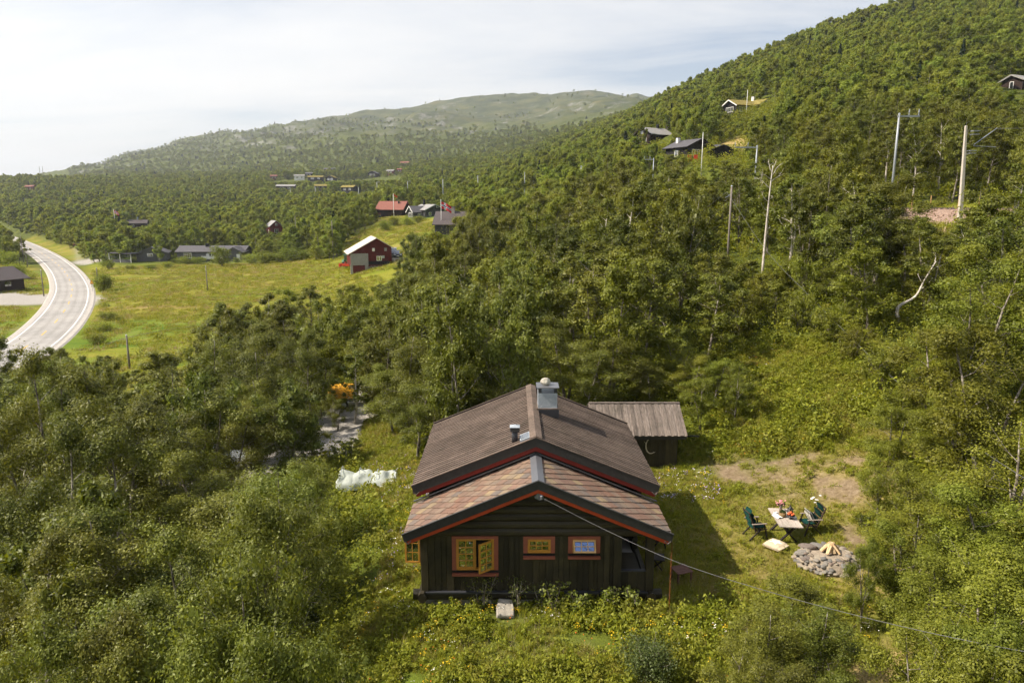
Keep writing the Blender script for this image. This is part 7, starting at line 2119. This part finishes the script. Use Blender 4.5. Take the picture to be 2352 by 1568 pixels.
# ------------------------------------------------------------------ the rest of the wood: one mass each, instanced on points
LIB = bpy.data.collections.new('plant_library')     # not linked to the scene
def joined(name, pr):
    tm, cm, h0, w0, TV, TF, LV, LF, mb, ml = pr
    V = np.vstack([TV, LV]) / np.array([w0, w0, h0]); Fq = np.vstack([TF, LF + len(TV)])
    me = np_mesh(name, V, Fq, [mb, ml], np.concatenate([np.zeros(len(TF)), np.ones(len(LF))]))
    return bpy.data.objects.new(name, me)
def scatter(name, label, cat, protos, P, rot, scale, idx, kind='stuff'):
    """one object whose geometry nodes place copies of protos at the vertices P"""
    c = bpy.data.collections.new(name + '_kinds')
    for k, o in enumerate(protos):
        o.name = '%s_%02d' % (name, k); c.objects.link(o)
    me = bpy.data.meshes.new(name)
    P = np.asarray(P, np.float32)
    me.vertices.add(len(P)); me.vertices.foreach_set('co', P.ravel())
    me.attributes.new('rot', 'FLOAT_VECTOR', 'POINT').data.foreach_set('vector', np.asarray(rot, np.float32).ravel())
    me.attributes.new('scl', 'FLOAT_VECTOR', 'POINT').data.foreach_set('vector', np.asarray(scale, np.float32).ravel())
    me.attributes.new('idx', 'INT', 'POINT').data.foreach_set('value', np.asarray(idx, np.int32))
    o = link(name, me); tag(o, label, cat, kind=kind)
    ng = bpy.data.node_groups.new(name, 'GeometryNodeTree')
    ng.interface.new_socket('Geometry', in_out='INPUT', socket_type='NodeSocketGeometry'); ng.interface.new_socket('Geometry', in_out='OUTPUT', socket_type='NodeSocketGeometry')
    N = ng.nodes
    gi, go = N.new('NodeGroupInput'), N.new('NodeGroupOutput')
    ci = N.new('GeometryNodeCollectionInfo'); ci.inputs['Collection'].default_value = c; ci.inputs['Separate Children'].default_value = True; ci.inputs['Reset Children'].default_value = True
    ip = N.new('GeometryNodeInstanceOnPoints'); ip.inputs['Pick Instance'].default_value = True
    def na(nm, ty):
        n = N.new('GeometryNodeInputNamedAttribute'); n.data_type = ty; n.inputs['Name'].default_value = nm; return n.outputs['Attribute']
    L = ng.links
    L.new(gi.outputs[0], ip.inputs['Points']); L.new(ci.outputs[0], ip.inputs['Instance'])
    L.new(na('idx', 'INT'), ip.inputs['Instance Index'])
    er = N.new('FunctionNodeEulerToRotation'); L.new(na('rot', 'FLOAT_VECTOR'), er.inputs[0]); L.new(er.outputs[0], ip.inputs['Rotation'])
    L.new(na('scl', 'FLOAT_VECTOR'), ip.inputs['Scale'])
    L.new(ip.outputs[0], go.inputs[0])
    md = o.modifiers.new('scatter', 'NODES'); md.node_group = ng
    return o
def tree_scatter(name, label, L, keys):
    used = {d['kind'] for d in L}; keys = [k for k in keys if k in used]
    protos = []; base = {}
    for k in keys:
        base[k] = (len(protos), len(PROTO[k]))
        for q, pr in enumerate(PROTO[k]): protos.append(joined('%s_%s_%d' % (name, k, q), pr))
    P = [(d['x'], d['y'], d['z'] - .2) for d in L]
    rot = [(random.uniform(-.05, .05), random.uniform(-.05, .05), d['rot']) for d in L]
    scl = [(d['w'], d['w'], d['h']) for d in L]
    idx = [base[d['kind']][0] + random.randrange(base[d['kind']][1]) for d in L]
    return scatter(name, label, 'trees', protos, P, rot, scl, idx)
FAR_T = [d for d in FAR_T if in_view(d) or d['y'] < 400]
tree_scatter('birch_wood', 'green birch wood filling the middle ground', REST, ['near_birch', 'near_bright', 'near_willow', 'near_shrub', 'mid_birch', 'mid_bright', 'mid_willow', 'sparse_birch'])
tree_scatter('hillside_forest', 'dense birch forest on the hillside and across the valley', [d for d in FAR_T if d['y'] < 900], ['far_birch', 'vfar_birch', 'far_spruce'])
tree_scatter('fell_forest', 'thin far forest climbing the slopes of the bare fell', [d for d in FAR_T if d['y'] >= 900], ['vfar_birch', 'far_spruce'])

# ------------------------------------------------------------------ low growth
def mat_grass(name, cols, dry):
    t = NT(name).set(0.6, 0.25)
    P = t.pos(); g = t.new('ShaderNodeNewGeometry')
    n = t.noise(0.55, 4, .6, P); oi = t.new('ShaderNodeObjectInfo')
    r = t.ramp(g.outputs['Random Per Island'], [(0, cols[0]), (.6, cols[1]), (1, cols[2])])
    mr = t.new('ShaderNodeMapRange'); mr.inputs['From Min'].default_value = .42; mr.inputs['From Max'].default_value = .68; t.lk(n.outputs['Fac'], mr.inputs['Value'])
    mm = t.new('ShaderNodeMath', operation='MULTIPLY'); t.lk(mr.outputs[0], mm.inputs[0]); t.lk(oi.outputs['Random'], mm.inputs[1])
    c = t.mix(mm.outputs[0], r.outputs[0], dry)
    t.lk(c.outputs[0], t.b.inputs['Base Color'])
    tr = t.new('ShaderNodeBsdfTranslucent'); tc_ = t.mix(1.0, c.outputs[0], (1.3, 1.2, .6), 'MULTIPLY'); t.lk(tc_.outputs[0], tr.inputs['Color'])
    ms = t.new('ShaderNodeMixShader'); ms.inputs[0].default_value = .35; t.lk(t.b.outputs[0], ms.inputs[1]); t.lk(tr.outputs[0], ms.inputs[2]); t.lk(ms.outputs[0], t.out.inputs['Surface'])
    return t.m
M['grass'] = mat_grass('grass blade', [(0.1637, 0.1940, 0.0101), (0.2455, 0.2706, 0.0160), (0.3274, 0.3292, 0.0302)], (0.3528, 0.2604, 0.0924))
M['grass_short'] = mat_grass('short grass blade', [(0.1822, 0.1920, 0.0139), (0.2680, 0.2566, 0.0240), (0.3644, 0.3182, 0.0536)], (0.3360, 0.2520, 0.1050))
M['weed'] = mat_grass('weed leaf', [(0.1247, 0.1544, 0.0092), (0.2019, 0.2326, 0.0143), (0.3028, 0.3111, 0.0269)], (0.2352, 0.2100, 0.0336))
M['straw'] = mat_grass('seed head straw', [(0.22, 0.17, 0.09), (0.32, 0.25, 0.14), (0.42, 0.34, 0.2)], (0.42, 0.33, 0.18))
def tuft(seed, nb, h, spread, wd, mat, lean=.5):
    r = np.random.default_rng(seed)
    b = np.stack([r.normal(size=nb) * spread, r.normal(size=nb) * spread, np.zeros(nb)], -1)
    az = r.uniform(0, 6.28, nb); L = h * r.uniform(.5, 1.1, nb); le = r.uniform(.1, lean, nb)
    dr = np.stack([np.cos(az) * le, np.sin(az) * le, np.ones(nb)], -1); dr /= np.linalg.norm(dr, axis=1, keepdims=True)
    sd = np.stack([-np.sin(az), np.cos(az), np.zeros(nb)], -1) * wd
    mid = b + dr * (L * .55)[:, None]; tip = mid + (dr + np.stack([np.cos(az) * le, np.sin(az) * le, -.35 * np.ones(nb)], -1)) * (L * .45)[:, None]
    V = np.stack([b - sd, b + sd, mid + sd * .8, mid - sd * .8, tip], 1).reshape(-1, 3)
    i = np.arange(nb) * 5
    F = np.vstack([np.stack([i, i + 1, i + 2, i + 3], -1), np.stack([i + 3, i + 2, i + 4, i + 4], -1)])
    me = bpy.data.meshes.new('tuft'); me.from_pydata(V.tolist(), [], [tuple(f[:3]) if f[2] == f[3] else tuple(f) for f in F.tolist()]); me.materials.append(mat)
    return bpy.data.objects.new('tuft', me)
def weedclump(seed, nl, h, spread, size, mat, asp=.6):
    r = np.random.default_rng(seed)
    C = np.stack([r.normal(size=nl) * spread, r.normal(size=nl) * spread, h * r.uniform(.1, 1, nl) ** .8], -1)
    C[:, :2] *= (1.1 - .55 * C[:, 2:] / h)
    LV, LF = leaves(r, C, (.01,) * 3, 1, size, asp, .5)
    return bpy.data.objects.new('weed', np_mesh('weed', LV, LF, [mat]))
tg = [tuft(1, 22, .30, .06, .006, M['grass']), tuft(2, 22, .40, .08, .006, M['grass'], .8), tuft(3, 26, .10, .05, .005, M['grass_short'], 1.0), tuft(4, 26, .13, .06, .005, M['grass_short'], 1.1), tuft(5, 12, .55, .07, .004, M['straw'], .35),
      weedclump(6, 34, .30, .10, .085, M['weed']), weedclump(7, 40, .42, .13, .10, M['weed'], .5), weedclump(8, 30, .18, .12, .07, M['weed']), weedclump(9, 60, .7, .16, .10, M['weed'], .45)]
Ps, Rt, Sc, Ix = [], [], [], []
def sow(X, Y, kinds, smin, smax, wts=None):
    if len(X) == 0: return
    Z = hgt(X, Y) - .02
    n = len(X)
    Ps.append(np.stack([X, Y, Z], -1)); Rt.append(np.stack([rg.normal(size=n) * .12, rg.normal(size=n) * .12, rg.uniform(0, 6.28, n)], -1))
    s = rg.uniform(smin, smax, n); Sc.append(np.stack([s, s, s * rg.uniform(.75, 1.2, n)], -1)); Ix.append(rg.choice(kinds, n, p=wts))
def rnd_in(x0, x1, y0, y1, per_m2):
    n = int((x1 - x0) * (y1 - y0) * per_m2)
    return rg.uniform(x0, x1, n), rg.uniform(y0, y1, n)
def not_building(X, Y):
    return ~((np.abs(X - CAB.x) < 3.46) & (Y > CAB.y - .02) & (Y < CAB.y + 7.7)) & ~((X > 3.8) & (X < 7.7) & (Y > 31.6) & (Y < 34.5)) & (np.hypot(X - FP.x, Y - FP.y) > 1.15) & ~inpoly(X, Y, DRIVE)
# weedy bank in front of the cabin
X, Y = rnd_in(-5.5, 11.5, 10.0, 20.2, 75); m = inpoly(X, Y, YARD) & not_building(X, Y) & (fbm(X / 1.3, Y / 1.3, 91, 3) > -.35) & ~(inpoly(X, Y, DRY2) & (rg.uniform(0, 1, X.shape) < .8))
m &= (np.hypot((X - ps.x) / .42, (Y - ps.y + .1) / .55) > 1)
X, Y = X[m], Y[m]; wd = fbm(X / 2.2, Y / 2.2, 93, 3) + .25 * np.clip((6 - X) / 5, -1, 1)
sow(X[wd > .05], Y[wd > .05], [5, 6, 7, 0, 8], .6, 1.15, [.36, .22, .22, .16, .04]); sow(X[wd <= .05], Y[wd <= .05], [0, 1, 7, 4, 5, 2], .5, 1.0, [.36, .16, .2, .08, .12, .08])
# mown yard
X, Y = rnd_in(4.2, 16, 17, 34, 150); m = inpoly(X, Y, YARD) & not_building(X, Y); X, Y = X[m], Y[m]
dd_ = np.maximum(soft(X, Y, DRY, .6) * (.45 + .8 * fbm(X / 1.5, Y / 1.5, 95, 3)), soft(X, Y, DIRT, .8) * (.72 + .9 * fbm(X / 1.1, Y / 1.1, 77, 3)))
m = rg.uniform(0, 1, X.shape) > dd_ * .93; X, Y = X[m], Y[m]
m = ~((X > 4.2) & (X < 9) & (Y > 29.8) & (rg.uniform(0, 1, X.shape) < .3)); X, Y = X[m], Y[m]
near_wall = (X < CAB.x + 5.6) & (Y < 28)
sow(X[near_wall], Y[near_wall], [0, 1, 7, 4], .5, .95, [.5, .2, .2, .1]); sow(X[~near_wall], Y[~near_wall], [2, 3, 0, 7], .7, 1.15, [.46, .36, .08, .10])
# bank rising behind the yard, and the strip left of the cabin
X, Y = rnd_in(8, 23.5, 28, 53, 70); m = inpoly(X, Y, YARD) & not_building(X, Y) & ~((X < 9.2) & (Y < 32)) & (rg.uniform(0, 1, X.shape) > soft(X, Y, DIRT, .9) * (.75 + .9 * fbm(X / 1.1, Y / 1.1, 77, 3))) & (rg.uniform(0, 1, X.shape) > soft(X, Y, DRY, .9) * .45); X, Y = X[m], Y[m]
wd = fbm(X / 2.5, Y / 2.5, 97, 3); sow(X[wd > 0], Y[wd > 0], [5, 6, 7, 0], .6, 1.1, [.34, .2, .2, .26]); sow(X[wd <= 0], Y[wd <= 0], [0, 1, 7, 5], .6, 1.05, [.5, .2, .18, .12])
X, Y = rnd_in(9, 23, 31, 50, 3.2); m = inpoly(X, Y, YARD) & ~inpoly(X, Y, DIRT) & (fbm(X / 2.0, Y / 2.0, 111, 2) > -.1); sow(X[m], Y[m], [8, 6, 1], .9, 2.1, [.5, .3, .2])
X, Y = rnd_in(-10, -2.6, 18, 47, 70); m = inpoly(X, Y, YARD) & not_building(X, Y); X, Y = X[m], Y[m]; sow(X, Y, [0, 1, 5, 7, 4], .6, 1.05, [.42, .18, .16, .16, .08])
# undergrowth of the wood
X, Y = jitter_grid(8, 66, .32, -.82, .82, rg); m = ~inpoly(X, Y, YARD) & ~inpoly(X, Y, DRIVE) & (rg.uniform(0, 1, X.shape) < .55 * np.clip(1.5 - Y / 60, .35, 1)); X, Y = X[m], Y[m]; sow(X, Y, [6, 8, 5, 1], .9, 1.9, [.35, .25, .25, .15])
X, Y = jitter_grid(66, 125, 1.1, -.2, .82, rg); m = clear_world(X, Y); X, Y = X[m], Y[m]; sow(X, Y, [6, 8, 1], 2.0, 3.6, [.45, .4, .15])
HILLCLEAR = upoly([(1460, 345), (1540, 335), (1660, 240), (1790, 240), (1800, 300), (1720, 400), (1600, 430), (1480, 400)])
q = np.array(HILLCLEAR); X, Y = rnd_in(q[:, 0].min(), q[:, 0].max(), q[:, 1].min(), min(q[:, 1].max(), 330), .55); m = inpoly(X, Y, HILLCLEAR) & ~inpoly(X, Y, HAY); sow(X[m], Y[m], [6, 8, 1], 1.6, 4.2, [.4, .45, .15])
P_, R_, S_, I_ = np.vstack(Ps), np.vstack(Rt), np.vstack(Sc), np.concatenate(Ix)
scatter('meadow_grass', 'long grass and weeds round the cabin and under the trees', 'grass', tg, P_, R_, S_, I_)
# meadow growth farther off, as taller sheaves
Ps, Rt, Sc, Ix = [], [], [], []
for poly, dens in ((MEADOW, .9), (MEADOW_L, .6), (MEADOW_L2, .8), (CLEAR_R, 1.5), (HAY, .3)):
    q = np.array(poly); x0, y0 = q.min(0); x1, y1 = q.max(0)
    X, Y = rnd_in(x0, x1, y0, min(y1, 300), dens); m = inpoly(X, Y, poly) & (fbm(X / 14, Y / 14, 99, 3) > -.25); X, Y = X[m], Y[m]
    if len(X):
        dR, _ = polydist(X, Y, ROADXY); m = dR > 5.5; sow(X[m], Y[m], [0, 1, 2, 3], .9, 1.8, [.46, .36, .15, .03])
tg2 = [tuft(11, 40, .34, .30, .02, M['grass'], .9), tuft(12, 40, .42, .34, .02, M['grass'], .9), tuft(13, 40, .32, .3, .02, M['straw'], .6), weedclump(14, 50, .5, .4, .2, M['weed'])]
scatter('hay_meadow', 'tall uncut grass of the valley meadow', 'grass', tg2, np.vstack(Ps), np.vstack(Rt), np.vstack(Sc), np.concatenate(Ix))

# wild flowers
def bloom(seed, n, h, spread, size, col, nm):
    m_ = m_plain(nm, col, .7, .2, .15, 20); r = np.random.default_rng(seed)
    C = np.stack([r.normal(size=n) * spread, r.normal(size=n) * spread, h * r.uniform(.75, 1.05, n)], -1)
    LV, LF = leaves(r, C, (.01,) * 3, 1, size, .9, .9)
    return bpy.data.objects.new(nm, np_mesh(nm, LV, LF, [m_]))
fl = [bloom(1, 7, .42, .09, .045, (0.62, 0.40, 0.015), 'yellow_bloom'), bloom(2, 5, .45, .10, .05, (0.72, 0.70, 0.62), 'white_bloom'), bloom(3, 4, .28, .10, .045, (0.62, 0.16, 0.02), 'orange_bloom'), bloom(4, 6, .5, .08, .045, (0.36, 0.26, 0.50), 'lilac_bloom')]
Ps, Rt, Sc, Ix = [], [], [], []
X, Y = rnd_in(-6, 12, 11, 20, 7); m = inpoly(X, Y, YARD) & not_building(X, Y) & (fbm(X / 1.8, Y / 1.8, 101, 2) > .05); sow(X[m], Y[m], [0, 1, 2], .7, 1.1, [.66, .20, .14])
X, Y = rnd_in(9, 23, 29, 50, 5); m = inpoly(X, Y, YARD) & (fbm(X / 2.5, Y / 2.5, 103, 2) > .05); sow(X[m], Y[m], [2, 0, 1], .7, 1.1, [.55, .33, .12])
X, Y = rnd_in(4.9, 8.6, 27, 30.4, 9); m = inpoly(X, Y, YARD) & not_building(X, Y); sow(X[m], Y[m], [3, 1, 0], .8, 1.3, [.4, .25, .35])
X, Y = rnd_in(-8, -3, 20, 34, 4); m = inpoly(X, Y, YARD); sow(X[m], Y[m], [3, 1, 0], .7, 1.1, [.3, .35, .35])
scatter('wild_flowers', 'scattered yellow, white and orange wild flowers in the grass', 'flowers', fl, np.vstack(Ps), np.vstack(Rt), np.vstack(Sc), np.concatenate(Ix))

# ------------------------------------------------------------------ single shrubs
def shrub(name, label, cat, loc, h, w, nl, size, leafm, seed, stems=5, asp=.7, sig=.07, nb=16, group=None, up=.75):
    rgs = np.random.default_rng(seed)
    tb, tips = skeleton(rgs, h, w, stems, nb, lean=.16, low=.12, sub=2, updir=up)
    TV, TF = tubes_np(tb, 4); per = max(1, nl // len(tips))
    LV, LF = leaves(rgs, tips, (sig, sig, sig), per, size, asp, .45)
    e = thing(name, label, cat, loc, 0, group)
    link('stem', np_mesh('stem', TV, TF, [M['bark_birch']]), e); link('foliage', np_mesh('foliage', LV, LF, [M[leafm]]), e)
    return e
for k, (u, v, h, w, lb) in enumerate(((1272, 1402, .95, .75, 'largest light green currant bush at the cabin front'), (1331, 1404, .70, .55, 'second light green currant bush from the left at the cabin wall'), (1386, 1400, .80, .30, 'thin yellowing currant bush between two greener ones'), (1410, 1402, .72, .45, 'light green currant bush right of the thin yellowing one'), (1455, 1400, .82, .58, 'rightmost light green currant bush under the porch opening'))):
    p = ong(u, v); shrub('currant_bush', lb, 'shrub', p, h, w, 420 if w > .4 else 200, .085, 'leaf_currant', 300 + k, 4, .9, .05, 14)
p = ong(1483, 1562); shrub('round_bush', 'dense round grey-green bush in the foreground grass', 'shrub', p, 1.0, 1.35, 9000, .05, 'leaf_grey', 320, 9, .6, .12, 40)
for k, (u, v, h, w, lb) in enumerate(((1105, 1400, 1.25, .9, 'tall dark umbel weed under the large window'), (1190, 1398, 1.1, .7, 'umbel weed left of the stone slab by the cabin'), (1240, 1392, .9, .5, 'thin withered weed before the cabin wall'))):
    p = ong(u, v); e = shrub('umbel_weed', lb, 'weed', p, h, w, 520, .055, 'leaf_willow', 330 + k, 4, .5, .06, 12)
p = ong(1983, 1218); shrub('yellow_shrub', 'small yellow-leaved shrub on bare soil beyond the fire pit', 'shrub', p, .7, .6, 700, .07, 'leaf_rowan', 340, 4, .6, .07, 12)
for k, (u, v, h, w, lb) in enumerate(((237, 668, 3.6, 4.2, 'dark bush beside the pole right of the road'), (510, 612, 6.0, 6.2, 'big round bush in front of the grey bungalow'), (20, 612, 4.0, 6.5, 'bush at the left edge beside the road'), (40, 640, 3.2, 5.5, 'low bush under the bare tree by the road'))):
    p = ong(u, v); shrub('bush', lb, 'shrub', p, h, w, 3800, .28, 'leaf_far', 350 + k, 6, .6, .35, 22)
# belt of low bushes along the far edge of the meadow, the verge and the barn slope
BELT = [(250, 618, 2.2, 4.5), (300, 618, 1.0, 3.6), (345, 618, 1.1, 3.8), (385, 614, 1.4, 4.0), (420, 606, 2.0, 4.5), (455, 606, 1.8, 4.0), (580, 606, 2.6, 5.5), (610, 606, 3.0, 6.0), (640, 602, 2.6, 5.5), (668, 600, 3.4, 6.0), (700, 596, 2.4, 5.0), (728, 596, 3.0, 5.5), (755, 592, 2.6, 5.0), (250, 735, 1.2, 3.6), (238, 760, 1.3, 3.4), (225, 790, 1.2, 3.2), (905, 520, 3.0, 5.5), (935, 518, 2.4, 5.0), (885, 530, 2.6, 5.0), (960, 512, 2.0, 4.5)]
_n = len(BELT)
_names = ['first', 'second', 'third', 'fourth', 'fifth', 'sixth', 'seventh', 'eighth', 'ninth', 'tenth', 'eleventh', 'twelfth', 'thirteenth']
_bm = []
for k in range(4):
    e = shrub('bush', '', 'shrub', (0, 0, 0), 3.0, 5.0, 2600, .26, 'leaf_far', 380 + k, 7, .6, .34, 24, None, .6)
    _bm.append([c.data for c in e.children])
    for c in list(e.children): bpy.data.objects.remove(c)
    bpy.data.objects.remove(e)
for k, (u, v, h, w) in enumerate(BELT):
    p = ong(u, v)
    if k < 13: lb = 'low bush along the far meadow edge, %s from the left' % _names[k]
    elif k < 16: lb = 'low roadside bush in the meadow, %s from the road bend' % _names[k - 13]
    else: lb = 'low bush on the slope below the charcoal house, %s one built from the left' % _names[k - 16]
    if k >= 16: lb = 'low bush below the charcoal house, ' + {16: 'second from left', 17: 'third from left', 18: 'leftmost', 19: 'rightmost'}[k]
    e = thing('bush', lb, 'shrub', p, random.random() * 6, 'low bushes round the meadow'); e.scale = (w / 5.0, w / 5.0, h / 3.0)
    link('stem', _bm[k % 4][0], e); link('foliage', _bm[k % 4][1], e)
# oxeye daisies behind the right chair
p = cb + Vector((.35, .55, 0)); p.z = H(p.x, p.y)
e = thing('daisy_clump', 'tall white daisies behind the right garden chair', 'flowers', p)
B = MB(); B2 = MB()
for k in range(9):
    x_, y_ = random.uniform(-.22, .22), random.uniform(-.15, .15); h_ = random.uniform(.85, 1.15)
    B.tube([(x_ * .4, y_ * .4, 0), (x_, y_, h_)], .005, 4); B2.lathe([(.01, 0), (.05, .008), (.02, .02), (.004, .022)], 8, (x_, y_, h_))
B.build('stem', M['weed'], e); B2.build('flower_head', M['white'], e)

# ------------------------------------------------------------------ thin haze over the valley
hz = MB(); hz.box((0, 3500, 280), (14000, 15000, 620))
zmin = float(GZ.min())
hz = MB(); hz.box((0, 3400, (zmin - 2 + 640) / 2), (16000, 16000, 640 - (zmin - 2)))
t = NT('valley haze')
t.n.remove(t.b)
pv_ = t.new('ShaderNodeVolumePrincipled'); pv_.inputs['Color'].default_value = (0.86, 0.92, 1.0, 1); pv_.inputs['Density'].default_value = 0.00014; pv_.inputs['Anisotropy'].default_value = 0.35
t.lk(pv_.outputs[0], t.out.inputs['Volume'])
USE_HAZE = True
if USE_HAZE:
    o = hz.build('haze', t.m, None); tag(o, 'thin summer haze over the valley', 'haze', kind='stuff')
